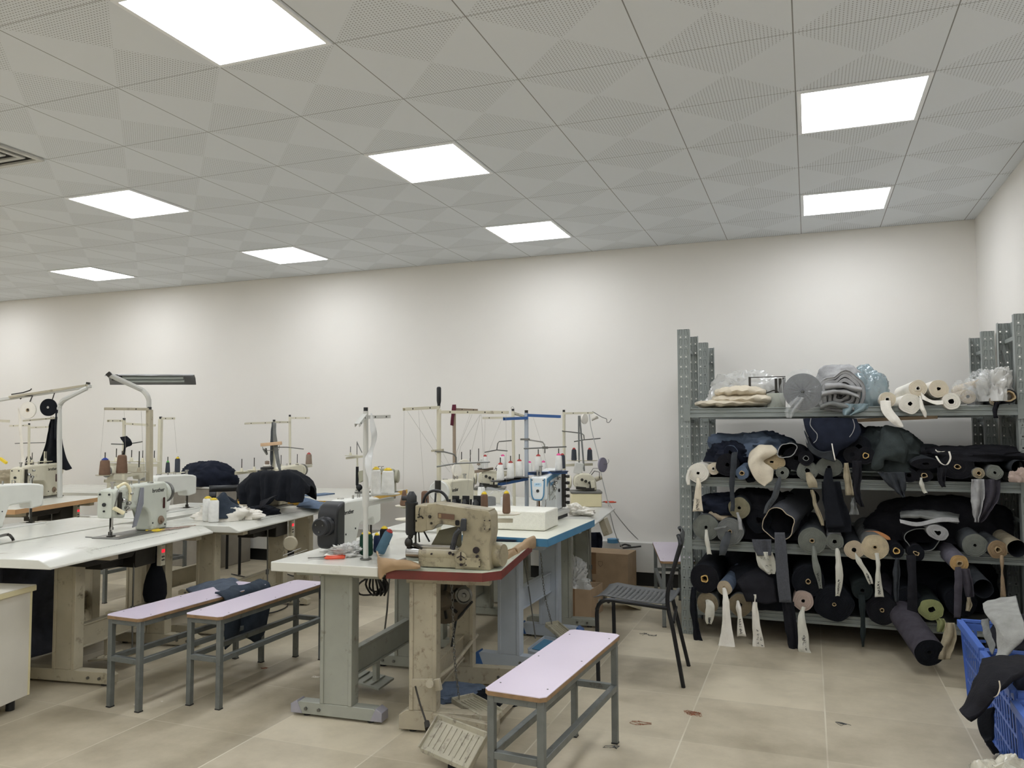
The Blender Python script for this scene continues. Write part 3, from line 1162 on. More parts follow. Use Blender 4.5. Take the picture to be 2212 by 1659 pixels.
# ---- pedals under the old table and the blue table
DB = MATS['rusty_beige_paint']


def foot_plate(label, a, b_, wdt, m_, pad=None, grooves=8, name='foot_pedal', stem=None, slats=True):
    """a: near edge centre, b: far edge centre"""
    a, b_ = Vector(a), Vector(b_)
    base = Vector(((a.x + b_.x) / 2, (a.y + b_.y) / 2, 0))
    t = thing(name, label, 'pedal', base)
    mb = MB()
    mb.bar(a, b_, wdt, .012)
    d = (b_ - a).normalized()
    n = d.cross(Vector((0, 0, 1))).normalized()
    up = n.cross(d)
    for s in (-1, 1):
        mb.bar(a + n * s * wdt / 2 + up * .008, b_ + n * s * wdt / 2 + up * .008, .008, .022)
    mb.bar(b_ - n * wdt / 2 + up * .01, b_ + n * wdt / 2 + up * .01, .008, .026)
    mb.bar(a - n * wdt / 2 - up * .004, a + n * wdt / 2 - up * .004, .012, .02)
    o = mb.build('tread_plate', m_, t, world=True, bevel=.003)
    mb = MB()
    L = (b_ - a).length
    for k in range(grooves):
        p = a + n * wdt * ((k + .5) / grooves - .5) * .86
        mb.bar(p + d * L * .12 + up * .008, p + d * L * .88 + up * .008, .004, .003)
    mb.build('tread_rib', pad or m_, t, world=True)
    if pad:
        MB().bar(a + d * .02 + up * .0085, b_ - d * .02 + up * .0085, wdt - .03, .004).build('rubber_mat', pad, t, world=True)
    mb = MB()
    c = (a + b_) / 2
    mb.bar((c.x, c.y, 0), (c.x, c.y, max(.012, c.z - .035)), .03, .05)
    mb.build('hinge_bracket', BLKM, t, world=True)
    return t


foot_plate('cream ribbed foot pedal, lowest in the picture in front of the rusty pedestal', PZ(960, 1640, .05), PZ(1000, 1570, .15), .30, mat('dirty_cream_pedal', (170, 165, 146), .45, var=.08, dirt=(64, 54, 44), dscale=20, damount=.35))
foot_plate('small slatted cream pedal tilted beside the front bench, behind the ribbed pedal', P(1060, 1545, 3.35), P(1000, 1512, 3.5), .12, MATS['dirty_cream_pedal'], grooves=6)
foot_plate('pedal with blue rubber mat under the blue edged table', PZ(1165, 1412, .03), PZ(1200, 1385, .07), .17, LTBLUE, pad=SKYB)
foot_plate('slatted cream pedal hanging by a chain beside the blue pedestal', P(1225, 1378, 4.7), P(1192, 1350, 4.8), .10, MATS['dirty_cream_pedal'], grooves=5)
# frame of the pedals, shaft of the old table
t = thing('pedal_frame', 'low rusty cream pedal frame on the floor right of the old pedestal', 'pedal frame', PZ(1010, 1590, 0))
mb = MB()
mb.bar(P(940, 1556, 3.28), P(1058, 1580, 3.2), .03, .07)
mb.build('frame_rail', DB, t, world=True, bevel=.003)
mb = MB()
mb.bar(P(1070, 1550, 3.35), P(1120, 1500, 3.75), .03, .03)
mb.build('frame_rail', DB, t, world=True, bevel=.003)
t = thing('lifting_shaft', 'rusty horizontal shaft with levers fixed to the old pedestal', 'machine linkage', (-1.62, 3.3, .22))
mb = MB()
mb.tube([P(925, 1478, 3.22), P(975, 1442, 3.55), P(1030, 1372, 4.05)], .010, 10)
mb.build('shaft', DB, t, world=True)
mb = MB()
mb.bar(P(890, 1475, 3.17), P(935, 1475, 3.17), .01, .035)
mb.cyl(P(928, 1478, 3.15), P(928, 1478, 3.2), .018, n=14)
mb.bar(P(940, 1480, 3.2), P(952, 1478, 3.2), .02, .05)
mb.build('lever', DB, t, world=True, bevel=.002)
mb = MB()
mb.tube([P(897, 1482, 3.13), P(907, 1520, 3.12), P(922, 1565, 3.08)], .004, 6)
mb.cyl(P(922, 1560, 3.08), P(924, 1575, 3.05), .012, n=8)
mb.build('connecting_rod', DSTEEL, t, world=True)
# big belt wheel and clutch motor under the old table
t = thing('clutch_motor', 'dark clutch motor with slotted wheel hanging under the old red edged table', 'motor', (-1.45, 3.75, .3))
c = P(962, 1292, 3.60)
mb = MB().lathe([(.085, -.05), (.115, -.035), (.12, 0), (.12, .03), (.105, .042), (.05, .048), (.03, .07)], c, (.25, -1, 0), 28)
mb.build('motor_housing', mat('sooty_metal', (84, 76, 64), .6, .3, var=.2), t, world=True)
mb = MB()
dr = Vector((.25, -1, 0)).normalized()
nn = Vector((1, .25, 0)).normalized()
for k in range(9):
    a = k * .698
    p = c + dr * .052
    mb.bar(p + (nn * math.cos(a) + Vector((0, 0, 1)) * math.sin(a)) * .05, p + (nn * math.cos(a) + Vector((0, 0, 1)) * math.sin(a)) * .09, .014, .01)
mb.build('dark_slot', DARKIN, t, world=True)  # near-black bars: the dark of the open wheel slots put into colour
c2 = P(1003, 1285, 3.5)
mb = MB().lathe([(.038, 0), (.042, .006), (.032, .01), (.042, .016), (.034, .020), (.030, .012), (.012, .012), (.010, .024), (.004, .026)], c2, (.25, -1, 0), 20)
mb.build('motor_pulley', STEEL, t, world=True)
MB().tube([c2 + Vector((.04, 0, -.03)), P(985, 1340, 3.6), P(975, 1400, 3.7)], .006, 8).build('drive_belt', BLACK, t, world=True)
MB().box(c.x - .03, c.x + .03, c.y - .02, c.y + .05, c.z + .09, .704).build('motor_bracket', DSTEEL, t, world=True)
# chain of the old table
def chain(label, pts, lk=.011, name='chain'):
    mb = MB()
    pts = smooth(pts, 10)
    acc = []
    tot = sum((pts[i + 1] - pts[i]).length for i in range(len(pts) - 1))
    n = int(tot / (lk * 1.5))
    d = (pts[-1] - pts[0])
    for k in range(n):
        s_ = tot * (k + .5) / n
        i = 0
        while i < len(pts) - 2 and s_ > (pts[i + 1] - pts[i]).length:
            s_ -= (pts[i + 1] - pts[i]).length
            i += 1
        dd = (pts[i + 1] - pts[i]).normalized()
        p = pts[i] + dd * s_
        sd = Vector((1, 0, 0)) if k % 2 else Vector((0, 1, 0))
        mb.tube([p - dd * lk, p - dd * lk * .5 + sd * lk * .45, p + dd * lk * .5 + sd * lk * .45, p + dd * lk, p + dd * lk * .5 - sd * lk * .45, p - dd * lk * .5 - sd * lk * .45, p - dd * lk], lk * .16, 5)
    o = mb.build(name, STEEL)
    return tag(o, label, 'chain')


chain('thin steel chain hanging below the old red edged table', [P(975, 1253, 3.35), P(978, 1310, 3.35), P(982, 1420, 3.36), P(992, 1510, 3.38)])
chain('thin chain hanging from the blue edged table to a pedal', [P(1168, 1195, 4.7), P(1176, 1280, 4.7), P(1192, 1348, 4.75)])
tag(MB().tube([P(1133, 1210, 4.55), P(1145, 1290, 4.55), P(1157, 1380, 4.5)], .004, 8).build('pull_rod', STEEL), 'thin steel pull rod under the blue edged table', 'rod')

# ---- kraft paper folded over the edges of the old table
rows = []
for (x, yt, yb, Y, out) in ((815, 1190, 1228, 3.30, 0), (816, 1197, 1244, 3.20, 0), (821, 1203, 1252, 3.14, 0), (833, 1206, 1240, 3.13, .0), (850, 1207, 1234, 3.135, 0), (872, 1209, 1231, 3.14, 0), (890, 1213, 1229, 3.145, 0), (908, 1221, 1227, 3.15, 0)):
    rows.append([P(x, yt, Y + .07), P(x, yt + 1, Y + .005), P(x, (yt + yb) / 2, Y - .012), P(x, yb, Y - .006)])
loft('kraft_paper', rows, KRAFT, sub=1, label='brown kraft paper folded over the front left corner of the old table', cat='paper', solid=.002)
rows = []
for (x, yt, yb, Y) in ((1082, 1203, 1214, 3.28), (1086, 1203, 1222, 3.32), (1094, 1199, 1226, 3.38), (1106, 1190, 1216, 3.5), (1113, 1184, 1209, 3.6), (1114, 1187, 1208, 3.62), (1130, 1175, 1198, 3.83), (1142, 1166, 1190, 4.0), (1154, 1159, 1183, 4.16)):
    dr_ = ray(x, yt)
    Ye = -1.0275 / (dr_.x / dr_.y + .0994)
    a = P(x, yt, Ye) + Vector((.004, 0, 0))
    b_ = P(x, yb, Ye) + Vector((.010, 0, 0))
    rows.append([Vector((a.x - .06, a.y, .752)), Vector((a.x - .02, a.y, max(a.z - .003, .756))), a, (a + b_) / 2 + Vector((.008, 0, 0)), b_])
loft('kraft_paper', rows, KRAFT, sub=1, label='brown kraft paper strip folded up along the right edge of the old table', cat='paper', solid=.002)
rows = [[P(833, 1196, 3.5), P(850, 1194, 3.6)], [P(845, 1190, 3.6), P(856, 1178, 3.7)], [P(852, 1184, 3.75), P(859, 1175, 3.8)]]

# ================================================================ machines
def nd(t, px, py, z=.76, dirn=None, back=.195):
    """machine centre so that its needle stands at the measured point"""
    p = PZ(px, py, z)
    rz = t.rotation_euler.z
    return (p.x + back * math.cos(rz), p.y + back * math.sin(rz))


M1 = lockstitch('pale green twin needle machine in front view on the nearest left table', nd(T1, 241, 1158, .76, back=.2), a1, k=1.06, body=PALE, twin=True, guard=True, wheelr=.06)
# its big eyelet plate, extra hoses on the head
mb = MB()
mb.tube(smooth([local(M1, -.2, -.04, .28), local(M1, -.25, -.08, .27), local(M1, -.262, -.07, .2), local(M1, -.255, -.06, .175)], 5), .0035, 8)
mb.build('bent_lamp_wire', STEEL, M1, world=True)
MB().cyl(local(M1, -.262, -.06, .18), local(M1, -.215, -.09, .145), .012, n=12).build('cream_knob', mat('ivory_plastic', (232, 222, 184), .4), M1, world=True)
MB().tube(smooth([local(M1, -.2, -.03, .29), local(M1, -.16, -.05, .31), local(M1, -.13, -.06, .27), local(M1, -.135, -.062, .2)], 5), .009, 8).build('cream_hose', MATS['ivory_plastic'], M1, world=True)
lockstitch('white machine in rear view at the far left edge, near the front', nd(T1b, 66, 1128), a1b, body=WHITE, logo=None, tension=False, oil=False, wheel=STEEL, logo_side='none', k=1.0)
lockstitch('white machine in rear view just behind the pale green twin needle machine', nd(T3b, 403, 1096), a3b, body=WHITE, logo=None, tension=False, oil=False, logo_side='none', k=1.0)
M0 = lockstitch('beige machine in front view on the light wood edged table at the far left', nd(T0, 45, 1078, .76), a0, body=CREAM, twin=True, k=1.1, wheelr=.06, wheel=CREAM)
M7 = lockstitch('white machine with big black motor and black handwheel, in rear view', (-2.285, 3.665), aw, body=WHITE, motor=BLACK, logo_side='back', k=.92, oil=False, tension=False)
M8 = lockstitch('old beige machine in rear view with round motor end, behind the cylinder bed machine', (P(935, 1070, 4.7).x + .05, 4.93), a2, body=CREAM, logo_side='back', k=1.0, oil=False, tension=False, wheel=LAMG, wheelr=.066)
M3 = lockstitch('beige machine mostly hidden beneath the black cloth', (-4.04, 5.23), a3, body=BEIGEM, logo=None, k=1.0, tension=False)
lockstitch('beige machine at the far left edge, partly out of the picture', (-6.6, 6.22), a0b, body=CREAM, logo=None, k=.95, oil=False, tension=False, logo_side='none')
lockstitch('small beige machine standing behind the black cloth near the back wall', (P(650, 1030, 6.3).x - .02, 6.15), a5, z=.785, body=CREAM, logo=None, k=.9, oil=False, tension=False)
MATS['ivory_plastic']


# ---- the old cylinder bed machine
def cylinder_bed(loc, rz):
    t = thing('sewing_machine', 'old dirty beige cylinder bed machine with black tube head on the red edged table', 'sewing machine', loc, rz)
    k = 1 / 3221

    def q(cx, cy):
        return ((cx - 100) * k, (1150 - cy) * k)
    body = [q(900, 1150), q(895, 960), q(935, 880), q(1000, 800), q(1015, 640), q(985, 560), q(860, 525), q(640, 505), q(560, 600), q(460, 610), q(455, 560), q(460, 225), q(600, 212), q(1000, 262), q(1400, 305), q(1440, 370), q(1445, 620), q(1410, 820), q(1425, 1150)]
    pr = round_poly(body, [0, .01, .012, .01, .01, .02, .01, .01, .012, .004, .004, .01, .005, .01, .02, .02, .01, .01, 0])
    MB().prism(pr, -.06, .06, 'y').build('arm', OLDB, t, bevel=.010)
    # top lid
    a, b_, c, d = q(560, 232), q(1405, 318), q(1410, 296), q(560, 208)
    MB().prism([a, b_, c, d], -.052, .052, 'y').build('top_lid', OLDB, t, bevel=.004)
    # head block
    h = [q(275, 640), q(275, 245), q(480, 235), q(480, 610), q(380, 640)]
    o = MB().prism(round_poly(h, .008), -.056, .05, 'y').build('needle_head', OLDB, t, bevel=.006)
    mb = MB()
    y = -.058
    for (cx, cy, r) in ((515, 405, 24), (540, 500, 18), (300, 470, 16), (345, 380, 12)):
        x, z = q(cx, cy)
        mb.lathe([(r * k, 0), (r * k, .004), (r * k * .6, .008)], (x, y - .004, z), (0, -1, 0), 14)
    x, z = q(350, 340)
    mb.tube([(x + .004, y - .004, z + .02), (x, y - .008, z), (x + .002, y - .004, z - .02)], .0022, 6)
    x0, z0 = q(330, 420)
    mb.tube([(x0, y - .006, z0), (x0 + .02, y - .012, z0 + .006), (x0 + .025, y - .006, z0 - .004)], .004, 6)
    mb.build('tension_dial', DSTEEL, t)
    # black tube of the head
    x, z = q(190, 690)
    z1 = q(190, 240)[1]
    z2 = q(190, 90)[1]
    MB().lathe([(.023, 0), (.027, .01), (.027, z1 - z - .005), (.030, z1 - z), (.030, z1 - z + .008), (.024, z1 - z + .012), (.024, z2 - z - .01), (.018, z2 - z), (.01, z2 - z + .012)], (x, -.03, z), (0, 0, 1), 20).build('black_head_tube', BLACK, t)
    MB().cyl((x - .045, -.03, z2 - .02), (x - .02, -.03, z2 - .02), .011, n=10).build('knob', BLACK, t)
    # foot mechanics
    mb = MB()
    xx, zz = q(160, 800)
    mb.sphere((xx, -.04, zz), .018, 12, (1.1, 1, 1.3))
    mb.cyl((xx + .004, -.035, zz + .02), (xx + .008, -.03, z), .012, n=10)
    mb.cyl((xx + .03, -.03, zz - .01), (xx + .03, -.03, z + .01), .005, n=8)
    mb.cyl((xx + .045, -.02, zz + .0), (xx + .04, -.02, z + .02), .004, n=8)
    mb.obox((xx + .045, -.035, zz - .015), (.05, .03, .01), Matrix.Rotation(.4, 3, 'Y'))
    mb.build('presser_foot', DSTEEL, t)
    x0, z0 = q(340, 630)
    x1, z1_ = q(440, 800)
    MB().tube([(x0, -.0, z0), (x1, -.0, z1_)], .004, 8).build('lift_bar', BLKM, t)
    # cylinder bed
    xa, xb = q(120, 0)[0], q(330, 0)[0]
    xc = q(900, 0)[0]
    zc = q(0, 965)[1]
    MB().lathe([(.030, 0), (.036, .004), (.036, xb - xa)], (xa, -.02, zc), (1, 0, 0), 24).build('bed_nose', CHROME, t)
    mb = MB().lathe([(.037, 0), (.037, xc - xb + .02)], (xb, -.02, zc), (1, 0, 0), 24)
    mb.box(xb, xc, -.055, .02, .004, zc)
    mb.build('cylinder_bed', OLDB, t, bevel=.003)
    mb = MB()
    mb.bar((xb - .01, -.035, zc + .034), (xc + .02, -.035, zc + .034), .02, .006)
    mb.bar((xb - .01, -.02, zc + .039), (xc, -.02, zc + .039), .008, .005)
    mb.build('guide_rail', CHROME, t)
    # inclined wing plate behind the bed
    xw0, zw0 = q(455, 860)
    xw1, zw1 = q(560, 625)
    xw2, zw2 = q(930, 640)
    rows = [[(xw0, -.03, zw0), (xc, -.03, zw0)], [(xw1, .05, zw1 - .02), (xw2, .05, zw1 - .02)]]
    MB().prism([(xw0, zw0), (xc + .01, zw0), (xw2, zw2 + .03), (xw1 + .01, zw1)], .0, .01, 'y').build('wing_plate', mat('olive_grease_plate', (92, 88, 66), .4, var=.15), t)
    # lever
    p0, p1, p2, p3 = q(870, 860), q(930, 640), q(1000, 560), q(1050, 430)
    mb = MB().tube([(p0[0], -.07, p0[1]), (p1[0], -.075, p1[1]), (p2[0], -.078, p2[1])], .013, 10)
    mb.prism(round_poly([(p3[0] - .016, p3[1] - .05), (p3[0] + .014, p3[1] - .05), (p3[0] + .016, p3[1] + .006), (p3[0] - .01, p3[1] + .006)], .008), -.09, -.078, 'y')
    mb.build('black_lever', mat('dark_blue_black_enamel', (28, 33, 42), .25, var=.1, coat=.5), t, bevel=.002)
    xx, zz = q(945, 480)
    MB().prism(round_poly([(xx - .01, zz - .012), (xx + .01, zz - .012), (xx + .01, zz + .012), (xx - .01, zz + .012)], .008), -.0712, -.0695, 'y').build('arm_opening', DARKIN, t)
    # name plate
    a, b_ = q(650, 440), q(900, 350)
    MB().prism(round_poly([(a[0], a[1] + .006), (b_[0], a[1]), (b_[0], b_[1] - .004), (a[0], b_[1] + .002)], .002), -.0732, -.0698, 'y').build('name_plate', mat('brown_name_plate', (92, 68, 52), .4, var=.2), t)
    xs, zs = q(683, 383)
    MB().box(xs - .006, xs + .006, -.0742, -.0734, zs - .009, zs + .009).build('plate_emblem', mat('plate_gold', (150, 128, 96), .4, .5), t)
    # covers
    mb = MB()
    xx, zz = q(1388, 490)
    pts = [(xx + .016 * math.cos(i * PI / 10), zz + .031 * math.sin(i * PI / 10)) for i in range(20)]
    mb.prism(pts, -.074, -.069, 'y')
    mb.build('cover_plate', OLDB, t)
    mb = MB()
    xx, zz = q(1178, 1040)
    mb.prism(round_poly([(xx - .034, zz - .021), (xx + .034, zz - .021), (xx + .034, zz + .021), (xx - .034, zz + .021)], .003), -.0735, -.069, 'y')
    mb.build('cover_plate', OLDB, t)
    mb = MB()
    xx, zz = q(1000, 980)
    mb.lathe([(.027, 0), (.027, .004), (.022, .006)], (xx, -.068, zz), (0, -1, 0), 24)
    mb.build('cover_plate', OLDB, t)
    mb = MB()
    for (cx, cy, r) in ((1228, 862, 46), (1003, 1000, 20), (1245, 950, 20), (1005, 1075, 20), (1360, 435, 9), (1430, 435, 9), (1360, 555, 9), (1430, 555, 9), (1080, 995, 9), (1280, 995, 9), (1080, 1078, 9), (1280, 1092, 9), (820, 925, 22), (540, 945, 14), (870, 940, 18)):
        xx, zz = q(cx, cy)
        yy = -.069 if cx > 890 else -.056
        mb.cyl((xx, yy + .004, zz), (xx, yy - .008, zz), r * k, n=14)
    mb.build('plug_screw', mat('black_brown_plug', (38, 30, 34), .45, .3), t)
    mb = MB()
    xx, zz = q(1003, 960)
    mb.tube([(xx, -.0755, zz + .02), (xx, -.0765, zz - .012)], .003, 6)
    mb.tube([(xx - .018, -.0755, zz - .006), (xx, -.0765, zz + .004), (xx + .018, -.0755, zz - .006)], .0025, 6)
    mb.build('three_arm_mark', MATS['black_brown_plug'], t)
    # gear case and guard behind
    xx, zz = q(1470, 1010)
    MB().lathe([(.03, -.05), (.05, -.04), (.056, 0), (.05, .04)], (xx - .012, .03, .056), (1, -.2, 0), 22).build('gear_case', OLDB, t)
    cx_, cz_ = q(450, 260)
    pts = [(cx_ + .062 * math.cos(a), .075, cz_ + .062 * math.sin(a)) for a in [PI * i / 14 for i in range(15)]]
    MB().tube(pts, .007, 8).build('belt_guard', BLACK, t)
    mb = MB()
    mb.bar((cx_, .075, cz_ + .05), (cx_, .06, cz_ - .03), .006, .01)
    mb.bar((cx_ - .045, .075, cz_ + .02), (cx_ - .03, .02, cz_ - .02), .006, .01)
    mb.build('guard_stay', BLKM, t)
    mb = MB()
    for cx in (930, 580, 730, 880, 1060, 1160, 1300):
        xx, zz = q(cx, 255 + (cx - 580) * .085)
        mb.cyl((xx, -.02, zz - .004), (xx, -.02, zz + .004), .006, n=10)
    mb.build('lid_screw', DSTEEL, t)
    return t


p0 = PZ(876, 1222, .745)
OM = cylinder_bed((p0.x, 3.285, .7455), .12)


# ---- white and blue interlock machine (seen from its needle end)
def interlock(loc, rz):
    t = thing('sewing_machine', 'white interlock machine with blue trim and blue outlined face plate', 'sewing machine', loc, rz)
    # local: x from needle end (-) to far end (+), operator at -y
    MB().box(-.12, .26, -.10, .12, -.012, .02).build('bed', LAMG, t, bevel=.006)
    pr = [(-.10, .105), (-.105, .25), (-.06, .262), (.10, .285), (.23, .30), (.255, .27), (.26, .02), (.11, .02), (.10, .14), (.02, .15), (-.06, .14), (-.07, .105)]
    MB().prism(round_poly(pr, [.01, .02, .02, .01, .04, .02, 0, 0, .05, .02, .01, .01]), -.055, .055, 'y').build('arm', mat('glossy_white', (222, 226, 226), .25, coat=.4, var=.01), t, bevel=.012)
    fp = round_poly([(-.052, .25), (.052, .25), (.046, .13), (.03, .10), (-.03, .10), (-.046, .13)], [.012, .012, .02, .02, .02, .02])
    MB().prism(fp, -.116, -.104, 'x').build('face_plate', MATS['glossy_white'], t, bevel=.003)
    # blue outline: U band
    out = round_poly([(-.047, .245), (-.041, .133), (-.027, .107), (.027, .107), (.041, .133), (.047, .245)], [0, .018, .018, .018, .018, 0])
    MB().tube([(-.117, a, b_) for a, b_ in out], .0045, 8).build('blue_trim', SKYB, t)
    # blue side band
    sb = round_poly([(-.095, .19), (-.095, .245), (.0, .262), (.2, .29), (.245, .27), (.235, .22), (.225, .262), (.0, .232), (-.075, .215)], .006)
    MB().prism(sb, -.0585, -.054, 'y').build('blue_trim', SKYB, t)
    mb = MB()
    for yy, zz in ((-.038, .235), (.038, .235), (-.028, .108), (.028, .108)):
        mb.cyl((-.119, yy, zz), (-.115, yy, zz), .004, n=8)
    mb.cyl((-.12, .0, .165), (-.115, .0, .165), .010, n=14)
    mb.build('screw', BLACK, t)
    mb = MB()
    mb.prism(round_poly([(-.026, .193), (.026, .193), (.026, .217), (-.026, .217)], .008), -.1172, -.1160, 'x')
    mb.build('badge', mat('pale_blue_badge', (186, 214, 232), .4), t)
    text_mesh('JACK', .012, SKYB, t, frame((-.1175, 0, .208), (0, -1, 0), (0, 0, 1)), 'badge_lettering')
    text_mesh('JACK', .03, SKYB, t, frame((.0, -.0595, .205), (1, 0, 0), (0, 0, 1)), 'side_lettering', shear=.2)
    mb = MB()
    for yy in (-.012, 0, .012):
        mb.cyl((-.088, yy, .022), (-.088, yy, .06), .0014, n=6)
    mb.cyl((-.088, 0, .055), (-.088, 0, .11), .006, n=10)
    mb.box(-.098, -.078, -.02, .02, .048, .062)
    mb.build('needle_bar', mat('bronze', (110, 84, 56), .35, .8), t)
    mb = MB()
    mb.box(-.12, -.06, -.018, .018, .021, .026)
    mb.cyl((-.07, .02, .026), (-.07, .02, .11), .005, n=8)
    mb.tube([(-.06, -.03, .03), (-.058, -.035, .08), (-.05, -.03, .11)], .003, 6)
    mb.build('presser_foot', CHROME, t)
    mb = MB()
    mb.cyl((-.06, .0, .262), (-.06, .0, .325), .009, n=12)
    mb.cyl((-.09, .01, .262), (-.09, .01, .30), .007, n=12)
    mb.box(-.07, -.02, -.004, .004, .318, .324)
    mb.build('top_post', CHROME, t)
    mb = MB()
    for (x, zz) in ((.02, .19), (.06, .21), (.04, .17), (.13, .235)):
        mb.lathe([(.014, 0), (.014, .004), (.006, .006), (.011, .012), (.008, .02)], (x, -.058, zz), (0, -1, 0), 12)
    mb.tube([(-.03, -.06, .13), (0, -.068, .16), (.05, -.066, .15), (.08, -.06, .19)], .0025, 6)
    mb.tube([(-.01, -.062, .10), (.03, -.072, .125), (.06, -.062, .1)], .0025, 6)
    mb.tube([(-.055, -.06, .1), (-.055, -.062, .23)], .0035, 6)
    mb.build('thread_guide', CHROME, t)
    mb = MB()
    for k in range(5):
        zz = .06 + k * .045
        mb.lathe([(.016, 0), (.016, .01), (.007, .014), (.012, .03), (.010, .045)], (.245, -.06, zz), (.2, -1, 0), 12)
    mb.box(.225, .262, -.075, -.05, .03, .27)
    mb.build('tension_post', DSTEEL, t)
    MB().cyl((.16, -.062, .15), (.16, -.054, .15), .012, n=14).build('oil_cap', BLACK, t)
    MB().lathe([(.04, 0), (.062, .006), (.062, .03), (.05, .036)], (.258, 0, .2), (1, 0, 0), 24).build('handwheel', LAMG, t)
    return t


pn = P(1165, 1111, 4.93)
JK = interlock((pn.x - .0, 5.02, .80), ab)
mb = MB().box(-.11, .25, -.09, .11, -.035, -.0125)
mb.build('rubber_base', BLACK, JK)


# ---- overlock machine
def overlock(label, loc, rz, s=1.0, col=CREAM, name='overlock_machine'):
    t = thing(name, label, 'overlock machine', loc, rz)
    MB().box(-.13 * s, .11 * s, -.11 * s, .09 * s, 0, .105 * s).build('base_housing', mat('yellowed_housing', (214, 204, 166), .45, var=.03) if name == 'overlock_machine' else col, t, bevel=.006)
    MB().box(-.135 * s, .115 * s, -.115 * s, .095 * s, .106 * s, .122 * s).build('cloth_plate', STEEL, t, bevel=.003)
    pr = round_poly([(-.07, .122), (-.11, .17), (-.10, .235), (-.05, .262), (.03, .255), (.07, .215), (.08, .122)], .02)
    MB().prism([(x * s, z * s) for x, z in pr], -.035 * s, .07 * s, 'y').build('head', col, t, bevel=.01)
    o = MB().obox((-.065 * s, -.0, .30 * s), (.07 * s, .05 * s, .09 * s), Matrix.Rotation(.22, 3, 'Y')).build('top_cover', LAMG, t, bevel=.006)
    mb = MB()
    for k in range(4):
        mb.lathe([(.012 * s, 0), (.012 * s, .005), (.006 * s, .007), (.009 * s, .02)], ((-.04 + k * .03) * s, -.04 * s, (.21 - k * .012) * s), (0, -1, 0), 10)
    mb.tube([(.03 * s, -.02, .24 * s), (.06 * s, -.05, .28 * s), (.10 * s, -.04, .27 * s), (.10 * s, -.03, .22 * s)], .003, 6)
    mb.tube([(.02 * s, -.02, .25 * s), (.05 * s, -.04, .30 * s), (.09 * s, -.03, .30 * s)], .002, 6)
    mb.build('looper_thread_guide', DSTEEL, t)
    mb = MB()
    mb.obox((.02 * s, -.06 * s, .135 * s), (.07 * s, .03 * s, .02 * s))
    mb.obox((-.05 * s, -.07 * s, .145 * s), (.08 * s, .02 * s, .022 * s), Matrix.Rotation(.1, 3, 'Y'))
    mb.cyl((.02 * s, -.055 * s, .13 * s), (.03 * s, -.05 * s, .2 * s), .006 * s, n=8)
    mb.build('presser_foot', DSTEEL, t)
    MB().obox((.045 * s, -.06 * s, .175 * s), (.035 * s, .012, .06 * s), Matrix.Rotation(-.15, 3, 'Y')).build('side_cover', col, t, bevel=.003)
    MB().lathe([(.02 * s, 0), (.016 * s, .05 * s), (.012 * s, .055 * s)], (.07 * s, -.01, .21 * s), (1, 0, .35), 14).build('adjusting_knob', BEIGEM, t)
    MB().lathe([(.03 * s, 0), (.05 * s, .006), (.05 * s, .03 * s), (.04 * s, .035 * s)], (-.12 * s, .02, .19 * s), (-1, 0, 0), 20).build('handwheel', col, t)
    return t


po = PZ(1262, 1094, .752)
overlock('cream overlock machine with yellowed base on the far grey-white table', (po.x, po.y + .08, .7505), .34, 1.0)
po = P(1052, 1075, 6.1)
overlock('beige overlock machine far behind, left of the blue stand', (po.x, 6.2, .7505), .3, 1.05, name='sewing_machine')
TX, ax_, _ = tab('white sewing table by the back wall behind the old beige machine', (-2.75, 6.75), (-2.72, 5.68), D=.69, leg=GREYM, foot=.5, rod=False, pedal=False, group=GRP_T)


# ---- feed-off head on the yellow edged table
def post_head(loc, rz, label):
    t = thing('sewing_machine', label, 'sewing machine', loc, rz)
    MB().box(-.2, .17, -.08, .08, 0, .012).build('bed_plate', STEEL, t, bevel=.003)
    pr = round_poly([(-.17, .09), (-.18, .2), (-.10, .21), (.08, .225), (.15, .215), (.16, .012), (.03, .012), (.02, .08), (-.03, .12), (-.12, .12)], [.01, .02, .02, .02, .03, 0, 0, .02, .02, .01])
    MB().prism(pr, -.045, .045, 'y').build('arm', mat('grey_olive_enamel', (162, 160, 140), .45, var=.06), t, bevel=.008)
    mb = MB()
    mb.cyl((-.19, -.03, .07), (-.19, -.03, .24), .014, n=12)
    mb.cyl((-.20, -.01, .04), (-.19, -.02, .2), .006, n=8)
    mb.sphere((-.17, -.03, .05), .03, 12, (1, .8, 1))
    mb.cyl((-.17, -.03, .01), (-.175, -.03, .06), .01, n=8)
    mb.build('needle_mechanism', BLKM, t)
    mb = MB()
    mb.tube([(0, 0, .215), (0, 0, .24), (.02, 0, .24)], .003, 6)
    mb.tube([(.03, 0, .215), (.03, 0, .24), (.05, 0, .24)], .003, 6)
    mb.build('thread_guide', DSTEEL, t)
    MB().prism([(.03, .17), (.09, .175), (.09, .19), (.03, .185)], -.047, -.044, 'y').build('name_plate', MATS['plate_gold'], t)
    MB().lathe([(.04, 0), (.06, .006), (.06, .03), (.05, .036)], (.155, 0, .15), (1, 0, 0), 20).build('handwheel', MATS['grey_olive_enamel'], t)
    return t


pp = PZ(775, 1064, .787)
post_head((pp.x + .17, pp.y + .06, .7855), .3, 'grey-beige machine with dark needle mechanism on the yellow edged table')

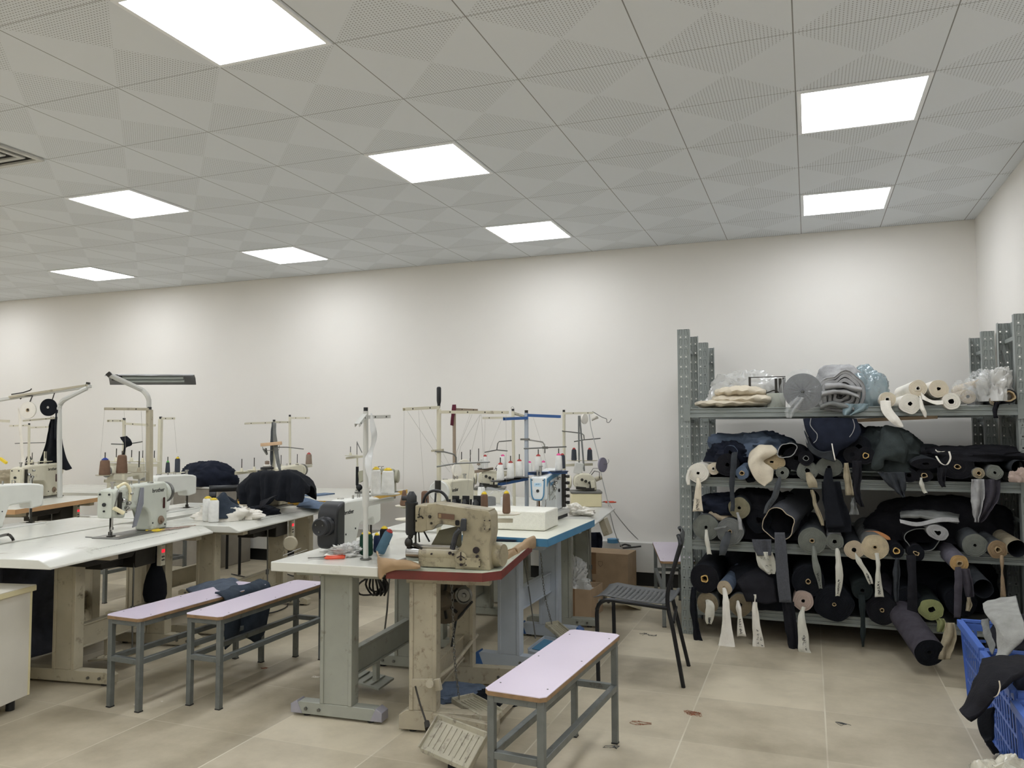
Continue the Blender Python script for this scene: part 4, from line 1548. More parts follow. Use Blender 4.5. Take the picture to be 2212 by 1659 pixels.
# ================================================================ thread stands
# stand of the nearest left machine, with its bent lamp pole
Y = 4.05
b0 = PZ(323, 1145, .75)
pb = P(323, 1130, Y)
pb.z = .75
pt_ = P(323, 885, Y)
thread_stand('tall beige thread stand with two brown cones on the nearest left table', (pb.x, pb.y, .75), pt_, r=.016, square=True, colr=BEIGEM,
             arms=[(P(320, 884, Y - .01), P(226, 883, Y - .25))],
             trays=[(P(322, 1040, Y), P(226, 1036, Y - .25), [(P(226, 1028, Y - .24), .15, .055, BEIGEM), (P(263, 1024, Y - .14), .15, .06, BEIGEM), (P(300, 1021, Y - .08), .14, .05, BEIGEM)])],
             threads=[[P(226, 886, Y - .25), P(217, 990, Y - .24)], [P(268, 886, Y - .15), P(272, 985, Y - .14)], [P(305, 888, Y - .05), P(312, 1050, Y - .05)]])
for px, py, hh, rr, YY, capm, l in ((226, 1027, .10, .034, Y - .24, BLUPL, 'brown thread cone with blue tip, leftmost on the nearest stand'), (263, 1023, .122, .035, Y - .14, None, 'tall brown thread cone, second on the nearest stand')):
    cone(l, P(px, py, YY), h=hh, r0=rr, r1=.026, th=T_BROWN, cap=capm)
t = thing('task_lamp', 'grey twin tube strip lamp on a bent white square pole above the left machines', 'lamp', (pb.x - .035, pb.y + .03, .75))
q = [P(322, 1115, Y + .03), P(322, 870, Y + .03), P(320, 850, Y + .02), P(300, 838, Y), P(237, 810, Y - .2)]
q[0] = Vector((q[1].x, q[1].y, .75))
pts = [q[0], q[1]] + arc(q[1], P(322, 853, Y + .02), P(306, 842, Y), 6)[1:] + [q[4]]
MB().tube(pts, .0165, 8).build('bent_pole', LAMG, t, world=True)
MB().bar(P(233, 806, Y - .21), P(239, 812, Y - .2), .04, .03).build('end_bracket', DSTEEL, t, world=True)
L0, L1 = P(246, 818, Y + .02), P(404, 818, Y + .28)
dd = (L1 - L0).normalized()
nn = dd.cross(Vector((0, 0, 1)))
nn = (nn + Vector((0, 0, .38))).normalized()      # tilted so that its open side shows
uu = dd.cross(nn)
if uu.z < 0:
    uu = -uu
mb = MB()
mb.grid([[a + nn * .075 - uu * .012, a + nn * .03 + uu * .018, a - nn * .03 + uu * .018, a - nn * .075 - uu * .012] for a in (L0 - dd * .04, L1 + dd * .05)])
mb.build('reflector', mat('lamp_grey_sheet', (128, 128, 128), .4, .2), t, world=True, solid=.003)
for s in (-1, 1):
    MB().cyl(L0 + dd * .06 + nn * s * .026 - uu * .004, L1 - dd * .02 + nn * s * .026 - uu * .004, .011, n=12).build('fluorescent_tube', mat('unlit_tube', (176, 184, 182), .25, var=.02), t, world=True)
MB().bar(L0 + dd * .0, L0 + dd * .05, .11, .03).build('lamp_holder', DSTEEL, t, world=True)
MB().bar(P(240, 812, Y - .18), L0 + dd * .02 + uu * .02, .02, .02).build('lamp_holder', DSTEEL, t, world=True)

# stand just behind it with dark cloth strips
Y = 4.55
thread_stand('thread stand with a dark cloth strip tied round its pole, behind the nearest stand', (lambda v: (v.x, v.y, .751))(P(268, 1050, Y)), P(268, 908, Y), r=.012,
             arms=[(P(266, 909, Y), P(234, 909, Y - .15)), (P(268, 915, Y), P(335, 919, Y + .1))],
             bars=[[P(240, 959, Y - .1), P(272, 960, Y), P(308, 954, Y + .1)]],
             trays=[(P(232, 1001, Y - .15), P(344, 1003, Y + .15), [(P(251, 998, Y - .1), .10, .06, None), (P(284, 998, Y), .09, .05, None), (P(308, 999, Y + .05), .09, .04, None), (P(333, 999, Y + .12), .09, .05, None)])])
loft('tied_cloth_strip', [[P(259, 944, Y - .04), P(275, 942, Y - .04)], [P(262, 950, Y - .05), P(284, 952, Y - .05)], [P(268, 956, Y - .05), P(284, 962, Y - .05)], [P(267, 970, Y - .03), P(272, 968, Y - .03)], [P(266, 990, Y - .02), P(271, 990, Y - .02)]], F_BLACK, label='dark cloth strip knotted on the pole behind the brown cones', cat='cloth strip')
Y = 4.75
pb = P(344, 1040, Y)
thread_stand('short cream thread stand with grey cones behind the green machine', (pb.x, pb.y, .751), P(347, 905, Y), r=.013, square=True,
             arms=[(P(347, 904, Y), P(377, 904, Y + .1))],
             trays=[(P(343, 1030, Y), P(405, 1024, Y + .2), [(P(362, 1023, Y + .05), .13, .05, None), (P(384, 1022, Y + .12), .13, .055, None)])],
             threads=[[P(376, 906, Y + .1), P(382, 978, Y + .12)]])
cone('dark grey thread cone with green tip behind the green machine', P(362, 1022, Y + .05), .085, .018, .013, T_GREY, GRNPL)
cone('black and grey thread cone with yellow tip behind the green machine', P(383, 1022, Y + .12), .115, .020, .018, T_GREY, YELPL)

# stands behind the black cloth
Y = 5.6
pb = P(592, 1040, Y)
thread_stand('cream thread stand with grey ribbons and a wooden clip block, over the black cloth', (pb.x, pb.y, .786), P(592, 911, Y), r=.013,
             arms=[(P(590, 913, Y), P(529, 915, Y - .2)), (P(592, 912, Y), P(625, 912, Y + .25))],
             trays=[(P(508, 1021, Y - .3), P(592, 1012, Y), [(P(522, 1020, Y - .25), .11, .055, None), (P(549, 1017, Y - .15), .11, .055, None)])])
rows = [[P(588, 912, Y - .03), P(594, 912, Y - .03)], [P(585, 940, Y - .03), P(592, 940, Y - .03)], [P(584, 985, Y - .03), P(590, 985, Y - .03)], [P(585, 1016, Y - .03), P(588, 1016, Y - .03)]]
loft('hanging_ribbon', rows, F_DGREY, label='dark grey ribbon hanging straight down behind the black cloth', cat='ribbon', solid=.002)
rows = [[P(590, 913, Y - .05), P(596, 913, Y - .05)], [P(590, 950, Y - .05), P(598, 950, Y - .05)], [P(594, 985, Y - .05), P(602, 980, Y - .05)], [P(603, 1018, Y - .05), P(608, 1018, Y - .05)]]
loft('hanging_ribbon', rows, F_GREY, label='lighter grey ribbon slanting to the right behind the black cloth', cat='ribbon', solid=.002)
t = thing('wooden_block', 'pale wooden block with wire clip hanging on the stand above the black cloth', 'wooden block', P(587, 964, Y - .07))
MB().bar(P(564, 961, Y - .09), P(608, 957, Y - .05), .03, .028).build('wood_bar', mat('pale_wood', (212, 178, 142), .6, var=.1, stretch=(1, 8, 8)), t, world=True, bevel=.003)
mb = MB()
mb.tube([P(567, 965, Y - .08), P(568, 971, Y - .08), P(577, 973, Y - .08), P(602, 972, Y - .06), P(604, 962, Y - .06)], .003, 6)
mb.bar(P(569, 970, Y - .08), P(577, 982, Y - .08), .012, .012)
mb.bar(P(574, 968, Y - .07), P(577, 982, Y - .07), .012, .008)
mb.build('wire_clip', STEEL, t, world=True)
mb = MB()
t = thing('bobbin_stack', 'black reel carrying a taupe spool, above the black cloth', 'thread reel', P(577, 1016, Y - .12))
MB().lathe([(.03, 0), (.055, .004), (.055, .022), (.03, .026)], P(577, 1015, Y - .12), (0, 0, 1), 24).build('black_reel', BLACK, t, world=True)
MB().lathe([(.03, 0), (.035, .01), (.02, .018)], P(577, 1008, Y - .12), (0, 0, 1), 20).build('white_disc', F_WHITE, t, world=True)
MB().lathe([(.018, 0), (.019, .03), (.008, .034)], P(577, 1004, Y - .12), (0, 0, 1), 16).build('spool', T_TAUPE, t, world=True)
Y = 6.35
pb = P(627, 1030, Y)
thread_stand('slim cream thread stand with one taupe cone, by the back wall', (pb.x, pb.y, .786), P(626, 900, Y), r=.012,
             arms=[(P(626, 903, Y), P(669, 903, Y + .1))], bars=[[P(600, 966, Y - .15), P(620, 966, Y - .03), P(656, 970, Y + .1)]],
             trays=[(P(622, 1010, Y), P(674, 1005, Y + .1), [(P(642, 1008, Y + .03), .12, 0, None), (P(667, 1004, Y + .09), .12, .04, None), (P(607, 1010, Y - .05), .12, 0, None)])])
cone('taupe thread cone with red cap by the back wall', P(667, 1003, Y + .09), .10, .030, .024, T_TAUPE, REDPL)

# white stand on the table of the black handwheel machine
s0 = PZ(790, 1208, .752)
Y = s0.y
t = thread_stand('white round thread stand at the front corner of the white table, holding a silvery ribbon', s0, P(790, 888, Y), r=.0125, colr=LAMG,
                 arms=[(P(792, 901, Y), P(840, 900, Y + .15)), (P(789, 896, Y), P(771, 919, Y - .12))],
                 trays=[(P(792, 1085, Y), P(846, 1074, Y + .2), [(P(812, 1070, Y + .07), .12, .06, None), (P(838, 1069, Y + .15), .12, .06, None)])])
MB().cyl(P(790, 1095, Y), P(790, 1055, Y), .0165, n=12).build('clamp_sleeve', LAMG, t, world=True)
rows = [[P(800, 893, Y - .02), P(803, 892, Y - .02)], [P(800, 925, Y - .02), P(812, 925, Y)], [P(802, 950, Y - .01), P(814, 945, Y + .01)], [P(799, 970, Y), P(806, 975, Y)], [P(788, 990, Y - .02), P(805, 985, Y - .02)], [P(789, 1015, Y - .03), P(803, 1010, Y - .03)], [P(795, 1035, Y - .03), P(802, 1032, Y - .03)], [P(797, 1053, Y - .03), P(800, 1052, Y - .03)]]
loft('satin_ribbon', rows, mat('silvery_satin', (208, 210, 210), .25, var=.05, spec=.8), label='silvery white ribbon twisted and hanging from the white thread stand', cat='ribbon', solid=.0015)
cone('white thread cone with yellow tip, left of two on the white stand', P(812, 1069, Y + .07), .125, .026, .021, T_WHITE, YELPL)
cone('white thread cone with yellow tip, right of two on the white stand', P(838, 1068, Y + .15), .120, .033, .027, T_WHITE, YELPL)

# stand by the back wall, on the yellow edged table
Y = 6.55
pb = P(772, 1040, Y)
thread_stand('short thread stand with two bare pins above the yellow edged table', (pb.x, pb.y, .786), P(772, 985, Y), r=.008, cap=False,
             trays=[(P(748, 988, Y - .1), P(785, 984, Y + .05), [(P(757, 985, Y - .07), .09, .055, None), (P(771, 990, Y), .16, 0, None)])],
             bars=[[P(771, 955, Y), P(782, 978, Y)]])

# tall stand with the screwdriver, old table
Y = 4.02
pb = P(948, 1170, Y)
t = thread_stand('tall cream thread stand topped by a black screwdriver handle, behind the cylinder bed machine', (pb.x, pb.y, .746), P(948, 884, Y), r=.0125, cap=False,
                 arms=[(P(947, 880, Y), P(873, 884, Y - .25)), (P(948, 890, Y), P(1098, 891, Y + .25))],
                 bars=[[P(940, 975, Y - .02), P(960, 976, Y - .02), P(980, 981, Y + .02), P(985, 988, Y + .03), P(985, 1001, Y + .03)],
                       [P(944, 1008, Y - .08), P(985, 1001, Y + .03), P(1058, 998, Y + .2)]],
                 threads=[[P(873, 887, Y - .25), P(871, 1056, Y - .2)], [P(880, 888, Y - .23), P(945, 986, Y), P(972, 1020, Y)], [P(904, 886, Y - .15), P(916, 1058, Y - .1)],
                          [P(910, 886, Y - .14), P(947, 960, Y), P(975, 1012, Y)], [P(1040, 895, Y + .12), P(1045, 1000, Y + .12), P(1040, 1060, Y + .1)],
                          [P(1093, 896, Y + .24), P(1094, 1060, Y + .22)], [P(1020, 895, Y + .08), P(987, 975, Y + .08), P(975, 1060, Y + .05)], [P(1038, 895, Y + .12), P(1015, 990, Y + .1), P(1010, 1060, Y + .08)], [P(1037, 896, Y + .12), P(995, 965, Y + .05), P(988, 1000, Y + .03)]])
MB().cyl(P(946, 1064, Y - .005), P(946, 1038, Y - .005), .0175, n=12).build('clamp_sleeve', DSTEEL, t, world=True)
MB().bar(P(933, 974, Y - .01), P(957, 972, Y - .01), .02, .012).build('rod_clamp', BEIGEM, t, world=True)
a = P(948, 883, Y)
t = thing('screwdriver', 'screwdriver with black handle standing upright in the top of the thread stand', 'screwdriver', a)
MB().lathe([(.007, .002), (.0085, .012), (.009, .02), (.0085, .026), (.010, .03), (.0125, .045), (.013, .115), (.011, .122), (.005, .125)], a, (0, 0, 1), 14).build('handle', BLACK, t, world=True)
MB().cyl(a + Vector((0, 0, -.05)), a + Vector((0, 0, .006)), .003, n=8).build('blade', STEEL, t, world=True)
IVO = mat('ivory_disc', (224, 218, 200), .4)
ca_, cb_ = P(873, 1092, 3.86), P(918, 1094, 3.92)
cc_ = P(880, 1121, 4.0)
MB().bar(P(948, 1098, Y), P(868, 1096, 3.86), .024, .008).build('tray_arm', CREAM, t, world=True)
MB().bar(P(948, 1122, Y), P(872, 1123, 4.0), .024, .008).build('tray_arm', CREAM, t, world=True)
for q_, r_ in ((ca_, .05), (cb_, .05), (cc_, .07)):
    MB().lathe([(.008, 0), (r_ * .9, .002), (r_, .006), (r_, .008), (r_ * .88, .005), (.008, .004)], q_ - Vector((0, 0, .007)), (0, 0, 1), 24, caps=False).build('spool_disc', IVO, t, world=True)
cone('brown wound cone left of the black head tube', ca_, .085, .024, .010, T_BROWN, None)
cone('brown wound cone in front of the round motor end', cb_, .085, .022, .019, T_BROWN, None)
# three square black cups on a tray
Y = 3.62
t = thing('cup_tray', 'black tray with three square black thread cups behind the cylinder bed machine', 'thread tray', P(1000, 1110, Y))
t.location.z = 1.03
ROOTM[t.name] = Matrix.Translation(t.location)
MB().bar(P(965, 1094, Y - .02), P(1042, 1100, Y + .02), .07, .008).build('tray', BLACK, t, world=True, bevel=.002)
for px in (984, 1006, 1030):
    c = P(px, 1094, Y)
    mb = MB()
    mb.bar(c + Vector((-.018, 0, .028)), c + Vector((.018, .006, .028)), .004, .05)
    mb.lathe([(.016, 0), (.016, .02), (.009, .03), (.008, .036)], c + Vector((.0, -.015, 0)), (0, 0, 1), 12)
    mb.cyl(c + Vector((-.032, .0, 0)), c + Vector((-.032, 0, .035)), .006, n=8)
    mb.build('thread_cup', BLACK, t, world=True)
MB().tube([P(1040, 1100, Y), Vector((P(1040, 1100, Y).x, Y, .95)), Vector((P(1040, 1100, Y).x, Y, .746))], .006, 8).build('tray_post', BLKM, t, world=True)
cone('brown thread cone with yellow tip beside the black cups', P(1046, 1099, 3.72), .075, .019, .0175, T_BROWN, YELPL)
c = P(1094, 1112, 3.72)
t = thread_stand('pale disc holder on an arm carrying a brown cone, right of the cylinder bed machine', (P(1064, 1120, 3.66).x, 3.66, .746), P(1064, 1118, 3.66), r=.006, cap=False,
                 trays=[(P(1062, 1121, 3.62), P(1104, 1121, 3.74), [(c, .08, .072, mat('ivory_disc', (224, 218, 200), .4))])])
cone('brown thread cone with yellow tip on the pale disc right of the cylinder bed machine', c + Vector((0, 0, .008)), .10, .0205, .0165, T_BROWN, YELPL)


# brown pole stand with three tilted pins and the big disc
Y = 5.35
pb = P(982, 1060, Y)
thread_stand('brownish thread stand with three bare pins and a maroon rag on top', (pb.x, pb.y, .751), P(981, 878, Y), r=.0125, colr=mat('brownish_enamel', (146, 130, 112), .5), cap=False,
             arms=[(P(981, 884, Y), P(1030, 886, Y + .2))],
             trays=[(P(985, 1024, Y), P(1064, 1010, Y + .25), [(P(997, 1014, Y + .02), .13, 0, None), (P(1016, 1009, Y + .08), .13, 0, None), (P(1034, 1006, Y + .14), .13, 0, None)])],
             bars=[[P(1020, 1020, Y + .1), P(1025, 1036, Y + .1), P(1023, 1055, Y + .1)]],
             threads=[[P(1018, 887, Y + .15), P(985, 980, Y), P(990, 1040, Y)]])
loft('maroon_rag', [[P(977, 874, Y - .02), P(985, 874, Y - .02)], [P(976, 885, Y - .03), P(985, 884, Y - .03)], [P(975, 900, Y - .03), P(981, 902, Y - .03)], [P(973, 918, Y - .02), P(979, 920, Y - .02)]], fabric('maroon_cloth', (92, 44, 56)), label='maroon rag tied on top of the brownish thread stand', cat='rag')
c = P(1003, 1020, 5.25)
tag(MB().lathe([(.012, 0), (.09, .002), (.095, .006), (.09, .010), (.012, .012)], c, (.9, -.4, .1), 30).build('tape_disc', MATS['ivory_disc']), 'large pale disc standing on edge behind the brownish stand', 'disc')
c = P(985, 1016, 5.1)
tag(MB().lathe([(.03, 0), (.045, .002), (.045, .012), (.03, .014)], c, (.9, -.4, .1), 24).build('tape_roll', F_WHITE), 'small white tape roll beside the large pale disc', 'tape roll')

# grey stand with the wire ring
Y = 5.75
pb = P(1111, 1080, Y)
t = thread_stand('cream thread stand with a wire ring on top, left of the blue stand', (pb.x, pb.y, .751), P(1108, 888, Y), r=.0125,
                 arms=[(P(1106, 902, Y), P(1043, 903, Y - .15)), (P(1108, 892, Y), P(1134, 900, Y + .25))],
                 bars=[[P(1110, 951, Y), P(1078, 954, Y - .02), P(1075, 958, Y - .02), P(1073, 972, Y - .02)], [P(1047, 977, Y - .1), P(1073, 972, Y - .02), P(1096, 974, Y + .05)]],
                 trays=[(P(1042, 1018, Y - .2), P(1110, 1018, Y), [(P(1048, 1014, Y - .18), .11, .06, BLACK), (P(1086, 1014, Y - .05), .11, .06, BLACK)])],
                 threads=[[P(1084, 905, Y - .08), P(1052, 985, Y - .15)], [P(1048, 905, Y - .13), P(1046, 990, Y - .17)]])
pts = [P(1107, 882, Y) + Vector((.012 * math.cos(a), 0, .012 * math.sin(a))) for a in [2 * PI * i / 12 for i in range(13)]]
MB().tube(pts, .0015, 5).build('wire_ring', STEEL, t, world=True)
cone('white thread cone with red cap, leftmost of the white cones', P(1048, 1014, Y - .18), .10, .024, .018, T_WHITE, REDPL, group='white cones by the blue stand')
cone('white thread cone with pink cap behind the first red capped one', P(1086, 1013, Y - .05), .10, .026, .020, T_WHITE, PINKPL, group='white cones by the blue stand')

# the blue stand
Y = 4.98
pb = P(1138, 1100, Y)
t = thread_stand('pale blue thread stand with bright blue arms on the blue edged table', (pb.x, pb.y, .766), P(1137, 892, Y), r=.014, colr=LTBLUE)
mb = MB()
o = None
for a, b_ in ((P(1138, 903, Y), P(1089, 905, Y - .15)), (P(1138, 897, Y), P(1210, 900, Y + .15)), (P(1138, 1034, Y), P(1078, 1046, Y - .2)), (P(1140, 1023, Y), P(1225, 1020, Y + .12))):
    d = (b_ - a).normalized()
    n = d.cross(Vector((0, 0, 1))).normalized()
    mb = MB()
    mb.bar(a + Vector((0, 0, .008)), b_ + Vector((0, 0, .008)), .026, .003)
    mb.bar(a + n * .0125, b_ + n * .0125, .003, .019)
    mb.bar(a - n * .0125, b_ - n * .0125, .003, .019)
    mb.build('blue_arm', BLUEP, t, world=True)
MB().bar(P(1125, 949, Y - .01), P(1143, 949, Y - .01), .022, .012).build('rod_clamp', STEEL, t, world=True)
MB().tube([P(1140, 950, Y), P(1172, 955, Y + .05), P(1176, 960, Y + .05), P(1177, 967, Y + .05)], .005, 8).build('guide_rod', CHROME, t, world=True)
MB().tube([P(1132, 969, Y - .1), P(1177, 967, Y + .05), P(1223, 965, Y + .2)], .0045, 8).build('guide_rod', STEEL, t, world=True)
MB().bar(P(1172, 967, Y + .04), P(1183, 967, Y + .06), .02, .016).build('rod_clamp', STEEL, t, world=True)
MB().cyl(P(1177, 967, Y + .05), P(1177, 979, Y + .05), .004, n=8).build('guide_rod', STEEL, t, world=True)
blue_cones = [(1081, 1038, -.18, REDPL, 'white thread cone with red cap on the lowest black disc, left of the blue pole'), (1103, 1034, -.11, REDPL, 'white thread cone with red cap, middle of the three left of the blue pole'),
              (1122, 1030, -.05, REDPL, 'white thread cone with red cap, nearest the blue pole on its left'), (1163, 1019, .03, REDPL, 'tall white thread cone with red cap above the interlock machine'), (1207, 1017, .10, PINKPL, 'white thread cone with pink cap above the far end of the interlock machine')]
for px, py, dy, cp, l in blue_cones:
    b_ = P(px, py, Y + dy)
    MB().lathe([(.008, 0), (.062, .002), (.066, .006), (.066, .008), (.058, .005), (.008, .004)], b_ - Vector((0, 0, .009)), (0, 0, 1), 24, caps=False).build('black_disc', BLACK, t, world=True)
    MB().cyl(b_, b_ + Vector((0, 0, .15)), .0035, n=8).build('spool_pin', DSTEEL, t, world=True)
    cone(l, b_, .105, .0255, .0195, T_WHITE, cp, group='white cones by the blue stand')
MB().tube([P(1152, 902, Y + .02), P(1170, 960, Y + .05), P(1185, 1020, Y + .05)], .0007, 4).build('thread', THREADM, t, world=True)
cone('white thread cone with pink cap behind the blue pole', P(1144, 1025, 5.7), .09, .022, .017, T_WHITE, PINKPL, group='white cones by the blue stand')
cone('white thread cone with small pink tip right of the blue pole, further back', P(1145 + 3, 1026, 5.5) + Vector((.06, .1, 0)), .09, .024, .018, T_WHITE, PINKPL, group='white cones by the blue stand')

# far stand with white wrapped arm and hanging wires
Y = 6.3
pb = P(1219, 1075, Y)
t = thread_stand('cream thread stand at the back wall with tape roll and looped wires', (pb.x, pb.y, .751), P(1218, 890, Y), r=.0125,
                 arms=[(P(1219, 893, Y), P(1282, 892, Y + .1))],
                 bars=[[P(1214, 931, Y - .03), P(1256, 936, Y + .05), P(1261, 940, Y + .05), P(1262, 950, Y + .05)], [P(1240, 954, Y), P(1262, 950, Y + .05), P(1297, 947, Y + .1)]],
                 trays=[(P(1220, 1003, Y), P(1280, 1001, Y + .1), [(P(1241, 996, Y + .03), .11, .065, MATS['ivory_disc']), (P(1274, 996, Y + .09), .11, .065, MATS['ivory_disc'])])])
MB().tube(smooth([P(1280, 889, Y + .1), P(1300, 901, Y + .1), P(1310, 905, Y + .1), P(1311, 912, Y + .1), P(1316, 912, Y + .1), P(1321, 905, Y + .1)], 4), .003, 6).build('wire_hook', STEEL, t, world=True)
cone('dark grey thread cone with red cap, left of two at the back wall', P(1240, 995, Y + .03), .095, .023, .018, T_GREY, REDPL)
cone('dark grey thread cone with red cap, right of two at the back wall', P(1274, 995, Y + .09), .095, .023, .018, T_GREY, REDPL)
cone('dark grey thread cone with red and yellow caps beside the pole of the back stand', P(1215, 1012, 6.1), .11, .024, .019, T_GREY, REDPL)
mb = MB()
for (a, b_) in ((P(1250, 898, Y), P(1251, 1020, Y)), (P(1252, 898, Y), P(1262, 1018, Y))):
    mb.tube([a, b_], .007, 6)
tag(mb.build('hanging_tube', F_GREY), 'pair of grey tapes hanging from the wrapped arm at the back wall', 'tape')
tag(MB().tube(smooth([P(1273, 895, Y), P(1276, 920, Y), P(1283, 950, Y), P(1292, 985, Y), P(1300, 1030, Y), P(1312, 1080, Y), P(1328, 1150, Y), P(1345, 1185, Y + .2)], 5), .0035, 6).build('power_cord', mat('grey_cord', (178, 178, 176), .5)), 'thin grey cord looping down the back wall beside the overlock table', 'cord')
tag(MB().tube(smooth([P(1312, 1080, Y), P(1330, 1110, Y), P(1358, 1145, Y + .2), P(1378, 1165, Y + .4)], 5), .0035, 6).build('power_cord', MATS['grey_cord']), 'second grey cord sagging from the overlock table towards the far bench', 'cord')
c = P(1261, 905, Y + .04)
tag(MB().lathe([(.022, 0), (.042, .001), (.042, .014), (.022, .015)], c, (.9, -.35, 0), 22).build('tape_roll', F_WHITE), 'white tape roll hanging under the wrapped arm at the back wall', 'tape roll')
loft('white_rag', [[P(1277, 897, Y), P(1282, 893, Y)], [P(1278, 908, Y), P(1290, 898, Y)], [P(1280, 909, Y + .05), P(1293, 903, Y + .05)]], F_WHITE, label='small white rag on the end of the wrapped arm', cat='rag')
c = P(1300, 1004, Y + .02)
t = thing('tape_reel', 'purple-grey tape reel hanging at the back wall right of the grey cones', 'tape reel', c)
MB().lathe([(.02, 0), (.060, .001), (.060, .014), (.02, .015)], c, (.93, -.35, 0), 24).build('wound_tape', mat('lilac_tape', (128, 124, 140), .5), t, world=True)
MB().tube([c, c + Vector((.05, 0, .01)), c + Vector((.06, 0, .03)), c + Vector((.055, 0, .045))], .002, 6).build('hook', STEEL, t, world=True)

# left edge: stands, lamp with tape rolls
Y = 5.9
pb = P(63, 1000, Y)
thread_stand('slim cream thread stand behind the white tape roll at the far left', (pb.x, pb.y, .751), P(63, 918, Y), r=.012,
             arms=[(P(62, 919, Y), P(20, 920, Y - .15)), (P(63, 924, Y), P(106, 922, Y + .2))],
             bars=[[P(32, 958, Y - .1), P(58, 957, Y), P(97, 956, Y + .1)], [P(61, 945, Y), P(61, 957, Y)]])
pb = P(97, 1000, 5.3)
thread_stand('low thread stand with empty spool seats on the wood edged table', (P(98, 1000, 5.45).x, 5.45, .751), P(98, 975, 5.45), r=.012, cap=False,
             arms=[(P(118, 903, 5.45), P(50, 909, 5.2))],
             trays=[(P(57, 1005, 5.25), P(122, 1000, 5.5), [(P(69, 1001, 5.3), .1, .06, None), (P(98, 998, 5.4), .1, .06, None)])])
Y = 4.4
tag(MB().bar(P(0, 909, Y), P(21, 910, Y + .05), .03, .02).build('thread_guide', CREAM), 'end of a cream thread guide arm at the left picture edge', 'guide arm')
Y = 5.35
t = thing('task_lamp', 'long white lamp arm with hanging tape rolls on a bent pole at the left edge', 'lamp', (P(131, 1010, Y).x, Y, .751))
mb = MB()
a = P(131, 1010, Y)
mb.tube([Vector((a.x, Y, .751)), P(128, 890, Y)] + arc(P(128, 890, Y), P(126, 868, Y), P(145, 860, Y), 5)[1:] + [P(188, 838, Y + .1)], .022, 8)
mb.build('bent_pole', LAMG, t, world=True)
mb = MB()
mb.bar(P(-30, 868, Y - .2), P(196, 834, Y + .12), .045, .03)
mb.build('lamp_channel', LAMG, t, world=True, bevel=.004)
mb = MB()
mb.bar(P(20, 858, Y - .15), P(190, 832, Y + .1), .02, .02)
mb.build('lamp_channel', BEIGEM, t, world=True)
MB().bar(P(186, 830, Y + .1), P(194, 831, Y + .12), .04, .04).build('end_cap', DSTEEL, t, world=True)
mb = MB()
mb.tube([P(44, 862, Y - .1), P(49, 855, Y - .1), P(70, 855, Y - .08), P(60, 880, Y - .12), P(61, 888, Y - .12)], .006, 8)
mb.tube([P(108, 845, Y), P(118, 848, Y), P(112, 866, Y - .02), P(106, 880, Y - .03)], .005, 8)
mb.tube([P(25, 852, Y - .1), P(50, 848, Y - .1), P(65, 843, Y - .1), P(68, 840, Y - .1)], .006, 6)
mb.build('wire_hook', DSTEEL, t, world=True)


def tape_roll(label, c, R_, ri, th, m_, ax=(.3, -1, 0), mi=CORK):
    t = thing('tape_roll', label, 'tape roll', Vector(c) - Vector((0, 0, R_)))
    n = Vector(ax).normalized()
    mb = MB()
    q = n.to_track_quat('Z', 'Y')
    rows = []
    for (r, z) in ((ri, 0), (R_ * .98, 0), (R_, .002), (R_, th - .002), (R_ * .98, th), (ri, th), (ri, 0)):
        rows.append([Vector(c) + q @ Vector((r * math.cos(2 * PI * i / 36), r * math.sin(2 * PI * i / 36), z - th / 2)) for i in range(36)])
    mb.grid(rows, True).build('wound_tape', m_, t, world=True)
    rows = []
    for (r, z) in ((ri - .004, -.001), (ri, -.001), (ri, th + .001), (ri - .004, th + .001), (ri - .004, -.001)):
        rows.append([Vector(c) + q @ Vector((r * math.cos(2 * PI * i / 24), r * math.sin(2 * PI * i / 24), z - th / 2)) for i in range(24)])
    MB().grid(rows, True).build('core', mi, t, world=True)
    return t


tr = tape_roll('big white tape roll hanging at the far left, tape running down', P(61, 886, Y - .12), .078, .018, .014, F_WHITE)
loft('hanging_tape', [[P(39, 880, Y - .12), P(41, 880, Y - .12)], [P(40, 905, Y - .1), P(46, 905, Y - .1)], [P(43, 950, Y - .1), P(49, 950, Y - .1)], [P(46, 1000, Y - .1), P(54, 1000, Y - .1)], [P(51, 1060, Y - .2), P(57, 1058, Y - .2)]], F_WHITE, tr, solid=.001)
tr = tape_roll('big black tape roll hanging beside the white one at the far left', P(105, 880, Y - .03), .080, .011, .02, F_BLACK, mi=LAMG)
loft('hanging_tape', [[P(120, 885, Y - .02), P(126, 885, Y - .02)], [P(118, 905, Y - .02), P(124, 905, Y - .02)], [P(117, 950, Y - .02), P(121, 950, Y - .02)]], F_BLACK, tr, solid=.001)
# black garment hanging behind
Y = 5.5
rows = []
for (y_, x0, x1) in ((900, 110, 124), (925, 105, 130), (960, 98, 136), (990, 88, 144), (1012, 83, 156)):
    rows.append([P(x0 + (x1 - x0) * k / 6, y_ + (4 if k % 2 else 0), Y + .02 * math.sin(k * 2.1)) for k in range(7)])
loft('hanging_garment', rows, F_BLACK, label='black garment hanging in a triangle from the lamp pole at the far left', cat='garment', solid=.006)
mb = MB()
mb.box(-.05, .05, -.04, .04, 0, .04)
c = P(66, 988, 6.0)
t = thing('thread_clutter', 'dark tangled mechanism with loop behind the white tape', 'machine part', (c.x, c.y, .751))
MB().box(-.06, .06, -.05, .05, 0, .22).build('housing', BEIGEM, t, bevel=.01)
mb = MB()
for k in range(8):
    a = k * .8
    mb.tube([(-.04 + .01 * k, -.05, .2), (.05 * math.cos(a), -.06, .26 + .02 * math.sin(a * 2)), (.03 - .008 * k, -.04, .22)], .006, 6)
mb.sphere((0, -.01, .27), .045, 12, (1.1, .9, .8))
mb.build('dark_mechanism', BLKM, t)
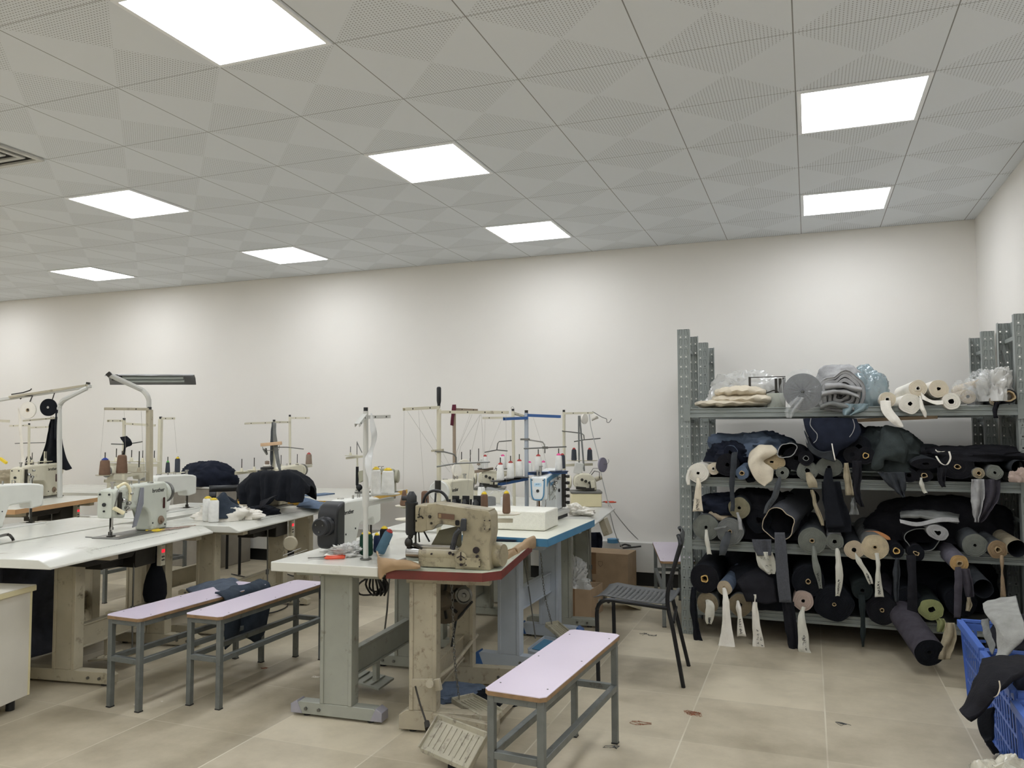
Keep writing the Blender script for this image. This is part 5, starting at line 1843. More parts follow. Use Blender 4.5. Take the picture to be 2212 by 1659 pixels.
MB().tube([(-.04, -.02, .3), (-.02, -.02, .34), (.02, -.02, .34), (.04, -.02, .3)], .006, 8).build('handle_loop', BLKM, t)
heap('rag_pile', (P(20, 1000, 6.1).x, 6.1, .751), .25, .15, .2, 3, F_TAN, 'brownish rags on the far table at the left edge', 'rags')
tag(MB().bar(P(0, 990, 4.9), P(14, 1000, 4.9), .02, .02).build('yellow_clip', YELPL), 'small yellow plastic clip at the left picture edge', 'clip')

# ================================================================ things on the tables
def scissors(label, p, rz, col, L=.18):
    t = thing('scissors', label, 'scissors', p, rz)
    for s in (-1, 1):
        pts = [(.02 + .045 * math.cos(a), s * .012 + s * .014 + .014 * math.sin(a), .006) for a in [2 * PI * i / 14 for i in range(15)]]
        MB().tube(pts, .005, 8).build('handle', col, t)
        MB().bar((-.02, s * .006, .006), (-L * .6, -s * .002, .005), .012, .003).build('blade', STEEL, t)
    MB().cyl((-.03, 0, .002), (-.03, 0, .011), .004, n=10).build('pivot', STEEL, t)
    return t


p = PZ(330, 1148, .752)
scissors('yellow handled thread snips on the nearest left table', p, 1.5, YELPL)
p = PZ(715, 1206, .752)
scissors('orange-red handled scissors on the front white table', p, .5, ORNG)
p = PZ(1312, 1086, .752)
scissors('orange handled scissors on the far grey-white table', p, .6, ORNG)
p = PZ(1240 - 35, 1103, .775)
scissors('yellow handled scissors beside the interlock machine', (p.x, p.y, .81), 2.2, YELPL)
mb = MB()
p = PZ(389, 1141, .752)
for k in range(14):
    a = random.uniform(-.12, .12)
    mb.tube([(p.x + random.uniform(-.03, .03), p.y - .09 + a, .754 + .002 * k / 3), (p.x + random.uniform(-.03, .03), p.y + a, .757), (p.x + random.uniform(-.03, .03), p.y + .08 + a * .5, .755)], .002, 5)
tag(mb.build('thread_scraps', F_PINKB), 'small tangle of brown and pink thread scraps on the nearest left table', 'thread scraps')
# needle guide thread pick on the table
tag(MB().bar(PZ(186, 1160, .7515), PZ(232, 1163, .7515), .012, .003).build('tweezers', BLKM), 'black tweezers lying left of the needle on the nearest left table', 'tweezers')
# knee-lift wire and post on the table behind
tag(MB().tube(smooth([PZ(0, 1158, .77), PZ(18, 1155, .80), PZ(26, 1162, .77), PZ(29, 1168, .753)], 4), .008, 8).build('bent_rod', DSTEEL), 'dark bent rod on the table seam at the left edge', 'rod')

# black cloth over machine 3
YC = 5.05
top_ = [(511, 1060), (519, 1047), (545, 1024), (574, 1017), (600, 1019), (624, 1016), (646, 1028), (669, 1051)]
bot_ = [(514, 1074), (523, 1088), (545, 1099), (571, 1099), (592, 1077), (618, 1085), (648, 1086), (665, 1064)]
R = []
for row_i, (dy, f, dz) in enumerate(((.22, 0, -.20), (.20, 0, -.09), (.11, 0, -.015), (0, 0, 0), (-.09, .0, -.012), (-.13, .22, 0), (-.15, .5, 0), (-.165, .78, 0), (-.175, 1, 0))):
    row = []
    for k in range(29):
        u = k / 28 * 7
        i = min(6, int(u))
        g = u - i
        tx_, ty_ = top_[i][0] + (top_[i + 1][0] - top_[i][0]) * g, top_[i][1] + (top_[i + 1][1] - top_[i][1]) * g
        bx_, by_ = bot_[i][0] + (bot_[i + 1][0] - bot_[i][0]) * g, bot_[i][1] + (bot_[i + 1][1] - bot_[i][1]) * g
        tip = 1 - min(1, min(u, 7 - u) / 1.2) * .0
        e_ = min(1, .25 + min(u, 7 - u) * .8)
        pt = P(tx_ + (bx_ - tx_) * f, ty_ + (by_ - ty_) * f, YC + (dy * e_ if dy < 0 else 0))
        if dy > 0:
            pt = P(tx_, ty_, YC) + Vector((0, dy * e_, dz * e_))
        else:
            pt = pt + Vector((0, (.022 * math.sin(u * 5.3 + .5) + .012 * math.sin(u * 11)) * (f + .15), dz * .5))
        row.append(pt)
    R.append(row)
loft('black_cloth_cover', R, F_BLACK, label='black cloth thrown over the sewing machine on the second left table', cat='cloth', solid=.006, sub=1)
loft('cloth_flap', [[P(563, 1083, 4.72), P(600, 1070, 4.72)], [P(560, 1092, 4.70), P(586, 1078, 4.68)], [P(560, 1102, 4.7), P(572, 1092, 4.66)]], F_BLACK2, label='dark flap of cloth hanging from the black cover', cat='cloth', solid=.004)
z = .752
q_ = PZ(560, 1112, z)
heap('dark_trouser_piece', (q_.x, q_.y, z), .16, .09, .07, 11, F_BLACK, 'small dark garment piece at the foot of the black cloth', 'garment', rz=.9)
q_ = PZ(470, 1112, z)
loft('dark_cloth_tent', [[P(427, 1117, 4.35), P(470, 1120, 4.3), P(520, 1118, 4.42)], [P(440, 1098, 4.4), P(478, 1090, 4.36), P(525, 1100, 4.45)], [P(462, 1082, 4.45), P(484, 1066, 4.4), P(500, 1088, 4.5)], [P(478, 1070, 4.5), P(488, 1068, 4.5), P(500, 1090, 4.6)], [P(500, 1088, 4.65), P(515, 1088, 4.65), P(528, 1110, 4.65)]], fabric('dark_slate_fabric', (52, 60, 70)), label='dark slate cloth standing like a tent behind the two white cones', cat='cloth', solid=.005)
q_ = PZ(505, 1122, z)
heap('white_cloth', (q_.x, q_.y + .02, z), .20, .12, .10, 5, F_WHITE, 'crumpled white cloth beside the two white cones', 'cloth', rz=.5, amp=.6)
a = PZ(453, 1127, z)
cone('white thread cone with yellow tip on the table, left of the pair', (a.x - .045, a.y + .03, z), .155, .034, .030, T_WHITE, YELPL)
a = PZ(463, 1127, z)
cone('white thread cone with yellow tip on the table, right of the pair', (a.x + .01, a.y - .02, z), .15, .034, .031, T_WHITE, YELPL)
q_ = PZ(672, 1098, .76)
loft('blue_denim_piece', [[P(640, 1094, 5.25), P(660, 1096, 5.2), P(690, 1100, 5.25)], [P(655, 1078, 5.4), P(680, 1086, 5.35), P(700, 1092, 5.35)], [P(657, 1074, 5.5), P(690, 1084, 5.5), P(708, 1088, 5.4)], [P(700, 1088, 5.52), P(706, 1092, 5.5), P(700, 1106, 5.3)]], F_BLUE, label='washed blue denim piece at the end of the second left table', cat='denim', solid=.005)
tag(MB().bar(PZ(668, 1071, .79), PZ(712, 1066, .79), .12, .012).build('folded_denim', F_BLUE), 'flat folded blue denim on the yellow edged table', 'denim')

# front white table
for l, x, y_, h, r, r1, th_, cp in (('fat dark green thread cone on the front white table', 791, 1199, .105, .034, .029, T_GREEN, YELPL), ('navy thread cone with yellow tip on the front white table', 814, 1192, .085, .0185, .015, T_NAVY, YELPL),
                                ('black thread cone with yellow tip at the back of the four on the front table', 830, 1178, .09, .028, .022, T_BLACK, YELPL)):
    a = PZ(x, y_, z)
    cone(l, (a.x, a.y, z), h, r, r1, th_, cp)
a = PZ(820, 1199, z)
cone('leaning blue-grey thread cone with red tip on the front white table', (a.x, a.y - .0, z + .012), .115, .025, .021, T_BLUEGREY, REDPL, axis=(.42, .1, .9))
q_ = PZ(752, 1200, z)
heap('plastic_bag', (q_.x, q_.y, z), .09, .06, .05, 21, PLASTW, 'small clear crumpled plastic bag beside the scissors', 'plastic bag', rz=.4, amp=.9, fold=12)
q_ = PZ(712, 1198, z)
loft('white_paper', [[PZ(694, 1203, z + .002), PZ(724, 1204, z + .004)], [PZ(703, 1197, z + .015), PZ(732, 1198, z + .01)], [PZ(710, 1190, z + .002), PZ(728, 1192, z + .004)]], F_WHITE, label='crumpled white paper under the red scissors', cat='paper', solid=.001)
mb = MB()
for k, (x0, y0, x1, y1) in enumerate(((612, 1200, 650, 1184), (620, 1203, 664, 1187))):
    mb.bar(PZ(x0, y0, z + .0005), PZ(x1, y1, z + .0005), .004, .001)
tag(mb.build('printed_marks', mat('grey_print', (150, 150, 148), .5)), 'pale grey printed lines on the left of the front white table', 'print')

# foam block
a, b_, c_ = PZ(1068, 1150, .767), PZ(1199, 1155, .767), PZ(1224, 1138, .767)
t = MB()
d = Vector((-1.43, 4.40, .767))
blk = MB()
blk.obox((-1.70, 4.60, .767 + .057), (.44, .30, .112), Matrix.Rotation(.04, 3, 'Z'))
o = blk.build('polystyrene_block', FOAM, bevel=.008)
md = o.modifiers.new('chip', 'SUBSURF')
md.subdivision_type = 'SIMPLE'
md.levels = md.render_levels = 4
tx = bpy.data.textures.new('chips', 'CLOUDS')
tx.noise_scale = .03
md = o.modifiers.new('chips', 'DISPLACE')
md.texture = tx
md.strength = .006
tag(o, 'white polystyrene block with chipped edges on the blue edged table', 'foam block')
q_ = PZ(1085, 1166, .747)
tag(MB().obox((q_.x - .02, q_.y + .02, .750), (.2, .16, .005), Matrix.Rotation(.2, 3, 'Z')).build('denim_swatch', F_NAVY), 'flat dark navy denim swatch on the papered old table', 'denim')
q_ = PZ(1078, 1182, .747)
tag(MB().obox((q_.x, q_.y, .757), (.035, .03, .02), Matrix.Rotation(.3, 3, 'Z')).build('wooden_block', WOODE, bevel=.002), 'tiny brown wooden block behind the cylinder bed machine', 'wooden block')
# plastic wrapped cones and small black cones
a = Vector((P(1065, 1100, 4.72).x, 4.72, .767))
cone('dark thread cone inside the clear bag', (a.x - .02, a.y, .767), .17, .04, .034, T_BLACK, None)
cone('white thread cone inside the clear bag', (a.x + .07, a.y + .05, .767), .17, .04, .032, T_WHITE, None)
heap('clear_bag', (a.x + .025, a.y + .02, .767), .11, .09, .21, 9, PLAST, 'clear plastic bag around two thread cones', 'plastic bag', amp=.2, p=5)
a = P(1040, 1075, 4.75)
cone('large white cone with dark tip left of the clear bag', (a.x, a.y, .767), .23, .036, .022, T_WHITE, BLACK)
for px, l in ((1123, 'small black cone with red cap, left of two in front of the interlock machine'), (1142, 'small black cone with red cap, right of two in front of the interlock machine')):
    a = P(px, 1103, 4.86)
    cone(l, (a.x, a.y, .767), .085, .03, .027, T_BLACK, REDPL)
q_ = PZ(1252, 1112, .752)
heap('white_cloth', (q_.x, q_.y, .752), .10, .08, .06, 15, F_WHITE, 'crumpled white cloth on the overlock table', 'cloth', amp=.9)

# ================================================================ benches and chair
bench('lilac topped bench at the lower right foreground, nearest of the benches', (-.945, 3.035), math.radians(90 - 3.6), L=.90, W=.232, z=.465)
BA = bench('lilac topped bench with a grey garment thrown over its far end', (-3.175, 3.47), math.radians(90 - 2), L=.93, W=.235)
bench('lilac topped bench beside the grey garment bench, nearer the white table', (-2.845, 3.63), math.radians(90 + .5), L=.93, W=.225)
bench('lilac topped bench at the back beside the rack', (-.98, 5.98), math.radians(90 + 14), L=.92, W=.235)
bench('lilac topped bench half hidden beneath the left tables', (-5.35, 4.0), math.radians(90), L=.9, W=.23)
bench('lilac topped bench further back between the left tables', (-5.35, 5.2), math.radians(90), L=.9, W=.23)

t = thing('chair', 'black metal chair with perforated seat and tube frame beside the rack', 'chair', (-.9, 4.45, 0))
SEATM = mat('dark_grey_seat_plastic', (72, 74, 76), .45, var=.05)
z0 = .44
xs = [-1.12 + .38 * i / 22 for i in range(23)]
ys = [4.27 + .37 * j / 22 for j in range(23)]
mb = MB()
NX, NY = 48, 40
x_0, x_1, y_0, y_1 = -1.135, -.715, 4.275, 4.645


def seatz(u, v):
    return .452 - .028 * math.sin(min(1, u * 1.15) * PI * .5) * 1.0 + .012 * (abs(v - .5) * 2) ** 3 - .02 * max(0, .12 - u) / .12 + (.014 if u > .95 else 0)


vid = {}
for i in range(NX + 1):
    for j in range(NY + 1):
        u, v = i / NX, j / NY
        vid[i, j] = len(mb.v)
        mb.v.append(Vector((x_0 + (x_1 - x_0) * u, y_0 + (y_1 - y_0) * v, seatz(u, v))))
for i in range(NX):
    for j in range(NY):
        hole = 6 <= i < 42 and 5 <= j < 35 and (i % 3 == 1) and (j % 3 != 0)
        if not hole:
            mb.f.append((vid[i, j], vid[i + 1, j], vid[i + 1, j + 1], vid[i, j + 1]))
            mb.mi.append(0)
o = mb.build('seat', SEATM, t, world=True, solid=.004)
for (yy, nm) in ((4.27, 'near'), (4.66, 'far')):
    ox = -.045 if nm == 'far' else 0
    ft = Vector((-1.105, yy - .02, 0))
    fr = [ft, Vector((-1.115, yy, .35))] + arc((-1.115, yy, .35), (-1.12, yy, .435), (-1.04, yy, .437), 5)[1:] + [Vector((-.72, yy, .415))]
    MB().tube(fr, .0115, 10).build('front_leg', BLKM, t, world=True)
    bk = [Vector((-.655 + ox * .6, yy + .03, 0)), Vector((-.70 + ox, yy, .30)), Vector((-.725 + ox, yy, .42)), Vector((-.725 + ox, yy, .50)), Vector((-.70 + ox, yy, .60)), Vector((-.67 + ox, yy, .70)), Vector((-.655 + ox, yy, .76)), Vector((-.67 + ox, yy + (.03 if yy < 4.4 else -.03), .80))]
    MB().tube(smooth(bk, 4), .0115, 10).build('back_leg', BLKM, t, world=True)
rows = []
for k in range(9):
    v = k / 8
    yy = 4.27 + .39 * v
    bow = .012 * math.sin(v * PI) - .045 * v
    rows.append([(-.698 + bow, yy, .62), (-.676 + bow, yy, .68), (-.658 + bow, yy, .74), (-.656 + bow, yy, .78), (-.668 + bow, yy, .80)])
loft('backrest', rows, SEATM, t, solid=.006, wr=0)
MB().tube([(-.735, 4.27, .415), (-.775, 4.66, .415)], .009, 8).build('cross_rail', STEEL, t, world=True)
MB().tube([(-.70, 4.285, .34), (-.742, 4.65, .34)], .008, 8).build('cross_rail', BLKM, t, world=True)
MB().tube([(-1.05, 4.27, .425), (-1.05, 4.66, .425)], .009, 8).build('cross_rail', BLKM, t, world=True)

# black plastic chair behind the left tables
a, b_ = P(452, 1049, 5.9), P(522, 1047, 6.15)
t = thing('chair', 'black plastic chair with slotted back behind the black cloth', 'chair', (a.x + .2, 6.1, 0))
c = t.location
d = (b_ - a).normalized()
n = d.cross(Vector((0, 0, 1)))
W = (b_ - a).length
zt = a.z
p0 = a
mb = MB()


def bp(u, v, off=0):
    return p0 + d * (u * W) + n * (.02 * math.sin(u * PI) + off) + Vector((0, 0, (v - 1) * .42))


for (u0, u1, v0, v1) in ((0, 1, .86, 1), (0, .2, .66, .86), (.85, 1, .66, .86), (0, 1, .42, .66), (-.08, .12, .0, .42), (.9, 1.08, 0, .42)):
    K = 8
    rows = [[bp(u0 + (u1 - u0) * i / K, v0, .0), bp(u0 + (u1 - u0) * i / K, v1, .0)] for i in range(K + 1)]
    mb.grid(rows)
mb.build('backrest', BLACK, t, world=True, solid=.02)
sc_ = p0 + d * (W / 2) - n * .2
MB().obox((sc_.x, sc_.y, .45), (.42, .42, .03), Matrix.Rotation(math.atan2(d.y, d.x), 3, 'Z')).build('seat', BLACK, t, world=True, bevel=.01)
for u in (.05, .95):
    for s in (.02, -.38):
        q = p0 + d * (u * W) + n * s
        MB().tube([(q.x, q.y, 0), (q.x, q.y, .45)], .014, 8).build('leg', BLKM, t, world=True)
for u in (.05, .95):
    q = p0 + d * (u * W)
    MB().tube([(q.x, q.y, .44), (q.x, q.y, a.z - .38)], .014, 8).build('back_post', BLKM, t, world=True)

# grey box desk by the wall with clothes on it
a = P(415, 1068, 6.45)
t = thing('storage_box', 'grey box with pale rim by the back wall carrying a navy heap', 'box', (a.x + .1, 6.5, 0))
x0, x1 = P(408, 1060, 6.3).x - .2, P(462, 1060, 6.3).x + .05
MB().box(x0, x1, 6.3, 6.8, 0, .78).build('box_body', mat('taupe_panel', (140, 134, 124), .6), t, world=True, bevel=.005)
MB().box(x0 - .01, x1 + .01, 6.29, 6.81, .78, .80).build('box_rim', LAMG, t, world=True, bevel=.004)
heap('navy_garment_heap', ((x0 + x1) / 2 - .0, 6.5, .80), .30, .24, .24, 31, F_NAVY, 'navy garment heap on the grey box by the back wall', 'garments', amp=.25)

# under-table clutter: grey denim panels behind the front left pedestal, cabinet
a = PZ(80, 1262, .62)
t = thing('cabinet', 'white cabinet with cream edged top at the lower left picture edge', 'cabinet', (-3.95, 2.75, 0))
zc = .60
e = PZ(80, 1262, zc)
e2 = PZ(0, 1283, zc)
fx = PZ(70, 1508, 0.03)
cdir = (e2 - e).normalized()
cn = Vector((cdir.y, -cdir.x, 0))
if cn.x > 0:
    cn = -cn
A = Vector((e.x, e.y, 0))
ang = math.atan2(cdir.y, cdir.x)
ctr = A + cdir * .42 + cn * .25
t.location = (ctr.x, ctr.y, 0)
t.rotation_euler = (0, 0, ang)
ROOTM[t.name] = Matrix.Translation((ctr.x, ctr.y, 0)) @ Matrix.Rotation(ang, 4, 'Z')
PANELW = mat('white_cabinet_panel', (206, 202, 190), .45, var=.02)
EDGEC = mat('cream_cabinet_edge', (212, 202, 162), .5, var=.02)
MB().box(-.405, .41, -.235, .235, .06, zc - .03).build('carcass', PANELW, t, bevel=.002)
MB().box(-.42, .42, -.25, .25, zc - .03, zc - .003).build('cabinet_top', EDGEC, t, bevel=.003)
MB().box(-.418, .418, -.248, .248, zc - .003, zc).build('top_laminate', mat('pale_top', (222, 218, 206), .35, var=.02), t)
MB().box(-.408, -.395, -.237, .237, .06, zc - .03).build('edge_strip', EDGEC, t, bevel=.001)
for x in (-.35, .35):
    for y in (-.18, .18):
        MB().cyl((x, y, 0), (x, y, .06), .02, n=12).build('caster', BLACK, t)

F_PAN = fabric('grey_blue_cover_cloth', (74, 76, 84))
rows = []
for k in range(7):
    u = k / 6
    rows.append([(-4.55 + .06 * math.sin(k * 2), 3.0 + u * .9, .70), (-4.5 + .08 * math.sin(k * 1.7 + 1), 3.0 + u * .9, .45), (-4.45 + .06 * math.sin(k * 2.3 + 2), 3.02 + u * .85, .2), (-4.4, 3.05 + u * .8, .01)])
loft('cloth_cover', rows, F_PAN, label='big dark grey cloth hanging beneath the nearest left table', cat='cloth', solid=.01)
rows = []
for k in range(7):
    u = k / 6
    rows.append([(-4.5 + u * .42, 3.03 - .05 * math.sin(k * 2.2), .70), (-4.5 + u * .42, 3.02 + .05 * math.sin(k * 1.5), .42), (-4.48 + u * .40, 3.03 + .05 * math.sin(k * 1.9), .18), (-4.46 + u * .38, 3.03, .01)])
loft('cloth_cover', rows, F_PAN, label='grey-blue cloth panel hanging at the near end of the left table', cat='cloth', solid=.01)
# black bag under the table and brown box
q = P(335, 1245, 3.9)
tag(MB().lathe([(.03, 0), (.065, .008), (.078, .05), (.074, .11), (.060, .17), (.038, .22), (.028, .25), (.034, .28), (.012, .29)], (q.x, q.y, q.z - .16), (.03, 0, 1), 22, sx=.8).build('black_bag', F_BLACK, angle=70), 'black cloth bag hanging beneath the nearest left table', 'bag')
tag(MB().tube([(q.x, q.y, q.z + .11), (q.x + .01, q.y, .705)], .006, 6).build('strap', F_BLACK), 'black strap of the cloth bag under the left table', 'strap')
q = P(350, 1205, 4.05)
tag(MB().obox((q.x, q.y, q.z + .01), (.09, .08, .13)).build('oil_can', mat('red_brown_tin', (88, 52, 40), .5)), 'red-brown box mounted under the nearest left table', 'box')
tag(MB().lathe([(.02, 0), (.050, .004), (.052, .02), (.045, .03)], P(628, 1173, 4.72), (.5, -1, 0), 24).build('disc_guard', BEIGEM), 'round beige disc hanging beneath the second left table', 'machine part')
# garment on bench A
zb = .457
rows = [[P(402, 1275, 3.75), P(415, 1282, 3.72), P(460, 1283, 3.62)], [P(430, 1262, 3.85), P(455, 1262, 3.8), P(485, 1278, 3.66)], [P(470, 1254, 3.9), P(492, 1256, 3.85), P(505, 1268, 3.75)], [P(500, 1250, 3.95), P(515, 1262, 3.9), P(522, 1280, 3.8)], [P(524, 1262, 3.95), P(526, 1275, 3.92), P(515, 1296, 3.8)]]
GARM = fabric('slate_garment', (78, 86, 98))
t = thing('garment', 'slate grey garment draped over the far end of a lilac bench', 'garment', (-3.15, 3.75, .457))
loft('draped_upper', rows, GARM, t, solid=.012)
rows = []
for k in range(6):
    u = k / 5
    x_ = -3.04 + .02 * math.sin(k * 2.4)
    rows.append([(x_ - .06, 3.55 + u * .4, .475), (x_ + .012, 3.55 + u * .4, .44), (x_ + .03 * math.sin(k * 1.7), 3.56 + u * .37, .3), (x_ - .01, 3.58 + u * .33, .16 + .04 * math.sin(k))])
loft('hanging_side', rows, fabric('dark_slate_garment', (52, 60, 70)), t, solid=.01)

# cartons
def carton(label, c, size, rz, open_=False, wall=.006, tape=True, text=True, h_cut=None):
    t = thing('cardboard_box', label, 'cardboard box', c, rz)
    w_, d_, h_ = size
    mb = MB()
    if not open_:
        mb.box(-w_ / 2, w_ / 2, -d_ / 2, d_ / 2, 0, h_)
    else:
        for (x0, x1, y0, y1) in ((-w_ / 2, w_ / 2, -d_ / 2, -d_ / 2 + wall), (-w_ / 2, w_ / 2, d_ / 2 - wall, d_ / 2), (-w_ / 2, -w_ / 2 + wall, -d_ / 2 + wall, d_ / 2 - wall), (w_ / 2 - wall, w_ / 2, -d_ / 2 + wall, d_ / 2 - wall)):
            mb.box(x0, x1, y0, y1, 0, h_)
        mb.box(-w_ / 2 + wall, w_ / 2 - wall, -d_ / 2 + wall, d_ / 2 - wall, 0, wall)
    o = mb.build('box_walls', CARD, t, bevel=.002)
    return t, w_, d_, h_


bx, w_, d_, h_ = carton('large brown cardboard box with printed characters by the back wall', (-1.625, 6.52, 0), (.46, .26, .345), -.06)
mb = MB()
mb.box(-.085, -.04, -d_ / 2 - .0015, -d_ / 2 - .0003, .17, h_)
mb.box(-.095, -.045, -d_ / 2 - .0015, -d_ / 2 - .0003, .0, .12)
mb.build('packing_tape', CARDT, bx)
PR = mat('faded_box_print', (78, 58, 44), .8)
mb = MB()
for r_ in range(7):
    for c_i in range(6):
        x = -.205 + c_i * .017
        zz = .305 - r_ * .028
        for s in range(4):
            if random.random() < .8:
                if s < 2:
                    mb.box(x, x + .012, -d_ / 2 - .0012, -d_ / 2 - .0004, zz - s * .006, zz - s * .006 + .0016)
                else:
                    mb.box(x + (s - 2) * .008, x + (s - 2) * .008 + .0016, -d_ / 2 - .0012, -d_ / 2 - .0004, zz - .010, zz + .003)
pts = [(-.02, .275), (.015, .275), (.016, .25), (-.002, .232), (-.02, .25), (-.02, .275)]
for i in range(5):
    mb.bar((pts[i][0], -d_ / 2 - .001, pts[i][1]), (pts[i + 1][0], -d_ / 2 - .001, pts[i + 1][1]), .001, .002)
mb.build('printed_characters', PR, bx)
bx, w_, d_, h_ = carton('open brown cardboard box stuffed with white plastic, behind the blue pedestal', (-1.66, 5.72, 0), (.34, .30, .21), -.05, open_=True)
MB().box(-.16, .16, -.14, .14, .006, .17).build('box_filling', F_WHITE, bx)
o = MB().box(.02, .05, -.1515, -.1502, 0, .21).build('packing_tape', CARDT, bx)
heap('plastic_bag', (-1.68, 5.71, .175), .13, .12, .2, 51, PLASTW, 'milky white plastic bag bulging out of the open box', 'plastic bag', amp=.9, p=1.3, fold=7)
# things behind the boxes: dark case, blue lid, cream board
tag(MB().cyl((-1.62, 6.78, .376), (-1.62, 6.78, .41), .05, n=20).build('plastic_lid', SKYB), 'round sky blue lid on the white ledge by the back wall', 'lid')
a = P(1335, 1172, 6.8)
tag(MB().tube(smooth([P(1340, 1180, 6.75), P(1350, 1176, 6.78), P(1362, 1180, 6.75), P(1345, 1184, 6.7), P(1385, 1180, 6.72)], 4), .008, 6).build('cable_coil', CABLE), 'coiled black cable on the ledge by the back wall', 'cable')
q = PZ(1290, 1290, .03)
tag(MB().obox((-1.38, 6.0, .06), (.28, .2, .02), Matrix.Rotation(.5, 3, 'Z') @ Matrix.Rotation(.35, 3, 'Y')).build('cream_board', mat('cream_board', (196, 188, 162), .6)), 'cream board lying on the floor behind the open box', 'board')
# dark garment hanging down behind the blue table
rows = []
for (y_, x0, x1) in ((1150, 1272, 1296), (1165, 1270, 1300), (1185, 1268, 1300)):
    rows.append([P(x0 + (x1 - x0) * k / 4, y_, 6.68 + .02 * math.sin(k * 2.5)) for k in range(5)])
loft('hanging_garment', rows, F_NAVY, label='navy garment hanging behind the overlock table', cat='garment', solid=.01)
# control box on the overlock table leg
mb = MB()
p0, p1 = P(1305, 1118, 5.5), P(1318, 1152, 5.55)
tag(MB().bar(P(1302, 1120, 5.75), P(1314, 1155, 5.75), .10, .05).build('control_panel', BEIGEM, bevel=.005), 'beige control unit hanging from the overlock table edge', 'control box')
# cable bundle under the white table
mb = MB()
for k in range(7):
    x = 800 + k * 6
    mb.tube(smooth([P(800 + k * 3, 1240, 3.6), P(790 + k * 8, 1262 + (k % 3) * 6, 3.62), P(806 + k * 4, 1286 - (k % 2) * 8, 3.64), P(822 + k * 2, 1270, 3.66), P(832, 1242, 3.66)], 4), .0055, 6)
mb.tube(smooth([P(805, 1242, 3.6), P(775, 1262, 3.6), P(778, 1284, 3.62), P(812, 1284, 3.62)], 4), .005, 6)
tag(mb.build('cable_bundle', CABLE), 'coiled bundle of black cables hanging under the white table', 'cables')
tag(MB().tube([P(842, 1232, 3.9), P(836, 1320, 3.9), P(827, 1395, 3.9)], .005, 8).build('pull_rod', STEEL), 'grey pull rod hanging between the two front pedestals', 'rod')
o = MB().obox(P(704, 1255, 3.42), (.035, .05, .055)).build('switch_box', mat('grey_switch', (104, 106, 108), .5), bevel=.004)
tag(o, 'grey switch box fixed under the front edge of the white table', 'switch')
heap('black_bag', tuple(P(706, 1292, 3.42)), .035, .035, .10, 61, F_BLACK, 'small black cloth pouch hanging left of the front pedestal', 'pouch', amp=.2, p=2)

# floor litter
def litter(label, px, py, s, seed, col=F_TAN, n=5, nm='thread_scrap'):
    rnd = random.Random(seed)
    c = PZ(px, py, .003)
    mb = MB()
    for k in range(n):
        pts = [(c.x + rnd.uniform(-s, s), c.y + rnd.uniform(-s, s) * .6, .002 + rnd.random() * .002) for _ in range(5)]
        mb.tube(smooth(pts, 4), .0009, 4)
    return tag(mb.build(nm, col), label, 'thread scrap', 'thread scraps on the floor')


litter('brown ring of thread on the floor near the rack', 1497, 1541, .05, 1, fabric('brown_thread_scrap', (140, 92, 70)), 8)
litter('thin brown thread scrap on the floor right of the foreground bench', 1382, 1563, .05, 2, MATS['brown_thread_scrap'], 3)
litter('dark curl of thread on the floor near the middle right', 1825, 1565, .04, 3, F_DGREY, 2)
litter('dark curl of thread beside the foreground bench leg', 1320, 1612, .04, 4, F_DGREY, 3)
litter('small white scrap on the floor in front of the left bench', 292, 1522, .015, 5, F_WHITE, 3)
litter('reddish thread scrap on the floor between the benches', 572, 1443, .025, 6, MATS['brown_thread_scrap'], 5)
litter('white paper scrap on the floor left of the white pedestal', 685, 1462, .03, 7, F_WHITE, 4)
litter('faint thread scrap on the floor in front of the chair', 1400, 1370, .06, 8, F_DGREY, 3)
litter('tiny white scrap under the middle bench', 350, 1515, .01, 9, F_WHITE, 2)
# cables on the floor at the left
tag(MB().tube(smooth([PZ(500, 1240, .01), PZ(560, 1250, .01), PZ(600, 1235, .01), PZ(640, 1245, .01), PZ(690, 1236, .01)], 5), .006, 6).build('floor_cable', CABLE), 'black cable lying on the floor behind the benches', 'cable')
tag(MB().tube(smooth([PZ(560, 1265, .01), PZ(620, 1300, .01), PZ(600, 1320, .01), PZ(540, 1330, .01)], 5), .005, 6).build('floor_cable', CABLE), 'black cable curling on the floor under the middle bench', 'cable')
q = PZ(990, 1500, .01)
heap('denim_scrap', (q.x, q.y, .001), .17, .12, .05, 71, F_BLUEG, 'blue-grey denim scrap lying on the floor behind the old pedestal', 'denim', rz=.5)
q = PZ(1030, 1520, .01)
heap('dark_scrap', (q.x + .05, q.y + .1, .001), .2, .1, .04, 73, F_BLACK, 'black cloth scrap on the floor behind the small pedal', 'cloth', rz=.2)

# ================================================================ racks
RK = mat('grey_green_rack_paint', (134, 140, 137), .45, .1, var=.04)


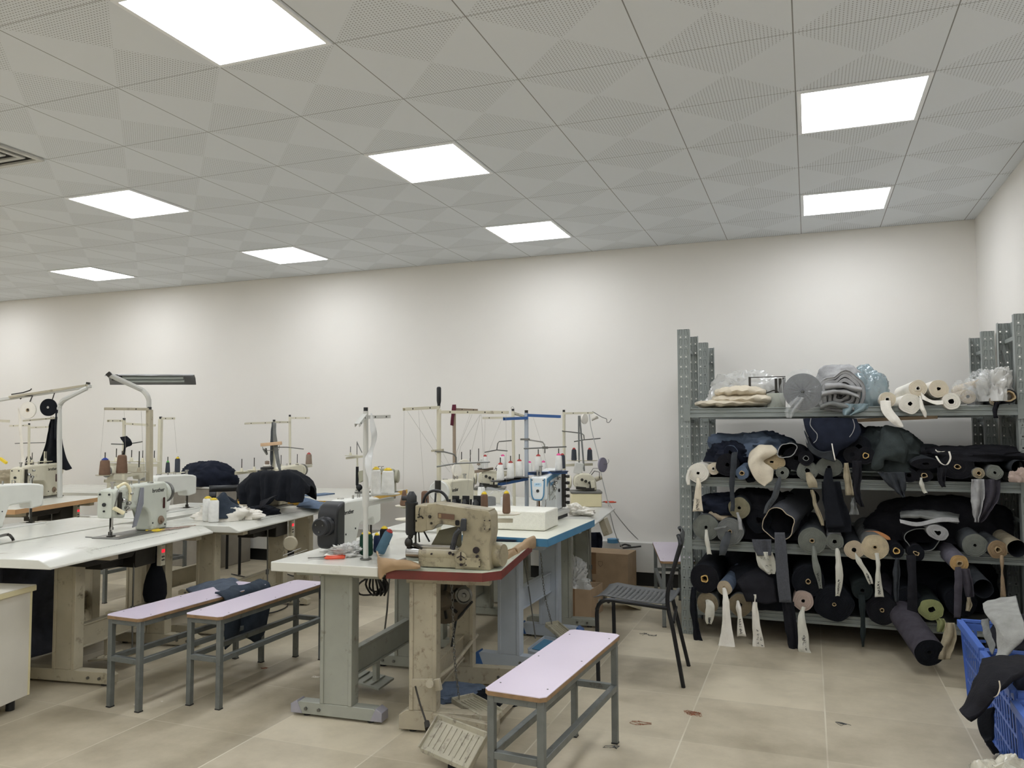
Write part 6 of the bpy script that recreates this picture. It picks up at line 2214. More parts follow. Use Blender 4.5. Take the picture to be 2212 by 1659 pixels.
def post_mat():
    M = mat('punched_rack_post', (134, 140, 137), .45, .1, var=.04)
    nt = M.node_tree
    N, L = nt.nodes, nt.links
    b = N['Principled BSDF']
    tc = N.new('ShaderNodeTexCoord')
    sp = N.new('ShaderNodeSeparateXYZ')
    L.new(tc.outputs['Object'], sp.inputs[0])
    mn = lambda *a: math_node(nt, *a)
    # round holes every 65 mm, in two columns of the front face (x) and one of the side face (y)
    fz = mn('SUBTRACT', mn('FRACT', mn('MULTIPLY', sp.outputs[2], 1 / .0675)), .5)
    dz = mn('MULTIPLY', fz, .0675)
    dx = mn('SUBTRACT', mn('ABSOLUTE', sp.outputs[0]), .018)
    r1 = mn('SQRT', mn('ADD', mn('MULTIPLY', dz, dz), mn('MULTIPLY', dx, dx)))
    geo = N.new('ShaderNodeNewGeometry')
    sn = N.new('ShaderNodeSeparateXYZ')
    L.new(tc.outputs['Normal'], sn.inputs[0])
    front = mn('GREATER_THAN', mn('ABSOLUTE', sn.outputs[1]), .5)
    hole = mn('MULTIPLY', mn('LESS_THAN', r1, .0052), front)
    # pressed hooks between the holes
    fz2 = mn('SUBTRACT', mn('FRACT', mn('ADD', mn('MULTIPLY', sp.outputs[2], 1 / .0675), .5)), .5)
    dz2 = mn('MULTIPLY', fz2, .0675)
    e1 = mn('MULTIPLY', mn('LESS_THAN', mn('ABSOLUTE', mn('SUBTRACT', mn('ABSOLUTE', mn('ADD', dx, mn('MULTIPLY', dz2, .10))), .0085)), .0011), mn('LESS_THAN', mn('ABSOLUTE', dz2), .019))
    e2 = mn('MULTIPLY', mn('LESS_THAN', mn('ABSOLUTE', mn('SUBTRACT', dz2, .018)), .0012), mn('LESS_THAN', mn('ABSOLUTE', dx), .009))
    ln = mn('MULTIPLY', mn('MAXIMUM', e1, e2), front)
    src = b.inputs['Base Color'].links[0].from_socket
    mx = N.new('ShaderNodeMixRGB')
    L.new(ln, mx.inputs[0])
    L.new(src, mx.inputs[1])
    mx.inputs[2].default_value = lin((76, 80, 80)) + (1,)
    L.new(mx.outputs[0], b.inputs['Base Color'])
    inv = mn('SUBTRACT', 1, hole)
    L.new(inv, b.inputs['Alpha'])
    return M


PM = post_mat()
SHELVES = (1.505, 1.045, .625, .195)


def rack(label, x0, x1, y0, y1, h=2.045, back_only=False):
    t = thing('storage_rack', label, 'storage rack', ((x0 + x1) / 2, (y0 + y1) / 2, 0), 0, 'grey perforated storage racks')
    W, D = (x1 - x0) / 2, (y1 - y0) / 2
    for sx in (-1, 1):
        for sy in (-1, 1):
            cx, cy = sx * W, sy * D
            # channel section open towards the rack's middle in y
            mb = MB()
            w_, d_, th = .039, .05, .0022
            f = sy * .0
            ya, yb = (cy, cy + th) if sy < 0 else (cy - th, cy)
            mb.box(-w_, w_, ya - cy, yb - cy, 0, h)
            for s in (-1, 1):
                y_in = (0, d_) if sy < 0 else (-d_, 0)
                mb.box(s * w_ - th / 2, s * w_ + th / 2, y_in[0], y_in[1], 0, h)
            o = mb.build('rack_post', PM, t)
            o.location = (cx, cy, 0)
        # side braces
        mb = MB()
        for z in (.12, .8, 1.42, 1.92):
            mb.box(sx * W - .004, sx * W + .004, -D + .02, D - .02, z - .012, z + .012)
        mb.bar((sx * W, -D + .03, .2), (sx * W, D - .03, .78), .004, .02)
        mb.bar((sx * W, D - .03, .85), (sx * W, -D + .03, 1.4), .004, .02)
        mb.build('side_brace', RK, t)
    for z in SHELVES:
        for sy in (-1, 1):
            mb = MB()
            prof = [(0, z - .062), (0, z - .045), (.006, z - .042), (.006, z - .034), (0, z - .031), (0, z - .02), (.006, z - .017), (.006, z - .009), (0, z - .006), (0, z), (.03, z), (.03, z - .062)]
            poly = [(sy * (-.0 + D - a) if sy > 0 else -D + a, b_) for a, b_ in prof]
            if sy < 0:
                poly = [(a - .006, b_) for a, b_ in poly]
            mb.prism(poly, -W + .04, W - .04, 'x')
            mb.build('shelf_beam', RK, t, angle=20)
            mb = MB()
            for sx in (-1, 1):
                a = sx * (W - .022)
                yy = -D - .009 if sy < 0 else D + .002
                mb.box(a - .018, a + .018, yy, yy + .006, z - .085, z + .02)
            mb.build('beam_connector', RK, t)
        MB().box(-W + .04, W - .04, -D + .031, D - .031, z - .02, z - .012).build('shelf_panel', mat('grey_shelf_board', (122, 124, 120), .6, var=.05), t)
    return t


RA = rack('grey perforated metal rack full of fabric rolls, front one', -.790, 1.195, 5.41, 5.89)
RB = rack('grey perforated metal rack against the back wall behind the front rack', -.775, 1.190, 6.33, 6.80)

# ================================================================ fabric rolls
rnd = random.Random(11)
rid = [0]


def fabric_roll(label, px, py, rpx, Yf=5.32, L=1.0, out=F_BLACK, end=F_BLACK2, core='tan', corer=.018, sq=1.0, dx=0, dz=0, tail=None, hang=None, group='fabric rolls on the rack', hollow=False, irr=.08, ringh=.0016, tilt=0, ringw=.0062, rim=None):
    """roll seen end-on: centre pixel and radius in pixels at the front plane Yf; runs back by L, drifting dx sideways and dz up"""
    rid[0] += 1
    rr = random.Random(rid[0])
    c = P(px, py, Yf)
    dist = (c - CAM).dot(_f)
    R_ = rpx / FPX * dist
    t = thing('fabric_roll', label, 'fabric roll', (c.x, c.y, c.z - R_ * sq), 0, group)
    ax = Vector((dx, 1, dz))
    axn = ax.normalized()
    sd = axn.cross(Vector((0, 0, 1))).normalized()
    up = sd.cross(axn)
    ca, sa = math.cos(tilt), math.sin(tilt)
    off = Vector((rid[0] * 5.3, 0, 0))

    def ring(r, back, k, n=36, wob=1.0):
        row = []
        for i in range(n):
            a = 2 * PI * i / n
            w_ = 1 + irr * wob * noise.noise(Vector((math.cos(a) * 1.4, math.sin(a) * 1.4, k * .35)) + off)
            X, Z = r * w_ * math.cos(a), r * w_ * math.sin(a) * sq
            X, Z = X * ca - Z * sa, X * sa + Z * ca
            row.append(c + axn * back + sd * X + up * Z)
        return row
    # outer layer
    rows = [ring(R_ * .985, .0, 0), ring(R_, .004, 0)]
    for k in range(1, 8):
        rows.append(ring(R_ * (1 - .03 * rr.random()), L * k / 7, k * .6))
    rows.append(ring(R_ * .3, L + .004, 4))
    MB().grid(rows, True).build('outer_cloth', out, t, world=True, angle=60)
    if rim:
        pts_ = ring(R_ * .965, -.002, 0)
        MB().tube(pts_ + [pts_[0]], .0028, 6).build('pale_selvedge', rim, t, world=True)
    # rolled end
    if hollow:
        rows = [ring(R_ * .985, .0, 0), ring(R_ * .93, .002, 0), ring(R_ * .9, .03, 0), ring(R_ * .86, .3, 1), ring(.01, .31, 1)]
        MB().grid(rows, True).build('rolled_end', end, t, world=True, angle=50)
    else:
        n = max(4, int((R_ - corer) / ringw))
        rows = [ring(R_ * .985, .0, 0)]
        for k in range(n):
            f0 = k / n
            r = R_ * .985 + (corer - R_ * .985) * f0
            r2 = R_ * .985 + (corer - R_ * .985) * (k + .62) / n
            z_ = ringh * (rr.random() - .5) * 1.4
            rows.append(ring(r - .0006, z_, f0 * 2, wob=1 + 2.0 * f0))
            rows.append(ring(r2, z_, f0 * 2, wob=1 + 2.0 * f0))
            rows.append(ring(r2 - .0006, z_ + ringh * 1.5, f0 * 2, wob=1 + 2.0 * f0))
        rows.append(ring(corer, .0, 2, wob=3))
        MB().grid(rows, True).build('rolled_end', end, t, world=True, angle=30)
        rows = [ring(corer, .0, 2, wob=3), ring(corer * .98, .12, 2, wob=3), ring(.001, .13, 2)]
        MB().grid(rows, True).build('core_hollow', DARKIN, t, world=True)
        if core:
            cm = {'tan': CORK, 'grey': F_GREY, 'yellow': mat('yellow_card_core', (206, 172, 106), .7), 'white': F_WHITE}[core]
            rows = [ring(corer * .98, .0, 2, wob=3), ring(corer * .98, -.010, 2, wob=3), ring(corer * .72, -.010, 2, wob=3), ring(corer * .72, .06, 2, wob=3)]
            MB().grid(rows, True).build('cardboard_core', cm, t, world=True)
    if tail:
        pts, m_, lab = tail
        rows = []
        for (x, y, w_, dY) in pts:
            rows.append([P(x - w_ / 2, y, Yf - .02 + dY), P(x, y - 1, Yf - .028 + dY), P(x + w_ / 2, y, Yf - .02 + dY)])
        o = loft('tied_strip', rows, m_, t, solid=.002)
        if lab:
            o['label'] = lab
            # handwritten marks
            i0 = len(pts) // 2
            x0, y0, w0, d0 = pts[i0]
            x1, y1, w1, d1 = pts[-1]
            mb = MB()
            for k in range(7):
                f_ = (k + .8) / 8.5
                cx, cy = x0 + (x1 - x0) * f_, y0 + (y1 - y0) * f_
                ww = (w0 + (w1 - w0) * f_) * .22
                for s in range(4):
                    a = (cx + rr.uniform(-ww, ww), cy + rr.uniform(-3, 3))
                    b_ = (cx + rr.uniform(-ww, ww), cy + rr.uniform(-3, 3))
                    mb.bar(P(a[0], a[1], Yf - .034 + d0 + (d1 - d0) * f_), P(b_[0], b_[1] + .5, Yf - .034 + d0 + (d1 - d0) * f_), .0016, .0016)
            mb.build('handwritten_marks', INK, t, world=True)
    return t


def strip(label, pts, m_, Yf=5.28, name='hanging_strip', cat='cloth strip', solid=.003, cols=4, wav=.012, group=None):
    rows = []
    for k, (x, y, w_) in enumerate(pts):
        rows.append([P(x - w_ / 2 + w_ * j / cols, y, Yf + wav * math.sin(j * 2.2 + k)) for j in range(cols + 1)])
    return loft(name, rows, m_, label=label, cat=cat, solid=solid, group=group)


YF = 5.33
LBL = 'pale strip with handwritten marks'
# ---------------- top shelf
G1 = 'fabric rolls on the top shelf'
YT = 5.36
fabric_roll('white fabric roll on a black tube with a long white tail, top shelf', 1917, 863, 17, YT, .9, F_WHITE, F_CREAM, 'white', .016, group=G1,
            tail=([(1912, 866, 22, 0), (1915, 885, 24, -.02), (1928, 903, 26, -.04), (1942, 918, 16, -.04), (1948, 923, 5, -.04)], F_WHITE, None))
fabric_roll('white fabric roll, fattest in the white group, top shelf lower row', 1966, 872, 22, YT, .9, F_WHITE, F_WHITE, None, .012, group=G1, irr=.1,
            tail=([(1988, 855, 6, .01), (1992, 880, 7, -.02), (1997, 893, 8, -.02), (1999, 902, 4, -.02)], F_WHITE, None))
fabric_roll('white fabric roll lying on top of the fattest white one, top shelf', 1983, 839, 18, YT + .02, .9, F_WHITE, F_CREAM, 'white', .014, group=G1)
fabric_roll('white fabric roll on top at the right of the white group, crumpled centre', 2028, 840, 19.5, YT + .02, .9, F_WHITE, F_CREAM, None, .010, group=G1, irr=.12)
fabric_roll('white fabric roll with round dark hole, lower right of the white group', 2055, 867, 18, YT, .9, F_WHITE, F_WHITE, None, .015, group=G1)
loft('white_cloth_fold', [[P(1990, 848, YT), P(1992, 862, YT - .02)], [P(2003, 858, YT), P(2003, 866, YT - .03)], [P(2015, 864, YT), P(2016, 872, YT - .03)], [P(2038, 866, YT), P(2038, 874, YT - .02)]], F_WHITE, label='loose white cloth fold bridging the white rolls on the top shelf', cat='cloth')
fabric_roll('dark open tube roll with pale ring at the right end of the top shelf', 2180, 856, 15, YT + .02, .9, F_CHAR, F_CHAR, 'tan', .034, group=G1)
for px, py, r, sd_, l in ((2091, 857, 19, 81, 'clear plastic wrapped bundle right of the white rolls, lower one'), (2146, 838, 24, 83, 'clear plastic wrapped bundle near the right end of the top shelf'), (2118, 832, 17, 85, 'clear plastic wrapped bundle, highest on the right of the top shelf')):
    c = P(px, py, YT + .05)
    fabric_roll('beige roll inside the ' + l.split(',')[0].replace('clear ', ''), px, py, r * .8, YT + .06, .8, F_BEIG, F_BEIG, None, .01, group=G1)
    heap('plastic_wrap', (c.x, c.y + .05, c.z - r / 300), r / 300 * 1.25, .12, r / 300 * 2.2, sd_, PLASTW if sd_ == 83 else PLAST, l, 'plastic wrap', amp=.5, p=4, fold=9)
fabric_roll('small tan and grey roll tip under the plastic bundles', 2148, 866, 10, YT, .7, F_DGREY, F_TAN, 'tan', .012, group=G1)
# big grey roll in clear plastic
fabric_roll('big dark grey roll tied in clear plastic on the top shelf', 1734, 846, 40, YT + .03, .95, fabric('mid_grey_twill', (86, 88, 92)), MATS['mid_grey_twill'], None, .012, group=G1, irr=.04)
c = P(1734, 846, YT)
R0 = 43 / 1700 * 5.7
rows = []
off = Vector((3, 4, 5))
for i in range(11):
    v = i / 10
    row = []
    for j in range(44):
        a = 2 * PI * j / 44
        rr_ = R0 * (math.sin(min(1, v * 1.6) * PI / 2)) * (1 + .05 * noise.noise(Vector((math.cos(a) * 5, math.sin(a) * 5, v)) + off))
        bk = -.035 * (1 - min(1, v * 1.6)) ** .6 + .004 * math.sin(a * 17) * (1 - v) + max(0, v - .6) * 1.9
        row.append(c + Vector((rr_ * math.cos(a), bk, rr_ * math.sin(a))))
    rows.append(row)
o = MB().grid(rows, True).build('plastic_wrap', PLAST)
tag(o, 'clear plastic film gathered into a knot around the big dark grey roll', 'plastic wrap')
strip('twisted plastic tail hanging from the knot of the wrapped grey roll', [(1728, 858, 18), (1716, 875, 30), (1708, 890, 24), (1706, 903, 10)], PLAST, YT - .05, 'plastic_tail', 'plastic wrap', .002, 6, .02)
# big bag of grey folded fabric
c = P(1820, 852, YT + .16)
fabric_roll('light grey folded fabric bulging from a bluish bag on the top shelf', 1818, 851, 48, YT + .03, .9, F_LGREY, F_LGREY, None, .02, group=G1, irr=.30, sq=.95, ringh=.02, ringw=.026)
heap('fabric_fold', (c.x - .01, YT + .30, 1.506), .18, .20, .27, 91, F_LGREY, 'light grey fabric mound inside the bluish bag on the top shelf', 'fabric', amp=.18, p=3)
heap('bluish_bag', (c.x + .135, YT + .30, 1.506), .155, .22, .26, 93, PLASTB, 'bluish translucent plastic bag around the light grey fabric', 'plastic bag', amp=.3, p=2.3, fold=8, rz=.1)
strip('loose bluish plastic hanging over the top shelf edge', [(1850, 872, 60), (1845, 885, 50), (1833, 897, 22)], PLASTB, YT - .05, 'plastic_flap', 'plastic bag', .002, 6, .02)
for k, (l, pts) in enumerate((('grey fabric fold, uppermost in the bluish bag opening', [(1782, 835, 14), (1800, 833, 12), (1822, 834, 10), (1850, 840, 9), (1862, 842, 6)]), ('grey fabric fold in the middle of the bluish bag opening', [(1775, 852, 10), (1800, 846, 10), (1830, 848, 9), (1856, 858, 7)]), ('grey fabric fold hanging lowest out of the bluish bag', [(1772, 880, 10), (1795, 872, 12), (1820, 876, 14), (1845, 884, 8)]))):
    rows = [[P(x, y - w_ / 2, YT + .02 - .012 * k), P(x, y - w_ / 4, YT - .03 - .012 * k), P(x, y + w_ / 3, YT - .025 - .012 * k), P(x, y + w_ / 2, YT + .01)] for x, y, w_ in pts]
    loft('fabric_fold', rows, F_LGREY if k < 2 else F_GREY, label=l, cat='fabric', solid=.006)
# cream folded cloth
rows_ = [(1493, 1655, 872, 886, 0), (1531, 1664, 855, 876, .02), (1536, 1652, 838, 859, .04)]
for k, (xa, xb, ya, yb, dy) in enumerate(rows_):
    a = P(xa, yb, YT + dy)
    b_ = P(xb, yb, YT + dy)
    hh = (yb - ya) / 1700 * 5.75 * .62
    rows = []
    for i in range(33):
        u = i / 32
        e_ = max(.02, math.sin(u * PI)) ** .25 * (1 + .05 * math.sin(u * 6 + k * 2))
        q = a.lerp(b_, u) + Vector((0, 0, hh + .003 * math.sin(u * 7 + k * 2)))
        q.z = max(q.z, 1.507 + hh) if k == 0 else q.z
        rows.append([q + Vector((0, .28 * math.cos(t_) * e_ + .28 + .012 * math.sin(u * 23 + k + t_ * 2), (hh * math.sin(t_)) * e_ + .004 * math.sin(u * 31 + t_ * 3 + k))) for t_ in [2 * PI * j / 20 for j in range(20)]])
    o = MB().grid(rows, True).build('folded_canvas', F_CREAM, angle=70)
    tag(o, ['cream canvas layer lying lowest at the left of the top shelf', 'cream canvas fold in the middle of the stack on the top shelf', 'cream canvas fold on top of the stack on the top shelf'][k], 'fabric', 'folded cream canvas on the top shelf')
c = P(1605, 838, 5.75)
heap('plastic_bag', (c.x, 5.85, 1.506), .26, .16, .25, 95, PLASTW, 'grey translucent plastic bag behind the cream canvas', 'plastic bag', amp=.35, p=2, fold=8)
c = P(1673, 876, 5.62)
t = thing('machine_part', 'metal machine frame with wires behind the cream canvas on the top shelf', 'machine part', (c.x, c.y, 1.505))
MB().box(-.05, .07, -.04, .04, .0, .10).build('base', PALE, t, bevel=.004)
mb = MB()
mb.box(-.165, -.150, -.01, .01, .07, .215)
mb.box(.03, .05, -.02, .02, .1, .2)
mb.box(.055, .075, -.02, .02, .06, .205)
mb.box(.005, .022, -.02, .02, .08, .2)
mb.bar((-.16, 0, .212), (.075, 0, .212), .006, .006)
mb.tube([(-.08, -.03, .09), (.0, -.03, .12), (.06, -.03, .09)], .004, 6)
mb.build('metal_frame', DSTEEL, t)

# ---------------- second shelf
G2 = 'fabric rolls on the second shelf'
fabric_roll('white roll at the left end of the second shelf with a long cream tag', 1508, 1022, 22, YF, .9, F_WHITE, F_WHITE, None, .010, group=G2, irr=.12, sq=.95,
            tail=([(1508, 1033, 5, 0), (1509, 1048, 10, -.03), (1507, 1075, 16, -.03), (1508, 1105, 22, -.03)], F_CREAM, LBL))
strip('loose white end hanging from the left white roll', [(1490, 1015, 10), (1487, 1030, 8), (1488, 1048, 5)], F_WHITE, YF - .02, 'cloth_end')
fabric_roll('crumpled cream roll tip beside the left white roll', 1541, 1012, 13, YF + .03, .8, F_CREAM, F_CREAM, 'white', .012, group=G2, irr=.2)
fabric_roll('big black denim roll, left part of the second shelf', 1571, 1004, 24, YF, .95, F_BLACK, F_BLACK2, None, .012, group=G2)
fabric_roll('navy denim roll on top of the big black denim roll', 1577, 978, 15, YF + .02, .9, F_BLUEG, F_NAVY, None, .012, group=G2, irr=.2,
            tail=([(1586, 978, 11, 0), (1585, 1005, 12, -.03), (1582, 1030, 11, -.03), (1581, 1060, 10, -.03), (1583, 1090, 7, -.03), (1582, 1105, 7, -.03)], F_CHAR, None))
fabric_roll('light washed blue roll with tan core on the second shelf', 1603, 1022, 14, YF - .02, .95, F_BLUE, F_BLUE, 'tan', .016, group=G2, dx=.12, dz=.12)
fabric_roll('navy roll tucked under the washed blue roll', 1621, 1030, 13, YF + .02, .9, F_NAVY, F_BLACK, None, .01, group=G2, irr=.2)
fabric_roll('big cream canvas roll with a drooping flap on the second shelf', 1667, 998, 28, YF, .95, F_CREAM, fabric('canvas_edge', (184, 166, 134)), None, .012, group=G2, irr=.16, sq=.60, ringw=.010)
rows = [[P(1618, 996, YF), P(1622, 975, YF + .02), P(1640, 962, YF), P(1668, 962, YF)], [P(1618, 1005, YF - .04), P(1630, 990, YF - .06), P(1650, 976, YF - .06), P(1678, 978, YF - .02)], [P(1626, 1025, YF - .05), P(1634, 1002, YF - .07), P(1643, 999, YF - .06), P(1650, 995, YF - .02)], [P(1638, 1042, YF - .05), P(1645, 1030, YF - .06), P(1655, 1020, YF - .05), P(1668, 1012, YF - .02)], [P(1652, 1051, YF - .05), P(1658, 1045, YF - .05), P(1668, 1036, YF - .04), P(1671, 1015, YF - .01)]]
loft('canvas_flap', rows, F_CREAM, label='cream canvas flap drooping over the edge of the second shelf', cat='fabric', solid=.004)
heap('navy_heap', (P(1620, 980, 5.6).x, 5.72, 1.18), .26, .25, .16, 97, F_BLUEG, 'blue-grey denim heap piled on the left rolls of the second shelf', 'fabric', amp=.4)
heap('navy_heap', (P(1580, 980, 5.5).x, 5.62, 1.14), .17, .2, .15, 99, F_NAVY, 'navy cloth heap above the big black denim roll', 'fabric', amp=.4)
fabric_roll('dark grey cloth loop with pale edge right of the cream roll', 1700, 973, 20, YF - .03, .7, F_CHAR, F_DGREY, None, .02, group=G2, irr=.35, sq=.75, hollow=True, tilt=.5, rim=F_LGREY)
fabric_roll('black roll behind the dark cloth loop', 1720, 990, 27, YF + .03, .95, F_BLACK, F_BLACK2, None, .014, group=G2)
fabric_roll('black roll with pale ring core, second shelf centre left', 1741, 990, 16, YF - .01, .9, F_BLACK, F_BLACK2, 'grey', .018, group=G2)
fabric_roll('small grey-green roll low on the second shelf with a marked dark strip', 1690, 1021, 14, YF, .9, F_GGREY, F_GGREY, None, .01, group=G2, irr=.1,
            tail=([(1684, 1030, 6, 0), (1680, 1050, 12, -.03), (1672, 1075, 14, -.03), (1660, 1092, 12, -.03), (1652, 1110, 6, -.03)], F_DGREY, 'dark grey strip with handwritten number'))
fabric_roll('grey-green roll with rag in its core, middle of the second shelf', 1744, 1017, 22, YF, .95, F_GGREY, F_GGREY, None, .014, group=G2,
            tail=([(1746, 1022, 10, 0), (1753, 1040, 20, -.03), (1757, 1054, 18, -.03)], F_TAN, None))
fabric_roll('wide grey-green roll, right of centre on the second shelf', 1791, 1009, 27, YF, .95, F_GGREY, F_GGREY, 'grey', .016, group=G2, sq=.8,
            tail=([(1790, 1012, 10, 0), (1790, 1040, 22, -.04), (1796, 1090, 30, -.04), (1805, 1140, 40, -.04)], F_BLACK, None))
strip('thin taupe strip hanging beside the grey-green rolls', [(1754, 1058, 6), (1762, 1090, 8), (1772, 1115, 9), (1779, 1135, 5)], F_TAN, YF - .05)
# big draped navy bundle
c = P(1812, 940, YF + .1)
heap('navy_bundle', (c.x, YF + .27, 1.12), .20, .22, .28, 101, F_NAVY, 'big navy denim bundle heaped in the middle of the second shelf', 'fabric', amp=.22, p=3)
rows = [[P(1735, 905, YF), P(1745, 940, YF - .04), P(1770, 975, YF - .06), P(1800, 990, YF - .04)], [P(1760, 903, YF - .03), P(1775, 935, YF - .08), P(1795, 965, YF - .09), P(1805, 985, YF - .06)], [P(1800, 902, YF - .03), P(1815, 930, YF - .07), P(1825, 955, YF - .08), P(1812, 972, YF - .05)], [P(1850, 905, YF), P(1860, 930, YF - .05), P(1850, 950, YF - .07), P(1830, 965, YF - .05)]]
loft('navy_drape', rows, F_NAVY, label='navy denim drape hanging in front of the navy bundle', cat='fabric', solid=.006)
rows = [[P(1738, 930, YF - .03), P(1742, 960, YF - .04)], [P(1752, 960, YF - .08), P(1752, 975, YF - .07)], [P(1775, 975, YF - .1), P(1772, 988, YF - .09)], [P(1797, 973, YF - .1), P(1804, 998, YF - .08)]]
loft('grey_drape', rows, F_CHAR, label='charcoal fold with pale selvedge under the navy drape', cat='fabric', solid=.006)
def selvedge(label, pts, m_=None, r=.0022, Y_=YF - .075):
    return tag(MB().tube(smooth([P(x, y, Y_) for x, y in pts], 5), r, 6).build('selvedge', m_ or F_LGREY), label, 'selvedge')


selvedge('thin pale selvedge curling down the left side of the navy drape', [(1752, 903), (1750, 917), (1757, 928), (1765, 938), (1764, 950), (1757, 957)])
selvedge('thin pale selvedge at the left outline of the navy drape', [(1735, 918), (1737, 935), (1742, 950), (1746, 962)], Y_=YF - .05)
selvedge('thin pale selvedge on the right side of the navy drape', [(1842, 905), (1846, 920), (1842, 934), (1835, 944)])
b_ = P(1930, 905, 5.62)
tag(MB().bar(P(1836, 909, 5.60), P(2020, 901, 5.66), .12, .022).build('wooden_board', mat('raw_pale_wood', (196, 172, 142), .6, var=.12, stretch=(1, 8, 8)), bevel=.002), 'pale wooden board jammed just below the top shelf of the rack', 'board')
strip('pale selvedge edge on the navy drape', [(1797, 958, 2.5), (1800, 975, 2.5), (1804, 994, 2.5)], F_WHITE, YF - .11, 'selvedge', 'selvedge', .001, 2, 0)
fabric_roll('navy roll seen from below the bundle, right side', 1855, 968, 26, YF - .02, .9, F_NAVY, F_BLACK, None, .02, group=G2, irr=.15)
fabric_roll('black roll with bright tan core under the navy bundle', 1870, 984, 19, YF - .02, .95, F_BLACK, F_BLACK2, 'yellow', .018, group=G2)
fabric_roll('black roll with dark core beside the bright tan cored one', 1841, 982, 18, YF - .03, .95, F_BLACK, F_BLACK2, None, .014, group=G2)
strip('black cloth strip hanging from the black rolls', [(1850, 995, 22), (1852, 1030, 20), (1850, 1060, 16), (1862, 1095, 10)], F_BLACK2, YF - .05)
strip('pale ragged strip with straight hem hanging from the black rolls', [(1827, 1000, 10), (1831, 1030, 16), (1836, 1070, 18)], F_TAN, YF - .05)
strip('dark grey strip with looped pale end', [(1843, 1075, 6), (1844, 1090, 12), (1845, 1112, 20)], F_GREY, YF - .04)
strip('long black garment leg hanging past the third shelf', [(1795, 1040, 40), (1800, 1080, 46), (1812, 1120, 52), (1815, 1150, 50)], F_BLACK, YF - .02)
# grey-green garment
rows = [[P(1898, 960, YF + .05), P(1886, 985, YF), P(1882, 1010, YF - .04), P(1890, 1017, YF - .04)], [P(1905, 925, YF + .05), P(1905, 960, YF - .04), P(1900, 990, YF - .07), P(1905, 1010, YF - .05)], [P(1918, 919, YF + .08), P(1925, 950, YF - .05), P(1915, 985, YF - .08), P(1912, 992, YF - .05)], [P(1940, 932, YF + .05), P(1948, 955, YF - .04), P(1950, 975, YF - .08), P(1948, 1000, YF - .05)], [P(1952, 950, YF + .05), P(1960, 965, YF - .03), P(1958, 985, YF - .06), P(1952, 1000, YF - .04)]]
loft('green_grey_garment', rows, fabric('dark_green_grey', (54, 60, 60)), label='dark green-grey garment bunched over the rolls of the second shelf', cat='garment', solid=.008)
heap('green_grey_heap', (P(1925, 980, 5.5).x, 5.6, 1.10), .22, .26, .26, 103, MATS['dark_green_grey'], 'green-grey cloth heap behind the bunched garment', 'fabric', amp=.3)
fabric_roll('wide flattened charcoal roll right of the green-grey garment', 2000, 1002, 29, YF - .02, 1.0, F_CHAR, F_BLACK2, None, .02, group=G2, sq=.42, dx=-.1, dz=.12)
heap('charcoal_drape', (P(1985, 980, 5.7).x, 5.75, 1.09), .3, .32, .18, 105, F_CHAR, 'charcoal cloth sloping over the rolls, second shelf right', 'fabric', amp=.15)
strip('charcoal triangular flap pointing down from the second shelf', [(1925, 1020, 60), (1935, 1040, 44), (1945, 1060, 20), (1953, 1074, 5)], F_CHAR, YF - .05, 'cloth_flap', 'fabric', .004, 5, .02)
fabric_roll('black roll low on the second shelf beside the triangular flap', 1964, 1027, 16, YF, .95, F_BLACK, F_BLACK2, None, .012, group=G2)
fabric_roll('black roll with flattened tan core and white tag', 1996, 1027, 18, YF, .95, F_BLACK, F_BLACK2, 'tan', .018, group=G2, sq=.8,
            tail=([(1990, 1032, 5, 0), (1991, 1048, 7, -.03), (1996, 1060, 9, -.03), (2000, 1066, 6, -.03)], F_LABEL, None))
fabric_roll('huge black roll with tan core, right part of the second shelf', 2068, 1008, 33, YF, 1.0, F_BLACK, F_BLACK2, 'tan', .018, group=G2, sq=.85)
strip('black cloth end hanging below the huge black roll', [(2036, 1010, 22), (2034, 1035, 18), (2040, 1052, 8)], F_BLACK2, YF - .04)
heap('black_cloth', (P(2085, 990, 5.6).x, 5.6, 1.17), .34, .28, .09, 107, F_BLACK2, 'black cloth lying across the right rolls of the second shelf', 'fabric', amp=.3)
t = strip('white drawstring looped on the black cloth', [(2022, 985, 4), (2032, 1000, 4), (2045, 1004, 4), (2053, 990, 4), (2050, 975, 4)], F_WHITE, YF - .07, 'drawstring', 'cord', .002, 2, 0)
t = strip('white paper tag on top of the black cloth', [(2021, 972, 4), (2030, 976, 7), (2040, 975, 4)], F_WHITE, YF - .08, 'paper_tag', 'tag', .001, 2, .004)
fabric_roll('small pale grey tube roll with dark hole, right end of the second shelf', 2114, 1022, 12, YF - .03, .8, F_GREY, F_TAN, 'tan', .014, group=G2)
fabric_roll('pale rolled cloth beside the small tube at the right end', 2149, 1021, 16, YF - .03, .8, F_GREY, F_GGREY, None, .008, group=G2, irr=.12)
strip('light grey cone of cloth hanging from the small tube', [(2112, 1035, 28), (2112, 1070, 30), (2112, 1100, 20), (2109, 1128, 7)], F_LGREY, YF - .05, 'hanging_cloth', 'fabric', .004, 4, .02)
strip('dark loop of cloth with pale edge hanging at the right end', [(2142, 1035, 38), (2143, 1070, 34), (2132, 1100, 26), (2116, 1128, 8)], F_PURPG, YF - .02, 'hanging_cloth', 'fabric', .004, 4, .02)
fabric_roll('black fabric tube at the right picture edge, second shelf', 2204, 1010, 17, YF - .04, .9, F_CHAR, F_BLACK, None, .03, group=G2, hollow=True, sq=.95)
q = P(2202, 1034, YF - .06)
heap('pinkish_paper', (q.x, q.y, q.z - .02), .05, .03, .06, 109, F_PINKB, 'crumpled pinkish-white paper at the right edge of the rack', 'paper', amp=.7)
